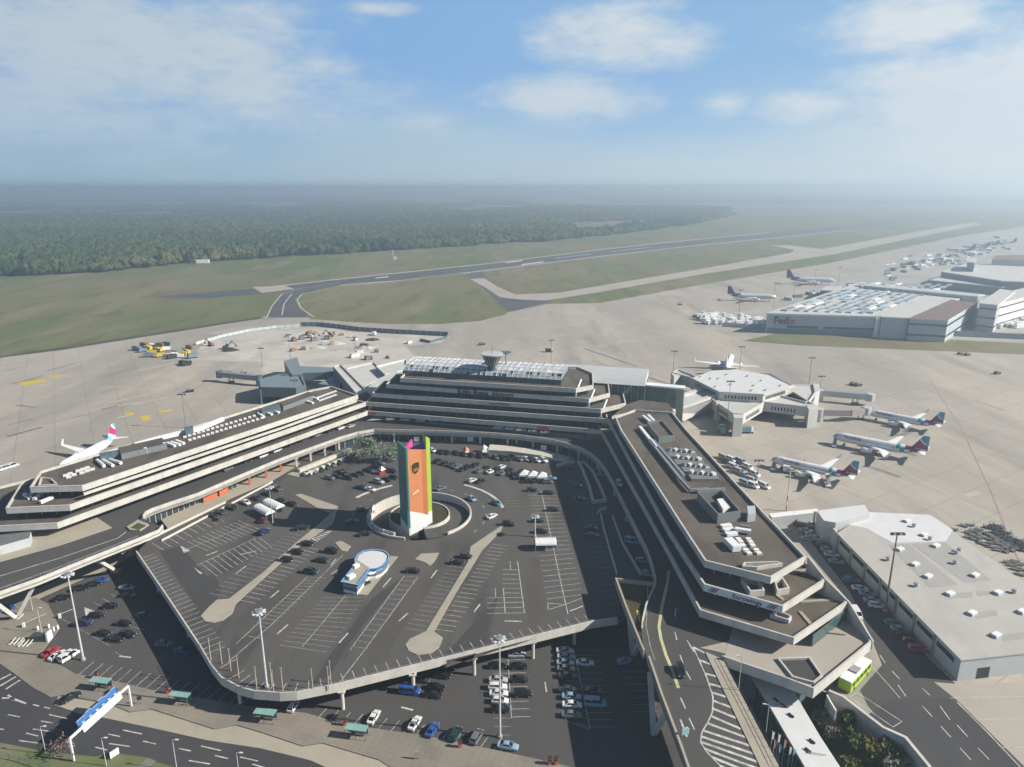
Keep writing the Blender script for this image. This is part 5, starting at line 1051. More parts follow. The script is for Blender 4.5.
# ================================================================== AIRLINERS
def airliner(name_label, loc, heading, livery='euro', L=34.0, span=34.0, group=None, detail=True, lettering=None):
    """narrow-body jet, nose towards local +x, origin on the ground at mid length"""
    t = thing('airliner', name_label, 'airliner', loc, group, heading); R = 1.98*L/36; zc = 3.7*L/36; n = 24; O = (0, 0, 0)
    body = {'euro': white, 'cargo': mat('fuselage_pale', (.66, .68, .70), .4, var=.03), 'plain': white, 'pink': white}[livery]
    prof = [(0, .12, -.25), (.012, .32, -.2), (.03, .55, -.13), (.06, .80, -.05), (.10, .95, 0), (.14, 1, 0)]+[(.14+.56*k/14, 1, 0) for k in range(1, 15)]+[(.74, .97, .03), (.79, .88, .10), (.84, .75, .20), (.89, .60, .33), (.94, .42, .47), (.98, .24, .58), (1, .12, .62)]
    b = MB(); i = 0
    for s, r, dz in prof:
        for k in range(n):
            a = 2*math.pi*k/n; b.v.append((L/2-s*L, R*r*math.cos(a), zc+R*(dz+r*math.sin(a))))
    for j in range(len(prof)-1):
        for k in range(n):
            h = (k+1) % n; s = (prof[j][0]+prof[j+1][0])/2; sz = math.sin(2*math.pi*(k+.5)/n); mt = body
            if livery == 'euro':
                w = s+.055*sz
                if .74 < w < .79: mt = tealp
                elif w > .835 and s < .985: mt = burg if w < .93 else pinkp if w < .95 and 0 else (body if w > .95 else burg)
                if s > .97: mt = body
            if livery == 'pink' and .86 < s+.05*sz < .92: mt = mat('livery_sky', (.20, .50, .62), .4, var=0)
            if livery == 'cargo' and s+.06*sz > .80: mt = purple
            b.f.append([j*n+k, j*n+h, (j+1)*n+h, (j+1)*n+k]); b.mi.append(b.m(mt))
    b.f.append(list(range(n))[::-1]); b.mi.append(b.m(body)); l = (len(prof)-1)*n; b.f.append([l+k for k in range(n)]); b.mi.append(b.m(darkm))
    fu = b.build('fuselage', t, O, smooth=True)
    def wing(x0, y0, z0, c0, x1, y1, z1, c1, mt, th, nm, seg=1):
        w = MB(); pr = [(0, 0), (.03, .5), (.15, .95), (.4, 1), (.7, .6), (1, .04), (.7, -.25), (.4, -.45), (.15, -.5), (.03, -.3)]; rows = []
        for f in (0, 1):
            x, y, z, c = (x0, y0, z0, c0) if f == 0 else (x1, y1, z1, c1); rows.append([(x-c*u, y, z+c*th*q*.5) for u, q in pr])
        loft(w, rows, mt); return w
    sp = span/2
    for s in (-1, 1):
        w = wing(L*.12, s*R*.6, zc-R*.55, L*.20, -L*.045, s*sp*.38, zc-R*.32, L*.115, body, .12, 'w'); w2 = wing(-L*.045, s*sp*.38, zc-R*.32, L*.115, -L*.155, s*sp, zc+R*.25, L*.042, body, .10, 'w')
        w.f += [[i_+len(w.v) for i_ in f] for f in w2.f]; w.mi += w2.mi; w.v += w2.v
        wo = w.build('wing', t, O)
        if livery != 'cargo': w = wing(-L*.158, s*sp, zc+R*.24, L*.04, -L*.205, s*(sp+.35), zc+R*1.35, L*.016, tealp if livery == 'euro' and 0 else white, .1, 'l'); w.build('winglet', wo, O)
        ex, ey, ez = L*.085, s*sp*.34, zc-R*.95
        b = MB(); b.lathe([(2.0*L/36, .85*R/2), (1.9*L/36, 1.03*R/2), (.8*L/36, 1.14*R/2), (-1.0*L/36, 1.02*R/2), (-2.2*L/36, .70*R/2)], (ex, ey, ez), body, 16, 'x'); e = b.build('engine', wo, O, True)
        b = MB(); b.lathe([(2.02*L/36, .82*R/2), (1.7*L/36, .2*R/2)], (ex, ey, ez), darkm, 16, 'x'); b.beam((ex-.5, ey, ez+R*.45), (ex-3.4*L/36, ey, zc-R*.30), .25, .5, body); b.build('pylon', wo, O)
        w = wing(-L*.405, s*R*.3, zc+R*.45, L*.095, -L*.475, s*span*.18, zc+R*.62, L*.040, body, .09, 's'); w.build('tailplane', t, O)
    # fin in narrow strips so the slanting paint bands read
    b = MB(); x0, c0, x1, c1, z0, z1 = -L*.345, L*.17, -L*.455, L*.062, zc+R*.75, zc+R*.75+L*.165; nz, nx = 14, 12
    for sgn in (-1, 1):
        for a in range(nz):
            for c in range(nx):
                q = []
                for (da, dc) in ((0, 0), (0, 1), (1, 1), (1, 0)):
                    f = (a+da)/nz; g = (c+dc)/nx; x = x0+(x1-x0)*f-(c0+(c1-c0)*f)*g; th = .55*(1-.6*f)*(math.sin(math.pi*min(1, g*1.0+.02))*.5+.05); q.append((x, sgn*th*.5, z0+(z1-z0)*f))
                f, g = (a+.5)/nz, (c+.5)/nx; mt = white
                w = f*1.0+.42*g
                if livery == 'euro': mt = tealp if w > .74 and f > .38 else (white if w > .69 else burg)
                elif livery == 'pink': mt = mat('livery_sky', (.20, .50, .62), .4, var=0) if w > 1.08 or w < .30 else (pinkp if .42 < w < .92 else white)
                elif livery == 'cargo': mt = purple
                b.face(q if sgn < 0 else q[::-1], mt)
    b.face([(x1, .05, z1), (x1-c1, .03, z1), (x1-c1, -.03, z1), (x1, -.05, z1)], tealp if livery == 'euro' else white); b.build('fin', t, O)
    b = MB(); b.tube((-L*.495, 0, zc+R*.6), (-L*.515, 0, zc+R*.62), R*.16, R*.10, steel, 8); b.build('tail_cone', t, O)
    for x, y in ((L*.36, 0), (-L*.02, L*.10), (-L*.02, -L*.10)):
        b = MB(); b.tube((x, y, .5), (x, y, zc-R*.7), .14, .18, steel, 6)
        for s in (-.3, .3): b.tube((x, y+s-.14, .52), (x, y+s+.14, .52), .52, .52, rubber, 10)
        b.build('landing_gear', t, O)
    b = MB()
    for s in (-1, 1):
        if livery != 'cargo':
            for k in range(30): b.box((L*.33-k*L*.0185, s*(R*.985), zc+R*.18), (.30, .05, .36), carglass)
        b.face([(L*.468, s*R*.5, zc+R*.22), (L*.452, s*R*.72, zc+R*.22), (L*.440, s*R*.66, zc+R*.52), (L*.456, s*R*.40, zc+R*.50)], carglass)
    b.face([(L*.470, -R*.5, zc+R*.22), (L*.470, R*.5, zc+R*.22), (L*.457, R*.4, zc+R*.53), (L*.457, -R*.4, zc+R*.53)], carglass); b.build('windows', fu, O)
    if lettering:
        for s in (-1, 1):
            w_ = lettering; x_ = L*.36 if s > 0 else L*.36-9.5*L/36
            text(w_[0], w_[1], (x_ if s > 0 else x_, s*(R*1.0), zc+R*.42), (-s*1, 0, 0), (0, -s*.30, 1), w_[2], 'lettering', fu, .05, (0, 0, 0))
    return t
ltr = ('Eurowings', 1.25, mat('letter_purple', (.07, .015, .10), .5, var=0))
def jet(lab, nose, tail, livery, L=34., **k):
    a, c = at(*nose, 3.5), at(*tail, 4.5); m_ = (a+c)/2; d = a-c; return airliner(lab, (m_.x, m_.y, .02), math.atan2(d.y, d.x), livery, L, **k)
jet('white airliner with teal and burgundy tail, boarding stairs at nose and tail', (772, 458.5), (855, 474.5), 'euro', 32.5, lettering=ltr, span=32)
jet('white airliner with teal and burgundy tail in the open between two others', (831, 435.5), (928, 452.5), 'euro', 37.0, lettering=ltr)
jet('white airliner with burgundy tail docked at the jet bridge', (867, 411.5), (942, 424), 'euro', 33.0, lettering=ltr, span=33)
jet('white airliner with pink and blue tail behind the sunlit terminal wing', (57, 469), (116, 436.5), 'pink', 35)
g_ = at(730, 372, 0); airliner('plain white airliner seen tail-on behind the white-roofed pier', (g_.x+2, g_.y+10, .02), math.radians(69), 'plain', 38, span=40)
p_ = at(752, 297, 4); airliner('white cargo jet with dark purple tail close to the parked containers', (p_.x, p_.y, .02), math.radians(-12), 'cargo', 47, span=40, lettering=('Cargo', 0.01, purple) if 0 else None)
p_ = at(811, 281, 4); airliner('white cargo jet with dark tail farther out on the cargo apron', (p_.x, p_.y, .02), math.radians(-12), 'cargo', 54, span=46)
def far_jet(u, v, h, lab, L=44): p = at(u, v, 4); airliner(lab, (p.x, p.y, .02), math.radians(h), 'cargo', L, span=40)

# boarding stairs
def stairs(u, v, hd, lab):
    p = at(u, v); t = thing('boarding_stairs', lab, 'boarding stairs', tuple(p), 'boarding stairs', hd); O = (0, 0, 0)
    b = MB(); b.beam((0, 0, .6), (4.2, 0, 3.3), 1.3, .25, steel); b.build('flight', t, O); b = MB(); b.box((4.8, 0, 3.2), (1.6, 1.5, .2), white); b.build('platform', t, O)
    b = MB(); b.box((1.5, 0, .3), (5.0, 1.9, .55), white); b.build('chassis', t, O)
    for s in (-.7, .7): b = MB(); b.beam((0, s, 1.6), (4.2, s, 4.3), .08, .5, steel); b.build('rail', t, O)
    for x in (-.2, 3.2):
        for s in (-.8, .8): b = MB(); b.tube((x, s-.12, .32), (x, s+.12, .32), .32, .32, rubber, 8); b.build('wheel', t, O)
stairs(773, 470, math.radians(60), 'boarding stairs at the nose of the airliner by the airside vans'); stairs(828, 487, math.radians(75), 'boarding stairs at the tail of the airliner by the airside vans'); stairs(834, 447, math.radians(60), 'boarding stairs at the nose of the middle airliner')
def truck(u, v, hd, lab, boxm, L=8., h=3.4, z=0., grp='airside trucks', cabm=None):
    p = at(u, v, z); t = thing('truck', lab, 'truck', tuple(p), grp, hd); O = (0, 0, 0)
    b = MB(); b.box((-.9, 0, .9), (L-2, 2.5, h-.9), boxm); b.build('box_body', t, O); b = MB(); loft(b, [[(L/2-1.85, -1.2, .5), (L/2-1.85, 1.2, .5), (L/2-1.85, 1.15, 2.7), (L/2-1.85, -1.15, 2.7)], [(L/2-.3, -1.2, .5), (L/2-.3, 1.2, .5), (L/2-.6, 1.1, 2.6), (L/2-.6, -1.1, 2.6)]], cabm or white); c = b.build('cab', t, O)
    b = MB(); b.box((L/2-.4, 0, 1.6), (.25, 2.0, .8), carglass); b.build('windscreen', c, O)
    b = MB(); b.box((0, 0, .55), (L-.6, 1.6, .3), darkm); b.build('chassis', t, O)
    for x in (L/2-1.2, -L/2+1.6):
        for s in (-1.05, 1.05): b = MB(); b.tube((x, s-.15, .48), (x, s+.15, .48), .48, .48, rubber, 8); b.build('wheel', t, O)
    return t
truck(722, 432.5, math.radians(80), 'teal airside truck by the pier leg, its pale end facing out', mat('truck_teal', (.16, .27, .29), .5), 8, 3.6); truck(743.6, 433, math.radians(5), 'long teal airside truck parked under the pier arm', MATS['truck_teal'], 10, 3.4)
truck(786, 471, math.radians(70), 'small catering truck under the wing of the airliner by the vans', white, 6, 3.2)
truck(549.5, 352, 0, 'dark tractor crossing the open apron beyond the terminal', darkm, 6, 2.4)

# ================================================================== THE TALL ADVERTISING SIGN
pa, pb, pc, pd_, pe = at(401, 527.5), at(409.5, 536), at(424, 528.5), at(432.5, 523), at(414, 515)
ad = thing('advertising_pylon', 'tall coloured advertising pylon of slanted panels, orange face with round-cornered shield emblem', 'pylon', (pb.x, pb.y, .2))
hA = height(401, 527.5, 440.5)-.2; hB = height(409.5, 536, 449.5); hC = height(424, 528.5, 452.5); hD = height(432.5, 523, 438.5)
PO = mat('panel_orange', (.52, .20, .08), .55, var=.05, scale=.1); PT = mat('panel_teal', (.012, .20, .18), .5, var=.06, scale=.1); PL = mat('panel_lime', (.33, .46, .05), .5, var=.05); PB = mat('panel_blue', (.05, .14, .55), .5, var=.05); PP = mat('panel_pink', (.55, .07, .30), .5, var=.05); PW = mat('panel_white', (.66, .66, .66), .5, var=.04); PD = mat('panel_orange_shaded', (.42, .13, .04), .55, var=.05)  # PD: the orange darkened, shade put into the colour of the turned face
def panel(p, q, h0, h1, mt, nm, low0=0, low1=0, th=.55, z0=0.):
    """upright slab from p to q with a slanted top; the lowest part, under low0..low1, is white"""
    d = (q-p).normalized(); nr = Vector((-d.y, d.x, 0))*th; o = MB()
    def slab(za, zb, zc_, zd, m, e=0.):
        P_ = [p+Vector((0, 0, za)), q+Vector((0, 0, zb)), q+Vector((0, 0, zd)), p+Vector((0, 0, zc_))]; Q_ = [x+nr for x in P_]
        o.face(P_, m); o.face(Q_[::-1], m)
        for i in range(4): j = (i+1) % 4; o.face([P_[j], P_[i], Q_[i], Q_[j]], m)
    if low0 or low1: slab(z0, z0, low0, low1, PW); slab(low0, low1, h0, h1, mt)
    else: slab(z0, z0, h0, h1, mt)
    return o.build(nm, ad)
panel(pa, pb, hA, hB, PT, 'panel', 4.2, 2.8); f_or = panel(pb, pc, hB, hC+1.0, PO, 'panel', height(409.5, 536, 511), height(424, 528.5, 513.5))
panel(pc, pc.lerp(pd_, .55), hC+1.0, hC+.2, PD, 'panel', height(424, 528.5, 513.5), height(428, 526, 515.5)); panel(pc.lerp(pd_, .55), pd_, hD+1.5, hD, PL, 'panel', 5.0, 4.6)
hE = height(414, 515, 438.5)-.2; panel(pe, pa, hE, hA-5, PP, 'panel'); panel(pd_, pe, hD-.3, height(414, 515, 447)-.2, PB, 'panel')
db = (pc-pb); wl_ = db.length; db = db/wl_; nb = Vector((db.y, -db.x, 0))
ez = hB*.755; ec = pb+db*wl_*.56+nb*.10; brown = mat('emblem_brown', (.045, .022, .012), .5, var=0); gold2 = mat('emblem_gold', (.55, .32, .03), .5, var=0)
def shield(s, mt, off):
    pts = [(-1, .8), (-.5, 1.0), (0, 1.06), (.5, 1.0), (1, .8), (1, -.1), (.85, -.6), (.45, -1.0), (0, -1.25), (-.45, -1.0), (-.85, -.6), (-1, -.1)]
    b = MB(); f = [ec+nb*off+db*x*s+Vector((0, 0, ez+y*s)) for x, y in pts]; k = [q-nb*.08 for q in f]; b.face(f, mt)
    for i in range(len(f)): j = (i+1) % len(f); b.face([f[j], f[i], k[i], k[j]], mt)
    return b
em = shield(2.0, gold2, .02).build('emblem', ad); shield(1.75, brown, .06).build('emblem_field', em)
q = ec+nb*.12-db*1.15; text('ups', 1.25, (q.x, q.y, ez-.95), db, (0, 0, 1), gold2, 'lettering', em, .06)
for k in range(3): # pale bands of illegible small print, low on the faces
    b = MB(); q = pb+db*wl_*(.34+k*.14)+nb*.06; b.beam(q+Vector((0, 0, 14.2+.2*k)), q+db*wl_*.11+Vector((0, 0, 14.4+.2*k)), .06, .45, PW); b.build('print_line', ad)
da = (pb-pa).normalized(); na = Vector((da.y, -da.x, 0))
for k, (z, l) in enumerate(((15.5, 3.2), (14.2, 4.0), (12.9, 3.6), (11.4, 2.4))):
    b = MB(); q = pa+da*.9+na*.05; b.beam(q+Vector((0, 0, z)), q+da*l+Vector((0, 0, z)), .06, .5, mat('print_teal', (.10, .30, .29), .5)); b.build('print_line', ad)
b = MB(); q = pa+da*1.6+na*.05+Vector((0, 0, 24)); b.face([q, q+da*1.7, q+da*1.7+Vector((0, 0, 2.0)), q+Vector((0, 0, 2.0))], mat('emblem_rust', (.25, .08, .04), .5)); b.build('emblem', ad)

# ================================================================== KIOSK AND TENTS
kc = at(372, 556.5, 4.2); kz = 3.6
t = thing('kiosk', 'white kiosk with blue roof edge and a round end on the car park deck', 'kiosk', (kc.x, kc.y, 0))
outl = pxy([(340.5, 581.5), (357.5, 585), (369.5, 569), (376, 568.5), (383, 565.5), (388.5, 560), (389.5, 555), (385.5, 551), (379, 549.3), (371, 549), (363, 550.5), (357.5, 554), (354.5, 559.5), (355, 564)], kz)
b = MB(); b.prism(offset(ccw(outl), .5), 0, kz-.9, white); wlk = b.build('wall', t); b = MB(); b.prism(offset(ccw(outl), .2), kz-.95, kz-.35, isl); kr = b.build('roof', t); b = MB(); b.prism(offset(ccw(outl[2:13]), .6), kz-.4, kz-.28, wht_roof); b.build('roof_disc', kr); b = MB(); b.wall(ccw(outl), kz-.75, kz+.02, .3, mat('edge_blue', (.035, .17, .44), .4), True, topm=mat('edge_pale_blue', (.30, .55, .80), .4)); b.build('roof_edge', t)
b = MB(); oo = ccw(offset(ccw(outl), .46)); b.wall(oo, .9, 2.3, .06, mat('kiosk_glass', (.16, .20, .24), .15), True); b.build('window_band', wlk)
for u, v, s in ((351, 576.5, 1.5), (356, 566, 1.2)): p = at(u, v, kz); b = MB(); b.box((p.x, p.y, kz-.35), (s*1.5, s, .9), white, .9); b.build('roof_unit', t)
b = MB(); b.prism(pxy([(357, 594), (367, 595.5), (384, 574), (398, 557), (391, 556), (376, 570)]), -.02, .1, isl); struct('kiosk_terrace', b)
def parasol(u, v, z, lab):
    p = at(u, v, z); t = thing('parasol', lab, 'parasol', tuple(p)); b = MB(); b.tube((p.x, p.y, z), (p.x, p.y, z+2.8), .05, .05, steel, 6); b.build('pole', t); b = MB(); b.lathe([(2.1, 1.7), (2.25, 1.5), (2.75, .1)], (p.x, p.y, z), white, 8); b.build('canopy', t)
parasol(371, 578, .1, 'white parasol on the small terrace beside the kiosk')
t = thing('cafe_table', 'small dark round table by the parasol on the kiosk terrace', 'table', tuple(at(368, 584.5, .1))); p = at(368, 584.5, .1); b = MB(); b.lathe([(.7, .9), (.76, .9)], tuple(p), darkm, 12); b.build('table_top', t); b = MB(); b.tube(p, p+Vector((0, 0, .7)), .06, .06, steel, 6); b.build('leg', t)
tent_m = mat('tent_white', (.80, .80, .79), .5, var=.05, scale=.6)
def barrel(px0, px1, r, lab, z=0., hh=2.0, wall=None):
    """barrel-roofed tent between two pixel points, r half its width"""
    p, q = at(*px0, z), at(*px1, z); d = (q-p).normalized(); s = Vector((-d.y, d.x, 0)); t = thing('tent', lab, 'tent', tuple((p+q)/2), 'tents')
    b = MB(); n = 10; pr = [(r*math.cos(math.pi*k/n), hh+r*.62*math.sin(math.pi*k/n)) for k in range(n+1)]
    for (a0, z0), (a1, z1) in zip(pr, pr[1:]): b.face([p+s*a0+Vector((0, 0, z0)), p+s*a1+Vector((0, 0, z1)), q+s*a1+Vector((0, 0, z1)), q+s*a0+Vector((0, 0, z0))][::-1], tent_m)
    for e in (p, q): b.face([tuple(e+s*a+Vector((0, 0, zz))) for a, zz in pr], tent_m)
    b.build('roof', t); b = MB()
    for e in (p, (p+q)/2, q):
        for sg in (-1, 1): b.tube(e+s*sg*r*.95, e+s*sg*r*.95+Vector((0, 0, hh+.1)), .08, .08, steel, 6)
    b.build('frame', t); b = MB(); b.beam(p+s*r*.2+Vector((0, 0, 1.0)), q+s*r*.2+Vector((0, 0, 1.0)), .08, 1.6, wall or glassg); b.build('side_wall', t)
barrel((258, 512), (271, 519), 1.9, 'half-round white tent, the lower of two side by side on the deck'); barrel((267, 506.5), (281, 513), 1.9, 'half-round white tent, the upper of two side by side on the deck')
barrel((535, 549), (556, 548.5), 2.1, 'white barrel-roofed shelter alone over the bays by the shadow edge', hh=2.3)
c0 = at(533, 480); t = thing('tent', 'white peaked tent between the cars before the terminal', 'tent', tuple(c0), 'tents')
for k in range(3):
    p = c0+Vector((-3.5+k*3.5, 1.5-k*1.1, 0)); b = MB(); q4 = [(-2, -2), (2, -2), (2, 2), (-2, 2)]
    for i in range(4): a_, c_ = q4[i], q4[(i+1) % 4]; b.face([p+Vector((*a_, 2.3)), p+Vector((*c_, 2.3)), p+Vector((0, 0, 3.9))], tent_m); b.face([p+Vector((*a_, 1.7)), p+Vector((*c_, 1.7)), p+Vector((*c_, 2.3)), p+Vector((*a_, 2.3))], tent_m)
    b.build('canopy', t); b = MB()
    for a_ in q4: b.tube(p+Vector((*a_, 0)), p+Vector((*a_, 2.3)), .06, .06, steel, 5)
    b.build('frame', t)
for u, v, c_, lab in ((466, 454, orange_red, 'small orange and white ticket hut beside the terminal kerb'), (484, 452, white, 'small white pointed marquee beside the terminal kerb'), (351, 459.5, redm, 'red and white barrier block before the bare grey trees'), (382, 474, redm, 'small red barrier in the bays by the bare grey trees')):
    p = at(u, v); t = thing('hut', lab, 'hut', tuple(p)); b = MB(); b.box((p.x, p.y, 0), (2.2, 2.0, 2.0), white if c_ is not redm else redm, .4); b.build('body', t); b = MB(); b.lathe([(2.0, 1.7), (2.2, 1.6), (3.4, .1)], (p.x, p.y, 0), c_ if c_ is orange_red else white, 4); b.build('roof', t)

# ================================================================== MASTS AND LAMPS
def mast(u, v, vt, z, lab, heads='ring', g='tall floodlight masts', r=.28, mt=None):
    h = height(u, v, vt, z); p = at(u, v, z); t = thing('light_mast', lab, 'light mast', tuple(p), g)
    b = MB(); b.tube(p, p+Vector((0, 0, h)), r, r*.5, mt or mast_m, 10); b.lathe([(0, r*2), (.5, r*2), (.6, r)], tuple(p), isl, 10); b.build('pole', t)
    if heads == 'ring':
        b = MB(); b.lathe([(h-.8, .4), (h-.5, .9), (h-.1, .9), (h, .3)], tuple(p), steel, 12); c = b.build('head', t)
        for k in range(8):
            a = k*math.pi/4; b = MB(); b.box((p.x+1.2*math.cos(a), p.y+1.2*math.sin(a), p.z+h-.7), (.7, .45, .26), lampm, a); b.build('floodlight', c)
    else:
        b = MB(); b.beam(p+Vector((-1.8, 0, h)), p+Vector((1.8, 0, h)), .25, .3, darkm); c = b.build('head', t)
        for k in range(5): b = MB(); b.box((p.x-1.6+k*.8, p.y-.25, p.z+h-.45), (.6, .5, .55), steel if k % 2 else darkm); b.build('floodlight', c)
mast(83.5, 660, 573, LOT, 'tall floodlight mast in the sunlit lower car park beside the red car'); mast(267, 687, 610, 0, 'tall floodlight mast inside the rounded corner of the upper deck'); mast(500, 737, 637, LOT, 'tall floodlight mast before the deck edge, a blue car at its foot')
mast(535, 537, 515, 0, 'short floodlight mast by the barrel-roofed shelter'); mast(273, 524, 486, 0, 'thin mast rising out of the double white tent', r=.14)
mast(885, 611, 533, 0, 'dark tall mast beside the warehouse wall and parked cars', 'bar', r=.32, mt=mat('mast_brown', (.18, .16, .14), .6))
for u, v, vt, lab in ((551, 366.5, 340, 'apron floodlight mast standing clear beyond the grey vaulted roof'), (673, 375, 351, 'apron floodlight mast beyond the bridge to the white-roofed pier'), (739.5, 372, 346.5, 'apron floodlight mast behind the white tail fin'), (809, 384, 357.5, 'apron floodlight mast behind the far tip of the white-roofed pier'), (819.5, 394, 376, 'dark mast at the root of the empty jet bridge'), (726.5, 431, 381, 'pale floodlight mast before the slit-windowed pier front'), (262.5, 367, 348, 'floodlight mast behind the jet bridge of the teal pier'), (290.5, 360, 334.5, 'floodlight mast at the back of the teal pier'), (355, 351, 337, 'short mast on the pale building site'), (186, 428, 394, 'thin mast behind the roof of the sunlit wing'),
                      (773, 311, 283, 'cargo apron mast beside the purple-tailed cargo jet'), (793, 303, 285, 'cargo apron mast between the two cargo jets'), (739, 314, 290, 'cargo apron mast among the white containers'), (838, 286, 267, 'cargo apron mast at the back corner of the cargo hall'), (815, 279, 270, 'small distant mast near the outer cargo jet'), (757, 480, 460, 'dark mast above the roof cabin of the shaded wing'), (296, 404, 380, 'thin mast rising before the teal pier')):
    mast(u, v, vt, 0, lab, 'bar', 'apron floodlight masts', .2, mat('mast_dark', (.22, .23, .24), .5))
h = height(786, 511, 470); p = at(786, 511, 0); t = thing('striped_mast', 'red and white striped mast behind the white walled corridor', 'mast', tuple(p))
for k in range(8): b = MB(); b.tube(p+Vector((0, 0, h*k/8)), p+Vector((0, 0, h*(k+1)/8-.01)), .2, .2, (redm if k % 2 == 0 else white) if k < 4 else mast_m, 8); b.build('pole_section', t)
b = MB(); b.beam(p+Vector((-1.5, 0, h)), p+Vector((1.5, 0, h)), .3, .3, darkm); b.build('head', t)
def lamp(u, v, vt, z, lab, arm=(.9, 0)):
    h = height(u, v, vt, z); p = at(u, v, z); t = thing('street_lamp', lab, 'street lamp', tuple(p), 'street lamps'); b = MB(); b.tube(p, p+Vector((0, 0, h)), .09, .06, mast_m, 8); b.build('pole', t)
    q = p+Vector((0, 0, h)); b = MB(); b.beam(q, q+Vector((arm[0], arm[1], .1)), .08, .08, mast_m); b.box((q.x+arm[0], q.y+arm[1], q.z), (.7, .3, .16), lampm, math.atan2(arm[1], arm[0])); b.build('lamp_head', t)
for u, v, vt, lab in ((46, 754, 726.5, 'street lamp on the grass verge in the shadow of the blue sign'), (106.5, 766, 738, 'street lamp on the grass verge next to the small notice board'), (177, 770, 740, 'street lamp on the verge beside the footpath'), (241, 790, 753, 'street lamp at the picture edge below the pale strip'), (33, 611, 591, 'street lamp beside the white bridge strut'), (42, 633, 608, 'street lamp beside the car park barrier')):
    lamp(u, v, vt, LOT+.02, lab)
lamp(738.5, 690, 656.5, RD+.15, 'lamp at the top of the ramp walkway beside the glass hall', (-.9, .2)); lamp(766, 732, 705, RD-5, 'lamp standing among the flags beside the glass hall', (-.9, .2))
for u, v in ((272, 686), (283, 691), (313, 692), (331, 684), (329, 690), (231, 671), (222, 664), (239, 678), (211, 640+20), (257, 690), (274, 694)):
    h = {0: 3.4}.get(0); p = at(u, v, 0.)
    t = thing('deck_post', 'slim rust-stained post on the rounded corner of the upper deck', 'post', tuple(p), 'slim posts on the rounded deck corner'); b = MB(); b.tube(p, p+Vector((0, 0, 6.0)), .12, .10, mat('rusty_white', (.50, .43, .36), .7, var=.3, scale=1.5), 6); b.build('shaft', t); b = MB(); b.box((p.x, p.y, 6.0), (.4, .4, .25), steel); b.build('cap', t)

# ================================================================== GANTRY SIGN, SHELTERS, BOARDS
g0, g1 = at(74, 761, LOT), at(131.6, 706.5, LOT); gd = (g1-g0); gl = gd.length; gd = gd/gl; gn = Vector((gd.y, -gd.x, 0)); ght = height(131.6, 706.5, 686, LOT)
t = thing('sign_gantry', 'road sign gantry with blue panels and a white back across the main road', 'sign gantry', tuple(g0))
for p in (g0, g1): b = MB(); b.beam(p, p+Vector((0, 0, ght)), .35, .35, white); b.build('post', t)
b = MB(); b.beam(g0+Vector((0, 0, ght)), g1+Vector((0, 0, ght)), .4, .45, white); b.build('cross_beam', t)
s0, s1 = .20, .86
b = MB(); p, q = g0+gd*gl*s0, g0+gd*gl*s1; zc = LOT+ght
pts = [p+gn*.3+Vector((0, 0, ght-1.3)), q+gn*.3+Vector((0, 0, ght-1.3)), q-gn*.1+Vector((0, 0, ght+.3)), p-gn*.1+Vector((0, 0, ght+.3))]
b.face(pts, white); b.face([x-gn*.25 for x in pts][::-1], white)
for i in range(4): j = (i+1) % 4; b.face([pts[j], pts[i], pts[i]-gn*.25, pts[j]-gn*.25], white)
b.build('white_back', t)
for k, (f0, f1, zt) in enumerate(((0, .22, 1.5), (.22, .36, 1.9), (.37, .55, 1.4), (.55, .68, 2.1), (.69, .86, 1.6), (.86, 1, 1.9))):
    a_, c_ = p.lerp(q, f0), p.lerp(q, f1); pts = [a_-gn*.5+Vector((0, 0, ght-1.6)), c_-gn*.5+Vector((0, 0, ght-1.6)), c_-gn*1.3+Vector((0, 0, ght+zt*.75)), a_-gn*1.3+Vector((0, 0, ght+zt*.75))]
    b = MB(); b.face(pts, blue_sign); b.face([x-gn*.15 for x in pts][::-1], blue_sign)
    for i in range(4): j = (i+1) % 4; b.face([pts[j], pts[i], pts[i]-gn*.15, pts[j]-gn*.15], white)
    o = b.build('sign_panel', t)
    b = MB(); m_ = (a_+c_)/2-gn*1.0+Vector((0, 0, ght+.1)); b.beam(m_-gd*(gl*.02), m_+gd*(gl*.02), .5, .12, white); b.build('panel_mark', o)
def shelter(u, v, rz, lab):
    p = at(u, v, LOT+.12); t = thing('bus_shelter', lab, 'shelter', tuple(p), 'glass bus shelters', rz); O = (0, 0, 0)
    b = MB(); b.box((0, 0, 2.5), (5.0, 2.0, .14), blue_roof); b.build('roof', t, O); b = MB()
    for x in (-2.3, 0, 2.3):
        for y in (-.85, .85): b.tube((x, y, 0), (x, y, 2.5), .06, .06, tealm, 6)
    b.build('frame', t, O); b = MB(); b.box((0, .85, .4), (4.5, .05, 1.9), mat('shelter_glass', (.16, .22, .21), .1)); b.build('glass_wall', t, O); b = MB(); b.box((0, .45, .45), (3.2, .45, .08), bark); b.box((-1.2, .45, 0), (.1, .4, .45), darkm); b.box((1.2, .45, 0), (.1, .4, .45), darkm); b.build('bench', t, O)
for u, v, lab in ((101.5, 689, 'green-roofed bus shelter near the end of the blue sign gantry'), (181, 703, 'green-roofed bus shelter at the edge of the deck shadow'), (266, 721, 'green-roofed bus shelter under the rounded deck corner'), (357, 737, 'green-roofed bus shelter in full sun by the white cars')): shelter(u, v, -.16, lab)
def machine(u, v, lab, h=2.0):
    p = at(u, v, LOT+.12); t = thing('ticket_machine', lab, 'ticket machine', tuple(p), 'red ticket machines'); b = MB(); b.box((p.x, p.y, p.z), (.7, .5, h*.85), redm, .3); b.build('cabinet', t); b = MB(); b.box((p.x+.1, p.y-.33, p.z+1.0), (.5, .05, .5), darkm, .3); b.build('screen', t); b = MB(); b.box((p.x, p.y, p.z+h*.85), (.9, .7, .1), darkm, .3); b.build('hood', t)
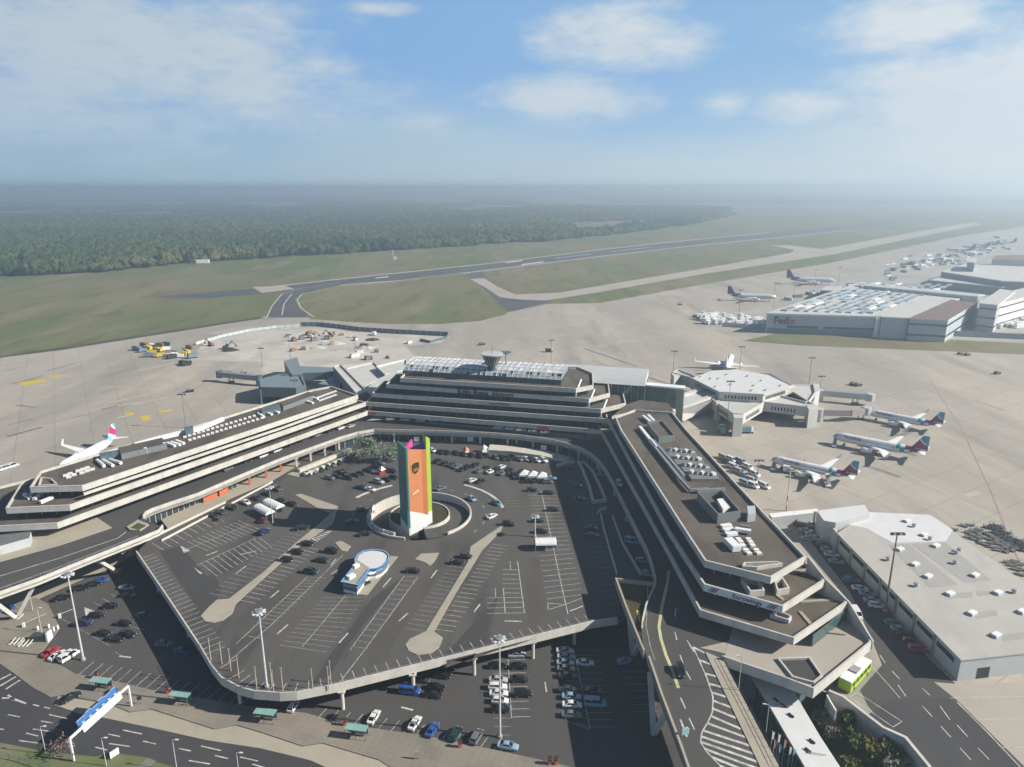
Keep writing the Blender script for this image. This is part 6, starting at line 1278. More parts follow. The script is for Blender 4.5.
for u, v, lab in ((97, 678, 'red ticket machine by the shelter near the blue gantry'), (168, 693, 'red ticket machine at the edge of the deck shadow'), (345, 725, 'red ticket machine by the sunlit shelter and white car'), (460, 747, 'red ticket machine at the nose of the dark green car'), (550, 764, 'first of two red ticket machines by the pavement end'), (556, 764, 'second of two red ticket machines by the pavement end')): machine(u, v, lab)
def board(u, v, z, lab, w, h, mt, rz, leg=.8):
    p = at(u, v, z); t = thing('notice_board', lab, 'board', tuple(p)); b = MB(); b.box((p.x, p.y, z+leg), (w, .18, h), mt, rz); b.build('panel', t); b = MB()
    for s in (-.4, .4): b.box((p.x+math.cos(rz)*s*w, p.y+math.sin(rz)*s*w, z), (.1, .1, leg+.05), steel, rz)
    b.build('leg_frame', t)
board(115, 757, LOT, 'white notice board standing on the grass verge', 1.9, 1.5, white, 1.0, .3); board(140, 704, LOT+.12, 'small dark board on a post by the gantry foot', 1.0, .9, darkm, .2, 1.2); board(417, 759, LOT+.12, 'small cream board on the pavement by the bays', 1.1, 1.6, pale_pave_m, .1, .3)
board(685, 738, RD, 'small pale sign on the ramp parapet', 1.6, 1.3, tealp if 0 else mat('pale_blue_sign', (.30, .48, .56), .5), .3, .9)
# barriers, carts and bikes at the car park entrance
def barrier(u, v, du, dv, lab):
    p = at(u, v, LOT+.12); q = at(u+du, v+dv, LOT+.12); t = thing('car_park_barrier', lab, 'barrier', tuple(p)); b = MB(); b.box((p.x, p.y, p.z), (.6, .5, 1.3), white, .3); b.build('post', t); b = MB(); b.beam(p+Vector((0, 0, 1.1)), p.lerp(q, .6)+Vector((0, 0, 1.2)), .08, .10, mast_m); b.build('arm', t)
barrier(24, 627, 38, -16, 'white car park barrier with a long raised-over-road arm by the lamp'); barrier(60, 618, 22, -9, 'white barrier near the dark blue saloon')
for u, v, s, lab in ((16, 643, 1.6, 'white angular bicycle rack near the pavement edge'), (25, 645, 1.4, 'second white angular rack beside the dark ticket cabin')):
    p = at(u, v, LOT+.12); t = thing('rack', lab, 'rack', tuple(p)); b = MB()
    for k in range(3): b.beam(p+Vector((-1.2+k*1.1, -.9, .1)), p+Vector((-.5+k*1.1, 1.0, 1.0)), .16, .16, white)
    b.build('bar', t); b = MB(); b.box((p.x, p.y, p.z), (3.4, .5, .25), isl, .4); b.build('foot', t)
p = at(41, 640, LOT+.12); t = thing('ticket_cabin', 'dark low ticket cabin with white end by the barriers', 'cabin', tuple(p)); b = MB(); b.box((p.x, p.y, p.z), (4.6, 1.8, 1.7), mat('cabin_dark', (.06, .08, .08), .4)); b.build('body', t); b = MB(); b.box((p.x+2.4, p.y, p.z), (.5, 2.1, 2.6), white); b.build('end_panel', t)
for u, v in ((49, 628), (54, 631), (58, 629), (38, 630)):
    p = at(u, v, LOT+.05); t = thing('bollard', 'short white bollard by the car park entrance', 'bollard', tuple(p), 'white bollards at the car park entrance'); b = MB(); b.tube(p, p+Vector((0, 0, 1.1)), .28, .28, white, 8); b.build('shaft', t); b = MB(); b.lathe([(1.1, .28), (1.3, .12)], tuple(p), lampm, 8); b.build('cap', t)
sh_ = at(108, 548, RD)
t = thing('pavilion', 'small flat pavilion with a yellow-lit door under the wing end', 'pavilion', tuple(at(20, 548, RD))); b = MB(); b.prism(pxy([(-30, 553), (0, 546), (29, 538), (31, 531.5), (-30, 538)], RD+3), RD, RD+3, mat('pav_roof', (.16, .17, .17), .7), ware_wall); b.build('body', t)
for u, v, mt in ((13, 543, yell_l), (26, 539.5, white), (2, 547, yell_l)): p = at(u, v, RD+1.5); b = MB(); b.box((p.x, p.y-.4, RD+.3), (1.5, .15, 2.0), mt, .45); b.build('door', t)
# flags beside the glass hall
for k, (u, v, cm) in enumerate(((771, 757, mat('flag_red', (.25, .06, .05), .8)), (775, 751, mat('flag_white', (.5, .5, .5), .8)), (776, 762, mat('flag_blue', (.04, .09, .25), .8)), (781, 757, mat('flag_orange', (.32, .12, .06), .8)), (786, 764, MATS['flag_white']), (769, 748, ware_wall), (790, 766, tealp))):
    p = at(u, v, LOT+4); p = at(u, v+14, LOT); t = thing('flagpole', ['red flag', 'white flag nearest the glass wall', 'blue flag', 'orange flag', 'white flag at the picture edge', 'grey flag', 'teal flag'][k]+' hanging on a pole beside the glass hall', 'flag', tuple(p), 'flags beside the glass hall')
    b = MB(); b.tube(p, p+Vector((0, 0, 8)), .07, .05, white, 6); b.build('pole', t); b = MB(); b.face([p+Vector((.08, 0, 7.8)), p+Vector((.6, .2, 7.4)), p+Vector((.5, .22, 5.6)), p+Vector((.08, 0, 5.9))], cm); b.face([p+Vector((.08, .04, 7.8)), p+Vector((.08, .04, 5.9)), p+Vector((.5, .26, 5.6)), p+Vector((.6, .24, 7.4))], cm); b.build('flag_cloth', t)

# ================================================================== TREES
def leaf_mat(name, cols):
    m = bpy.data.materials.new(name); m.use_nodes = True; nt = m.node_tree; b = nt.nodes['Principled BSDF']; b.inputs['Roughness'].default_value = .8; b.inputs['Specular IOR Level'].default_value = .15
    g = nt.nodes.new('ShaderNodeNewGeometry'); r = nt.nodes.new('ShaderNodeValToRGB'); nt.links.new(g.outputs['Random Per Island'], r.inputs[0])
    while len(r.color_ramp.elements) < len(cols): r.color_ramp.elements.new(.5)
    for i, c in enumerate(cols): r.color_ramp.elements[i].position = i/(len(cols)-1); r.color_ramp.elements[i].color = (*c, 1)
    nt.links.new(r.outputs[0], b.inputs[0]); return m
LG = leaf_mat('leaf_green', [(.022, .045, .012), (.038, .062, .014), (.06, .078, .018)]); LY = leaf_mat('leaf_autumn', [(.07, .085, .015), (.13, .11, .018), (.04, .06, .014)]); LP = leaf_mat('leaf_pale', [(.18, .21, .16), (.12, .15, .10), (.075, .085, .06)]); LR = leaf_mat('leaf_grey', [(.20, .17, .14), (.13, .115, .09), (.26, .24, .21)])
def tree(p, h, r, lm, lab, seed, n=900, leaf=.42, trunk_h=.3, grp='trees beside the buildings', gaps=.5):
    rnd = random.Random(seed); p = Vector(p); t = thing('tree', lab, 'tree', tuple(p), grp)
    b = MB(); b.tube(p, p+Vector((0, 0, h*.55)), h*.03, h*.014, bark, 7); tips = []
    for k in range(11):
        a = rnd.uniform(0, 6.28); z0 = h*rnd.uniform(trunk_h, .6); q = p+Vector((math.cos(a)*r*rnd.uniform(.35, .8), math.sin(a)*r*rnd.uniform(.35, .8), z0+h*rnd.uniform(.12, .36))); b.tube(p+Vector((0, 0, z0)), q, h*.012, h*.004, bark, 5); tips.append(q)
    b.build('trunk', t); c = MB()
    tips += [p+Vector((rnd.uniform(-.5, .5)*r, rnd.uniform(-.5, .5)*r, h*rnd.uniform(.6, .95))) for _ in range(7)]
    for k in range(n):
        q = tips[rnd.randrange(len(tips))]; d = Vector((rnd.gauss(0, 1), rnd.gauss(0, 1), rnd.gauss(0, .8)))*r*.21; q = q+d
        u = Vector((rnd.gauss(0, 1), rnd.gauss(0, 1), rnd.gauss(0, 1))).normalized(); w = u.orthogonal().normalized(); s = leaf*rnd.uniform(.6, 1.4)
        c.face([q-u*s, q+w*s*.7, q+u*s, q-w*s*.7], lm)
    c.build('crown', t); return t
tree(at(844, 735, LOT), 6.5, 1.7, LG, 'slim green tree close to the retaining wall below the bus', 1); tree(at(847, 757, LOT), 6, 2.3, LG, 'round green tree in the planted pit beside the white roof', 2, 800); tree(at(867, 763, LOT), 5.5, 2.1, LY, 'yellowing tree in the middle of the planted pit', 3); tree(at(889, 768, LOT), 6, 2.5, LG, 'dark green tree at the lower end of the planted pit', 4, 850); tree(at(893, 778, LOT), 5, 3.0, LR, 'thin grey-brown tree at the bottom of the planted pit', 5, 500)
tree(at(831, 737, LOT), 4.5, 3.0, LR, 'grey leafless shrub between white roof and green trees', 6, 500, .3); tree(at(822, 726, LOT), 4, 2.6, LR, 'grey leafless shrub by the corner of the white roof', 7, 450, .3); tree(at(850, 775, LOT), 3.5, 2.4, LY, 'low yellow shrub against the white roof', 8, 500, .3)
tree(at(366, 457), 9, 5, LP, 'pale silvery tree before the terminal, tallest of the grey trees', 9, 900, .4); tree(at(378, 461), 6, 5, LP, 'pale silvery tree in the middle of the grey trees', 10, 700, .4); tree(at(392, 462), 5.5, 4.2, LP, 'pale silvery tree next to the tall advertising pylon', 11, 600, .4); tree(at(357, 462), 5, 3.2, LP, 'low silvery tree beside the white ramp-slot wall', 12, 500, .4)
tree(at(118, 559, LOT), 4.5, 3, LY, 'small shaded tree under the bridge beside the deck corner', 13, 500, .35); tree(at(62, 757, LOT), 4.2, 3.2, leaf_mat('leaf_rosy', [(.22, .15, .12), (.16, .10, .08)]), 'small rosy bare tree on the verge by the gantry post', 14, 260, .2)
rail('fence', 'pale teal fence at the corner of the grass verge', [(-20, 754), (0, 757.5), (20, 762), (60, 775)], LOT, 1.4, mt=tealm)

# ================================================================== CARGO AREA
ZC = 16.
ch = thing('cargo_hall', 'long low pale cargo hall with company lettering on its blue-grey front', 'cargo hall', tuple(at(822, 330, 0)))
f0, f1 = at(766, 313, ZC), at(880, 316.5, ZC); k0, k1 = at(884, 279, ZC), at(985, 295, ZC)
b = MB(); roofp = [tuple(q[:2]) for q in (f0, f1, at(952, 300, ZC), at(985, 294.5, ZC), at(862, 281.5, ZC))]; b.prism(roofp, ZC-1.2, ZC, offw, white); rf = b.build('roof', ch); b = MB(); b.prism(offset(ccw(roofp), .5), 0, ZC-1.2, mat('cargo_wall', (.47, .53, .57), .6, var=.05)); wlc = b.build('wall', ch)
df = (f1-f0); Lf = df.length; df = df/Lf; nf = Vector((df.y, -df.x, 0))
b = MB()
for s0, s1, z in ((.20, .48, 4.7), (.52, .97, 4.7)): b.face([f0+df*Lf*s0+nf*-.35+Vector((0, 0, z-ZC)), f0+df*Lf*s1+nf*-.35+Vector((0, 0, z-ZC)), f0+df*Lf*s1+nf*-.35+Vector((0, 0, z+1.9-ZC)), f0+df*Lf*s0+nf*-.35+Vector((0, 0, z+1.9-ZC))], glassg)
b.build('window_band', wlc)
b = MB(); b.face([f0+df*2+nf*-.3+Vector((0, 0, .2-ZC)), f1-df*1+nf*-.3+Vector((0, 0, .2-ZC)), f1-df*1+nf*-.3+Vector((0, 0, 4.2-ZC)), f0+df*2+nf*-.3+Vector((0, 0, 4.2-ZC))], mat('cargo_base', (.17, .23, .29), .6)); b.build('base_band', wlc)
q = f0+df*Lf*.075+nf*.1; o1 = text('Fed', 5.6, (q.x, q.y, 7.9), df, (0, 0, 1), mat('sign_violet', (.06, .02, .16), .5, var=0), 'lettering', wlc, .3, bold=.025)
q = f0+df*Lf*.178+nf*.1; text('Ex', 5.6, (q.x, q.y, 7.9), df, (0, 0, 1), mat('sign_ruby', (.60, .06, .18), .5, var=0), 'lettering', wlc, .3, bold=.025)
b = MB(); q = f0+df*Lf*.985+nf*.4; b.box((q.x, q.y, 0), (4, 1, 17), white); b.build('pilaster', wlc)
skm = mat('rooflight_blue', (.26, .34, .40), .3, var=.3, scale=.05); vr = (Vector((*roofp[4], 0))-Vector((*roofp[0], 0))); Lv = vr.length; vr = vr/Lv; ur = Vector((f1.x-f0.x, f1.y-f0.y, 0)); Lu = ur.length; ur /= Lu; rnd = random.Random(5)
for i in range(11):
    for j in range(9):
        if rnd.random() < .08: continue
        f, g = .09+.083*i, .10+.095*j; p = Vector((*roofp[0], 0))+vr*(Lv*f)+ur*(Lu*(g+.22*f*g))+Vector((rnd.uniform(-1, 1), rnd.uniform(-1, 1), 0))
        b = MB(); b.box((p.x, p.y, ZC), (rnd.uniform(2.5, 5.0), Lv*.083*rnd.uniform(.75, .98), rnd.uniform(.5, 1.1)), skm if rnd.random() < .65 else (steel if rnd.random() < .5 else white), math.atan2(vr.y, vr.x)-math.pi/2); b.build('rooflight', rf)
def block(name, lab, cat, px, z, wallm, roofm, band=None, n=1):
    t = thing(name, lab, cat, tuple(at(px[0][0], px[0][1], 0))); p = ccw(pxy(px, z)); b = MB(); b.prism(p, z-.8, z, roofm, white); b.build('roof', t); b = MB(); b.prism(offset(p, .4), 0, z-.8, wallm); w = b.build('wall', t)
    for k in range(n if band else 0):
        b = MB(); g = offset(p, .33); z0 = z*(k+.45)/(n+.1); b.wall(g, z0, z0+z*.18/n, .1, band, True); b.build('window_band', w)
    return t
block('cargo_office', 'blue-grey low cargo office between the lettered hall and the brown roof', 'office', [(881, 316.5), (909, 318), (951, 300), (930, 299)], 16.5, MATS['cargo_wall'], offw)
block('cargo_shed', 'cargo building with dark brown roof and white side walls', 'cargo building', [(909, 318), (948.5, 320), (977, 303), (951, 299.5)], 17, MATS['cargo_wall'], brown_roof, glassd, 2)
block('sorting_hall', 'broad white-roofed sorting hall with dark blue front behind the brown roof', 'hall', [(941, 271.5), (1004, 281), (1060, 283), (1060, 268), (964, 264)], 15, mat('hall_blue', (.19, .25, .31), .6), offw)
block('conveyor_bridge', 'long grey conveyor bridge crossing the cargo roofs', 'bridge', [(864, 285.5), (978, 296.5), (980, 294), (864, 283.2)], 19, steel, ware_wall)
block('sorting_annex', 'low white annex in front of the sorting hall', 'annex', [(930, 280), (1003, 287), (1020, 284), (940, 277)], 9, MATS['hall_blue'], offw)
block('office_block', 'white banded office block beside the brown-roofed cargo building', 'office', [(979, 303), (998, 305), (1016, 291), (1000, 289)], 22, ware_wall, offw, glassd, 3); block('parking_block', 'white banded cargo block at the picture edge', 'cargo building', [(998, 304), (1060, 288), (1060, 280), (1010, 291)], 21, white, offw, glassd, 3)
block('cargo_wall_shed', 'small blue-grey hut at the back corner of the cargo hall', 'hut', [(820, 290), (838, 291), (842, 287), (826, 286)], 10, MATS['hall_blue'], offw, glassd)
block('far_hall', 'distant brown-topped cargo hall in the haze', 'hall', [(992, 259), (1050, 261), (1050, 255), (996, 255)], 14, ware_wall, brown_roof); block('distant_tower_block', 'distant small blue block beside the sorting hall', 'block', [(967, 262), (975, 262.5), (977, 258), (969, 258)], 26, MATS['hall_blue'], offw)
t = thing('cargo_fence', 'blue-grey fence along the grass strip before the cargo halls', 'fence', tuple(at(900, 336, 0))); b = MB(); fp = pxy([(775, 329.5), (880, 335), (950, 336), (1060, 341)]); b.wall(fp, 0, 4.0, .3, mat('fence_blue', (.27, .36, .42), .6)); b.build('panel', t); b = MB(); b.wall(fp, 4.0, 4.25, .35, steel); b.build('rail', t)
b = MB(); b.wall(pxy([(722, 326.5), (745, 328), (768, 328)]), 0, 3.5, .4, ware_wall); tag(b.build('yard_fence'), 'grey wall beside the white cargo containers', 'wall')
# containers and trailers: one of each, then copies
def container_proto(name, lab, size, mt, g):
    t = thing(name, lab, 'container' if 'trailer' not in name else 'trailer', (0, 0, 0), g); b = MB(); x, y, z = size; b.prism([(-x/2, -y/2), (x/2, -y/2), (x/2, y/2-.6), (x/2-.3, y/2), (-x/2+.3, y/2), (-x/2, y/2-.6)], .35, z, mt); b.build('body', t, (0, 0, 0)); b = MB(); b.box((0, 0, 0), (x*.9, y*.8, .34), darkm); b.build('base', t, (0, 0, 0)); return t
rnd = random.Random(11); lab = 'white air cargo container in the crowded stack before the lettered hall'; pr = container_proto('cargo_container', lab, (3.2, 2.5, 2.6), white, 'white air cargo containers'); first = True
pts = [(rnd.uniform(0, 1), rnd.uniform(0, 1)) for _ in range(62)]
for a, c in pts:
    u = 697+a*62+c*6; v = 316+c*8.5+a*2.5-2*(a-.5)**2; p = at(u, v); o = pr if first else copy_tree(pr); first = False; o.location = (p.x, p.y, .02); k = rnd.uniform(1.0, 1.7); o.scale = (k, k, rnd.uniform(1.0, 1.9)); o.rotation_euler = (0, 0, rnd.choice([.3, .3, 1.87])+rnd.uniform(-.1, .1))
trl = [container_proto('freight_trailer', 'white freight trailer on the hazy cargo apron', (13, 2.7, 3.6), white, 'white freight trailers on the cargo apron'), container_proto('freight_trailer', 'dark blue-grey freight trailer on the hazy cargo apron', (13, 2.7, 3.4), mat('trailer_slate', (.10, .14, .18), .6), 'dark freight trailers on the cargo apron')]; used = [False, False]
for k in range(190):
    a = rnd.random(); c = rnd.gauss(0, .5); u = 885+a*125; v = 274-a*31+c*9; 
    if k < 34: u = rnd.uniform(780, 860); v = 300-(u-780)*.16+rnd.uniform(-3, 3)
    if k > 130: u, v = rnd.uniform(990, 1030), rnd.uniform(318, 328)
    if abs(v) < 235: continue
    i = 0 if rnd.random() < .55 else 1; p = at(u, v); o = trl[i] if not used[i] else copy_tree(trl[i]); used[i] = True; o.location = (p.x, p.y, .02); o.rotation_euler = (0, 0, rnd.choice([.35, .4, 1.9])+rnd.uniform(-.1, .1))
    sc = rnd.uniform(.5, 1.0); o.scale = (sc, sc, sc)
for u, v, h, lab in ((975, 247, 160, 'distant cargo jet in the haze, first along the far stands'), (985, 245, 160, 'distant cargo jet in the haze, second along the far stands'), (960, 250, 160, 'distant cargo jet in the haze before the far stands'), (1003, 242.5, 160, 'distant cargo jet in the haze at the end of the far stands')): far_jet(u, v, h, lab)
# baggage dollies parked beside the warehouse
rnd = random.Random(3)
dm = mat('dolly_dark', (.055, .06, .062), .6, .2, .25); dg = mat('dolly_grey', (.17, .165, .15), .7, .2, .25)
def dolly(mt, lab, g, h):
    t = thing('baggage_dolly', lab, 'baggage dolly', (0, 0, 0), g); O = (0, 0, 0); b = MB(); b.box((0, 0, .45), (3.2, 1.7, .14), mt)
    for x in (-1.5, 1.5): b.beam((x, -.8, .5), (x, -.8, h), .1, .1, mt); b.beam((x, .8, .5), (x, .8, h), .1, .1, mt); b.beam((x, -.8, h), (x, .8, h), .1, .1, mt)
    b.build('bed', t, O); b = MB(); b.beam((1.6, 0, .45), (2.6, 0, .35), .1, .1, mt); b.build('tow_bar', t, O)
    for x in (-1.1, 1.1):
        for s in (-.7, .7): b = MB(); b.tube((x, s-.1, .22), (x, s+.1, .22), .22, .22, rubber, 8); b.build('wheel', t, O)
    return t
dl_ = [dolly(dg, 'low grey baggage dolly parked by the warehouse edge', 'grey baggage dollies', 1.0), dolly(dm, 'dark upright baggage dolly parked by the red apron line', 'dark baggage dollies', 1.5)]; used = [False, False]
for i, (o0, e0, e1, nr_, nc) in enumerate((((953, 530), (1003, 553.5), (958, 531), 4, 10), ((987, 528), (1023, 551), (994, 526), 3, 10))):
    a0, a1, c0 = at(*o0), at(*e0), at(*((965, 526.5) if i == 0 else (997, 526)))
    for r in range(nr_):
        for k in range(nc):
            if rnd.random() < .22: continue
            p = a0+(a1-a0)*(k/(nc-1))+(c0-a0)*(r/2.2)*(1-.25*k/nc); o = dl_[i] if not used[i] else copy_tree(dl_[i]); used[i] = True; o.location = (p.x+rnd.uniform(-.3, .3), p.y+rnd.uniform(-.3, .3), .02); o.scale = (.8, .8, .8); o.rotation_euler = (0, 0, -.5+rnd.uniform(-.25, .25)+(1.57 if rnd.random() < .2 else 0))
for u, v in ((1008, 563), (1015, 562), (1012, 566), (1019, 565), (1022, 570), (1016, 570), (1020, 575)): p = at(u, v); o = copy_tree(dl_[0]); o.location = (p.x, p.y, .02); o.rotation_euler = (0, 0, -.5+rnd.uniform(-.3, .3)); o['label'] = 'low grey baggage dolly in the small bunch at the picture edge'; o['group'] = 'grey baggage dollies at the picture edge'

# ================================================================== BUILDING SITE AND APRON EQUIPMENT
def fence_line(px, h, mt, lab, post=None):
    t = thing('site_fence', lab, 'fence', tuple(at(*px[0]))); b = MB(); p = pxy(px); b.wall(p, .1, h, .25, mt); b.build('panel', t); b = MB()
    for a, c in zip(p, p[1:]):
        n = max(1, int(math.dist(a, c)/5))
        for k in range(n): b.box((a[0]+(c[0]-a[0])*k/n, a[1]+(c[1]-a[1])*k/n, 0), (.35, .5, h+.15), steel)
    b.build('post', t)
fence_line([(301, 326.5), (320, 326.5), (342, 329), (360, 331.5), (400, 334), (448, 336.5)], 3.6, mat('fence_teal', (.10, .16, .18), .6), 'dark teal hoarding curving along the building site'); fence_line([(196, 345), (222, 337.5), (250, 331.5), (278, 328), (300, 326.5)], 2.2, mat('fence_pale', (.55, .62, .64), .6), 'pale blue low fence along the building site towards the taxiway'); fence_line([(448, 336.5), (446, 339), (430, 343), (420, 341)], 2.0, MATS['fence_teal'], 'short dark fence at the corner of the building site')
def excavator(u, v, rz, lab, mt):
    p = at(u, v); t = thing('excavator', lab, 'excavator', tuple(p), 'building machines', rz); O = (0, 0, 0); b = MB()
    for s in (-1.1, 1.1): b.box((0, s, 0), (4.0, .7, .9), darkm)
    b.build('track', t, O); b = MB(); b.box((-.4, 0, .9), (3.4, 2.5, 1.5), mt); b.box((.8, .7, 2.4), (1.5, 1.1, 1.2), carglass); b.build('cab', t, O); b = MB(); b.beam((1.2, 0, 1.8), (4.4, 0, 5.2), .5, .6, mt); b.beam((4.4, 0, 5.2), (6.8, 0, 2.2), .4, .5, mt); b.box((6.9, 0, 1.2), (1.1, 1.2, 1.0), darkm); b.build('boom', t, O)
excavator(211, 346, 2.6, 'orange-brown excavator at the end of the pale fence', mat('machine_rust', (.32, .13, .06), .7)); excavator(226, 349, .5, 'dark excavator beside the heap of rubble', darkm); excavator(310, 338, .4, 'brown excavator in the middle of the pale building site', mat('machine_brown', (.30, .16, .08), .6)); excavator(331, 336.5, 2.8, 'rust-coloured excavator below the dark hoarding', MATS['machine_rust'])
for u, v, r, h, lab in ((230, 350.5, 6, 2.2, 'dark heap of rubble beside the excavators'), (334, 344, 8, 2.5, 'pale sand heap on the building site'), (365, 348, 7, 2, 'grey rubble heap by the link hall'), (318, 348, 6, 1.6, 'low pale heap beside the teal pier'), (372, 340, 6, 1.5, 'brown earth heap near the hoarding')):
    p = at(u, v); b = MB(); rr = random.Random(int(u)); n = 14; i = 0; vs = []
    for k, (f, z) in enumerate(((1, 0), (.72, .5), (.4, .85), (.1, 1))):
        for a in range(n): q = 2*math.pi*a/n; s = r*f*rr.uniform(.8, 1.2); b.v.append((p.x+s*math.cos(q), p.y+s*math.sin(q)*.7, z*h*rr.uniform(.8, 1.1)))
    for k in range(3):
        for a in range(n): c = (a+1) % n; b.f.append([k*n+a, k*n+c, (k+1)*n+c, (k+1)*n+a]); b.mi.append(b.m(soil if 'dark' in lab or 'brown' in lab else site_m))
    b.f.append([3*n+a for a in range(n)]); b.mi.append(0); tag(b.build('rubble_heap'), lab, 'heap')
rnd = random.Random(21); cols_ = [('yellow', yell), ('white', white), ('dark', darkm), ('blue-grey', MATS['hall_blue']), ('brown', MATS['machine_brown'])]; protoS = {}
def equip(kind, mt):
    t = thing('site_trailer', f'{kind} equipment trailer in the cluster by the building site', 'trailer', (0, 0, 0), f'{kind} equipment trailers'); O = (0, 0, 0); b = MB(); b.box((0, 0, .6), (5.0, 2.2, 1.7), mt); b.box((-.6, 0, 2.3), (2.6, 1.9, .35), mt); b.build('body', t, O)
    for x in (-1.5, 1.5):
        for s in (-.95, .95): b = MB(); b.tube((x, s-.12, .4), (x, s+.12, .4), .4, .4, rubber, 8); b.build('wheel', t, O)
    return t
spots = [(148, 350, 0), (152, 354, 0), (158, 352, 0), (161, 357, 0), (183, 355, 0), (187, 353.5, 0), (180, 357.5, 1), (174, 356, 1), (168, 357, 1), (172, 358.5, 2), (187, 365.5, 2), (183, 364.5, 2), (150, 346.5, 1), (143, 352, 3), (137, 350.5, 3), (145, 347, 4), (166, 346, 2), (160, 346.5, 4), (176, 354, 3), (170, 353.5, 4), (155, 348.5, 2), (193, 358, 3), (166, 351, 1), (149, 357, 3), (190, 349, 4)]
done = {}
for u, v, k in spots:
    nm, mt = cols_[k]; o = copy_tree(done[k]) if k in done else equip(nm, mt); done.setdefault(k, o); p = at(u, v); o.location = (p.x, p.y, .02); o.rotation_euler = (0, 0, rnd.uniform(-.5, .8)); s = rnd.uniform(.9, 1.35); o.scale = (s, s, s)
for u, v, lab in ((228, 373.5, 'dark tractor on the apron below the teal jet bridge'), (243, 374.5, 'second dark tractor on the apron below the teal jet bridge'), (853, 385, 'dark tractor beyond the empty jet bridge'), (858, 386, 'dark tractor beside another beyond the empty jet bridge'), (997, 374, 'dark low vehicle alone on the far apron'), (960, 354.5, 'dark tractor by the grass strip of the cargo area'), (967, 355.5, 'small dark cart by the grass strip of the cargo area'), (190, 392, 'low flat apron vehicle beneath a thin mast'), (482, 345, 'tiny dark vehicle on the apron before the grass'), (680, 305, 'dark vehicle at the edge of the taxiway'), (619, 394-20, 'dark roller on the apron behind the vaulted roof'), (695, 317, 'small dark van left of the containers')):
    p = at(u, v); lab = lab.replace(' left of', ' beside'); t = thing('apron_tractor', lab, 'tractor', tuple(p), 'tractors on the apron', .4); O = (0, 0, 0); b = MB(); b.box((0, 0, .35), (4.4, 2.0, .8), darkm); b.build('body', t, O); b = MB(); b.box((-.7, 0, 1.15), (1.6, 1.7, .9), MATS['hall_blue']); b.build('cab', t, O)
    for x in (-1.4, 1.4):
        for s in (-.95, .95): b = MB(); b.tube((x, s-.15, .45), (x, s+.15, .45), .45, .45, rubber, 8); b.build('wheel', t, O)
p = at(203, 263); t = thing('airfield_hut', 'small white hut with a mast at the edge of the forest', 'hut', tuple(p)); b = MB(); b.box((p.x, p.y, 0), (18, 7, 5), white, .2); b.build('body', t); b = MB(); b.tube((p.x-12, p.y, 0), (p.x-12, p.y, 18), .5, .3, mast_m, 6); b.build('mast', t)
p = at(393, 259.5); t = thing('wind_mast', 'thin white mast with a small white box on the airfield grass', 'mast', tuple(p)); b = MB(); b.tube(p, p+Vector((0, 0, 16)), .4, .3, white, 6); b.build('pole', t); b = MB(); b.box((p.x+3, p.y, 0), (4, 4, 4), white); b.build('box', t)

rnd = random.Random(31); mats_ = [('pale', wht_roof), ('grey', plant_grey), ('brown', MATS['machine_brown'])]; firsts = {}
for k in range(34):
    u, v = rnd.uniform(285, 425), rnd.uniform(334, 362)
    if v < 330+abs(u-360)*.05 or (u < 345 and v > 352) or (u > 395 and v > 346): continue
    i = rnd.randrange(3); nm, mt = mats_[i]; p = at(u, v)
    if i not in firsts:
        t = thing('material_crate', f'{nm} block of building material lying on the pale building site', 'building material', tuple(p), f'{nm} building material on the site'); b = MB(); b.box((0, 0, 0), (2.6, 1.8, 1.3), mt); b.box((0, 0, 1.3), (2.3, 1.5, .5), mt, .1); b.build('load', t, (0, 0, 0)); b = MB(); b.box((0, 0, -.02), (2.9, 2.0, .14), bark); b.build('pallet', t, (0, 0, 0)); firsts[i] = t; o = t
    else: o = copy_tree(firsts[i])
    o.location = (p.x, p.y, .02); o.rotation_euler = (0, 0, rnd.uniform(0, 3.1)); sc = rnd.uniform(.7, 1.7); o.scale = (sc*rnd.uniform(.7, 1.8), sc, sc)

# ================================================================== FOREST, HILLS, HAZE
def leafy(name, ramp):
    m = bpy.data.materials.new(name); m.use_nodes = True; nt = m.node_tree; b = nt.nodes['Principled BSDF']; b.inputs['Roughness'].default_value = .9; b.inputs['Specular IOR Level'].default_value = .05
    N = nt.nodes.new; L = nt.links.new; pos = N('ShaderNodeNewGeometry').outputs['Position']
    v = N('ShaderNodeTexVoronoi'); v.inputs['Scale'].default_value = .06; L(pos, v.inputs['Vector']); sp = N('ShaderNodeSeparateColor'); L(v.outputs['Color'], sp.inputs[0])
    n = N('ShaderNodeTexNoise'); n.inputs['Scale'].default_value = .0035; n.inputs['Detail'].default_value = 4; L(pos, n.inputs['Vector'])
    a = N('ShaderNodeMath'); a.operation = 'MULTIPLY_ADD'; L(n.outputs[0], a.inputs[0]); a.inputs[1].default_value = 1.5; a.inputs[2].default_value = -.52
    c = N('ShaderNodeMath'); c.operation = 'MULTIPLY_ADD'; L(sp.outputs[0], c.inputs[0]); c.inputs[1].default_value = .40; L(a.outputs[0], c.inputs[2])
    r = N('ShaderNodeValToRGB'); L(c.outputs[0], r.inputs[0])
    while len(r.color_ramp.elements) < len(ramp): r.color_ramp.elements.new(.5)
    for i, (p, col) in enumerate(ramp): r.color_ramp.elements[i].position = p; r.color_ramp.elements[i].color = (*col, 1)
    L(r.outputs[0], b.inputs[0]); return m
FM = leafy('forest_leaves', [(.0, (.014, .034, .014)), (.30, (.035, .060, .020)), (.55, (.060, .080, .026)), (.72, (.095, .092, .034)), (.86, (.105, .082, .034)), (1., (.035, .05, .018))])
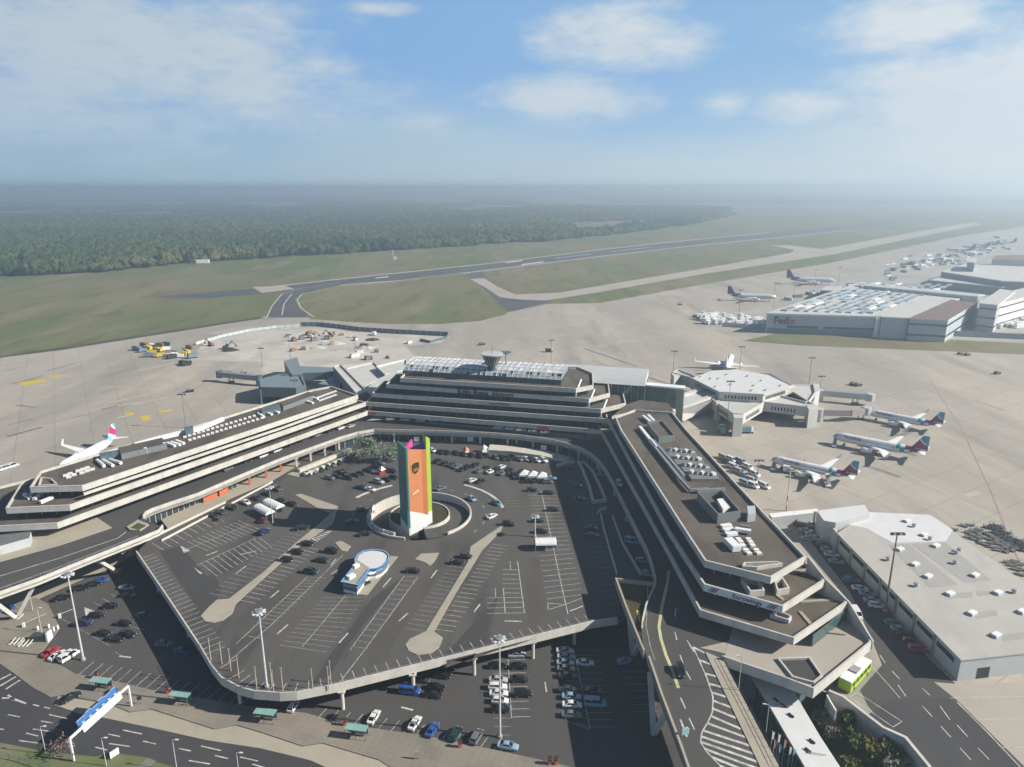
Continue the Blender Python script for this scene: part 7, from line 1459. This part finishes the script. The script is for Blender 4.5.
def crown_mesh(seed):
    rnd = random.Random(seed); b = MB(); k = b.m(FM)
    for c in range(7):
        cx, cy, cz = rnd.uniform(-.55, .55), rnd.uniform(-.55, .55), rnd.uniform(.45, .9); r = rnd.uniform(.34, .55)
        if c == 0: cx = cy = 0; cz = .62; r = .66
        n, m_ = 9, 5; i = len(b.v)
        for j in range(m_+1):
            th = math.pi*j/m_
            for q in range(n):
                a = 2*math.pi*(q+.5*(j % 2))/n; rr = r*rnd.uniform(.72, 1.18); b.v.append((cx+rr*math.sin(th)*math.cos(a), cy+rr*math.sin(th)*math.sin(a), max(.02, cz+rr*.75*math.cos(th))))
        for j in range(m_):
            for q in range(n): h = (q+1) % n; b.f.append([i+(j+1)*n+q, i+(j+1)*n+h, i+j*n+h, i+j*n+q]); b.mi.append(k)
    me = b.mesh('crown'); o = bpy.data.objects.new('forest_crown', me); return o
fc = bpy.data.collections.new('forest_crowns')
for s in range(6): fc.objects.link(crown_mesh(100+s))
front = [(-200, 292), (0, 276.5), (60, 275), (100, 272), (200, 262.5), (240, 261), (300, 255.5), (420, 249), (520, 243), (600, 236), (660, 229), (700, 223), (728, 216.5)]
def front_v(u):
    if u >= 728: return 203.5+.6*math.sin(u*.05)+.4*math.sin(u*.13)
    for (a, va), (b_, vb) in zip(front, front[1:]):
        if a <= u <= b_: return va+(vb-va)*(u-a)/(b_-a)
    return 292
rnd = random.Random(77); P_, SC = [], []
d = 880.
while d < 9500:
    s = max(10.5, .0092*d); x = -d*.86
    while x < d*.86:
        px, py = x+rnd.uniform(-.45, .45)*s, d+rnd.uniform(-.5, .5)*s; x += s
        u, v = proj(px, py); fv = front_v(u)+(1.6*noise.noise((px*.010, py*.003, 0))+1.0*noise.noise((px*.035, py*.01, 5)) if u < 700 else 0)
        if v > fv: continue
        if v < fv-4:
            cl = noise.noise((px*.0011, py*.0006, 3.7))+.5*noise.noise((px*.003, py*.002, 9.1))
            if cl > (.22 if py < 2600 else .13): continue
        if 560 < u < 760 and 203.0 < v < 207.5 and py > 2500: continue
        P_.append((px, py, -.5)); k = rnd.uniform(.6, 1.5); hh = rnd.uniform(7, 18); SC.append((s*.92*k, s*.92*k, hh))
    d += s*.92
me = bpy.data.meshes.new('forest'); me.from_pydata(P_, [], []); at_ = me.attributes.new('tree_size', 'FLOAT_VECTOR', 'POINT'); at_.data.foreach_set('vector', [c for q in SC for c in q])
fo = bpy.data.objects.new('forest', me); COL.objects.link(fo); tag(fo, kind='stuff')
ng = bpy.data.node_groups.new('forest', 'GeometryNodeTree'); ng.interface.new_socket('Geometry', in_out='INPUT', socket_type='NodeSocketGeometry'); ng.interface.new_socket('Geometry', in_out='OUTPUT', socket_type='NodeSocketGeometry')
N = ng.nodes.new; L = ng.links.new; gi, go = N('NodeGroupInput'), N('NodeGroupOutput'); ci = N('GeometryNodeCollectionInfo'); ci.inputs['Collection'].default_value = fc; ci.inputs['Separate Children'].default_value = True; ci.inputs['Reset Children'].default_value = True
ip = N('GeometryNodeInstanceOnPoints'); ip.inputs['Pick Instance'].default_value = True; na_ = N('GeometryNodeInputNamedAttribute'); na_.data_type = 'FLOAT_VECTOR'; na_.inputs[0].default_value = 'tree_size'
rv = N('FunctionNodeRandomValue'); rv.data_type = 'FLOAT'; rv.inputs[3].default_value = 6.283; cx = N('ShaderNodeCombineXYZ'); L(rv.outputs[1], cx.inputs[2])
L(gi.outputs[0], ip.inputs['Points']); L(ci.outputs[0], ip.inputs['Instance']); L(na_.outputs[0], ip.inputs['Scale']); L(cx.outputs[0], ip.inputs['Rotation']); L(ip.outputs[0], go.inputs[0])
md = fo.modifiers.new('forest', 'NODES'); md.node_group = ng
print('forest trees', len(P_))
# low hills on the horizon
b = MB(); k = b.m(FM); nx, ny = 140, 12; x0, x1, y0, y1 = -11000, 11000, 9300, 13000
for j in range(ny+1):
    for i in range(nx+1):
        x, y = x0+(x1-x0)*i/nx, y0+(y1-y0)*j/ny; f = math.sin(math.pi*min(1, j/ny*1.2)*.5); h = 100*f*max(0, .38+.55*noise.noise((x*.00035, y*.0002, 1.3))+.25*noise.noise((x*.0014, y*.0006, 4.)))
        h *= 1.0 if x < 1500 else max(.15, 1-(x-1500)/6000); b.v.append((x, y, min(h, 100)-1))
for j in range(ny):
    for i in range(nx): a = j*(nx+1)+i; b.f.append([a, a+1, a+nx+2, a+nx+1]); b.mi.append(k)
struct('hills', b)
# pale fields beyond the wood
for i, px in enumerate(([(600, 207), (640, 205.3), (740, 207.5), (740, 211.5), (700, 210)], [(735, 214), (800, 210), (1030, 207), (1030, 214), (860, 221)], [(0, 240.5), (25, 239.5), (26, 243), (0, 244.5)])):
    sheet('field', px, .02, grass)
# the haze
hz = bpy.data.materials.new('haze'); hz.use_nodes = True; nt = hz.node_tree; nt.nodes.remove(nt.nodes['Principled BSDF']); pv = nt.nodes.new('ShaderNodeVolumePrincipled'); pv.inputs['Color'].default_value = (.76, .91, 1.0, 1); pv.inputs['Density'].default_value = HAZE_DENSITY; pv.inputs['Anisotropy'].default_value = .48
nt.links.new(pv.outputs[0], nt.nodes['Material Output'].inputs['Volume'])
b = MB(); b.prism([(-13900, -400), (13900, -400), (13900, 13900), (-13900, 13900)], LOT-1.1, 122, hz); hb = b.build('haze'); tag(hb, kind='stuff'); hb.display_type = 'WIRE'
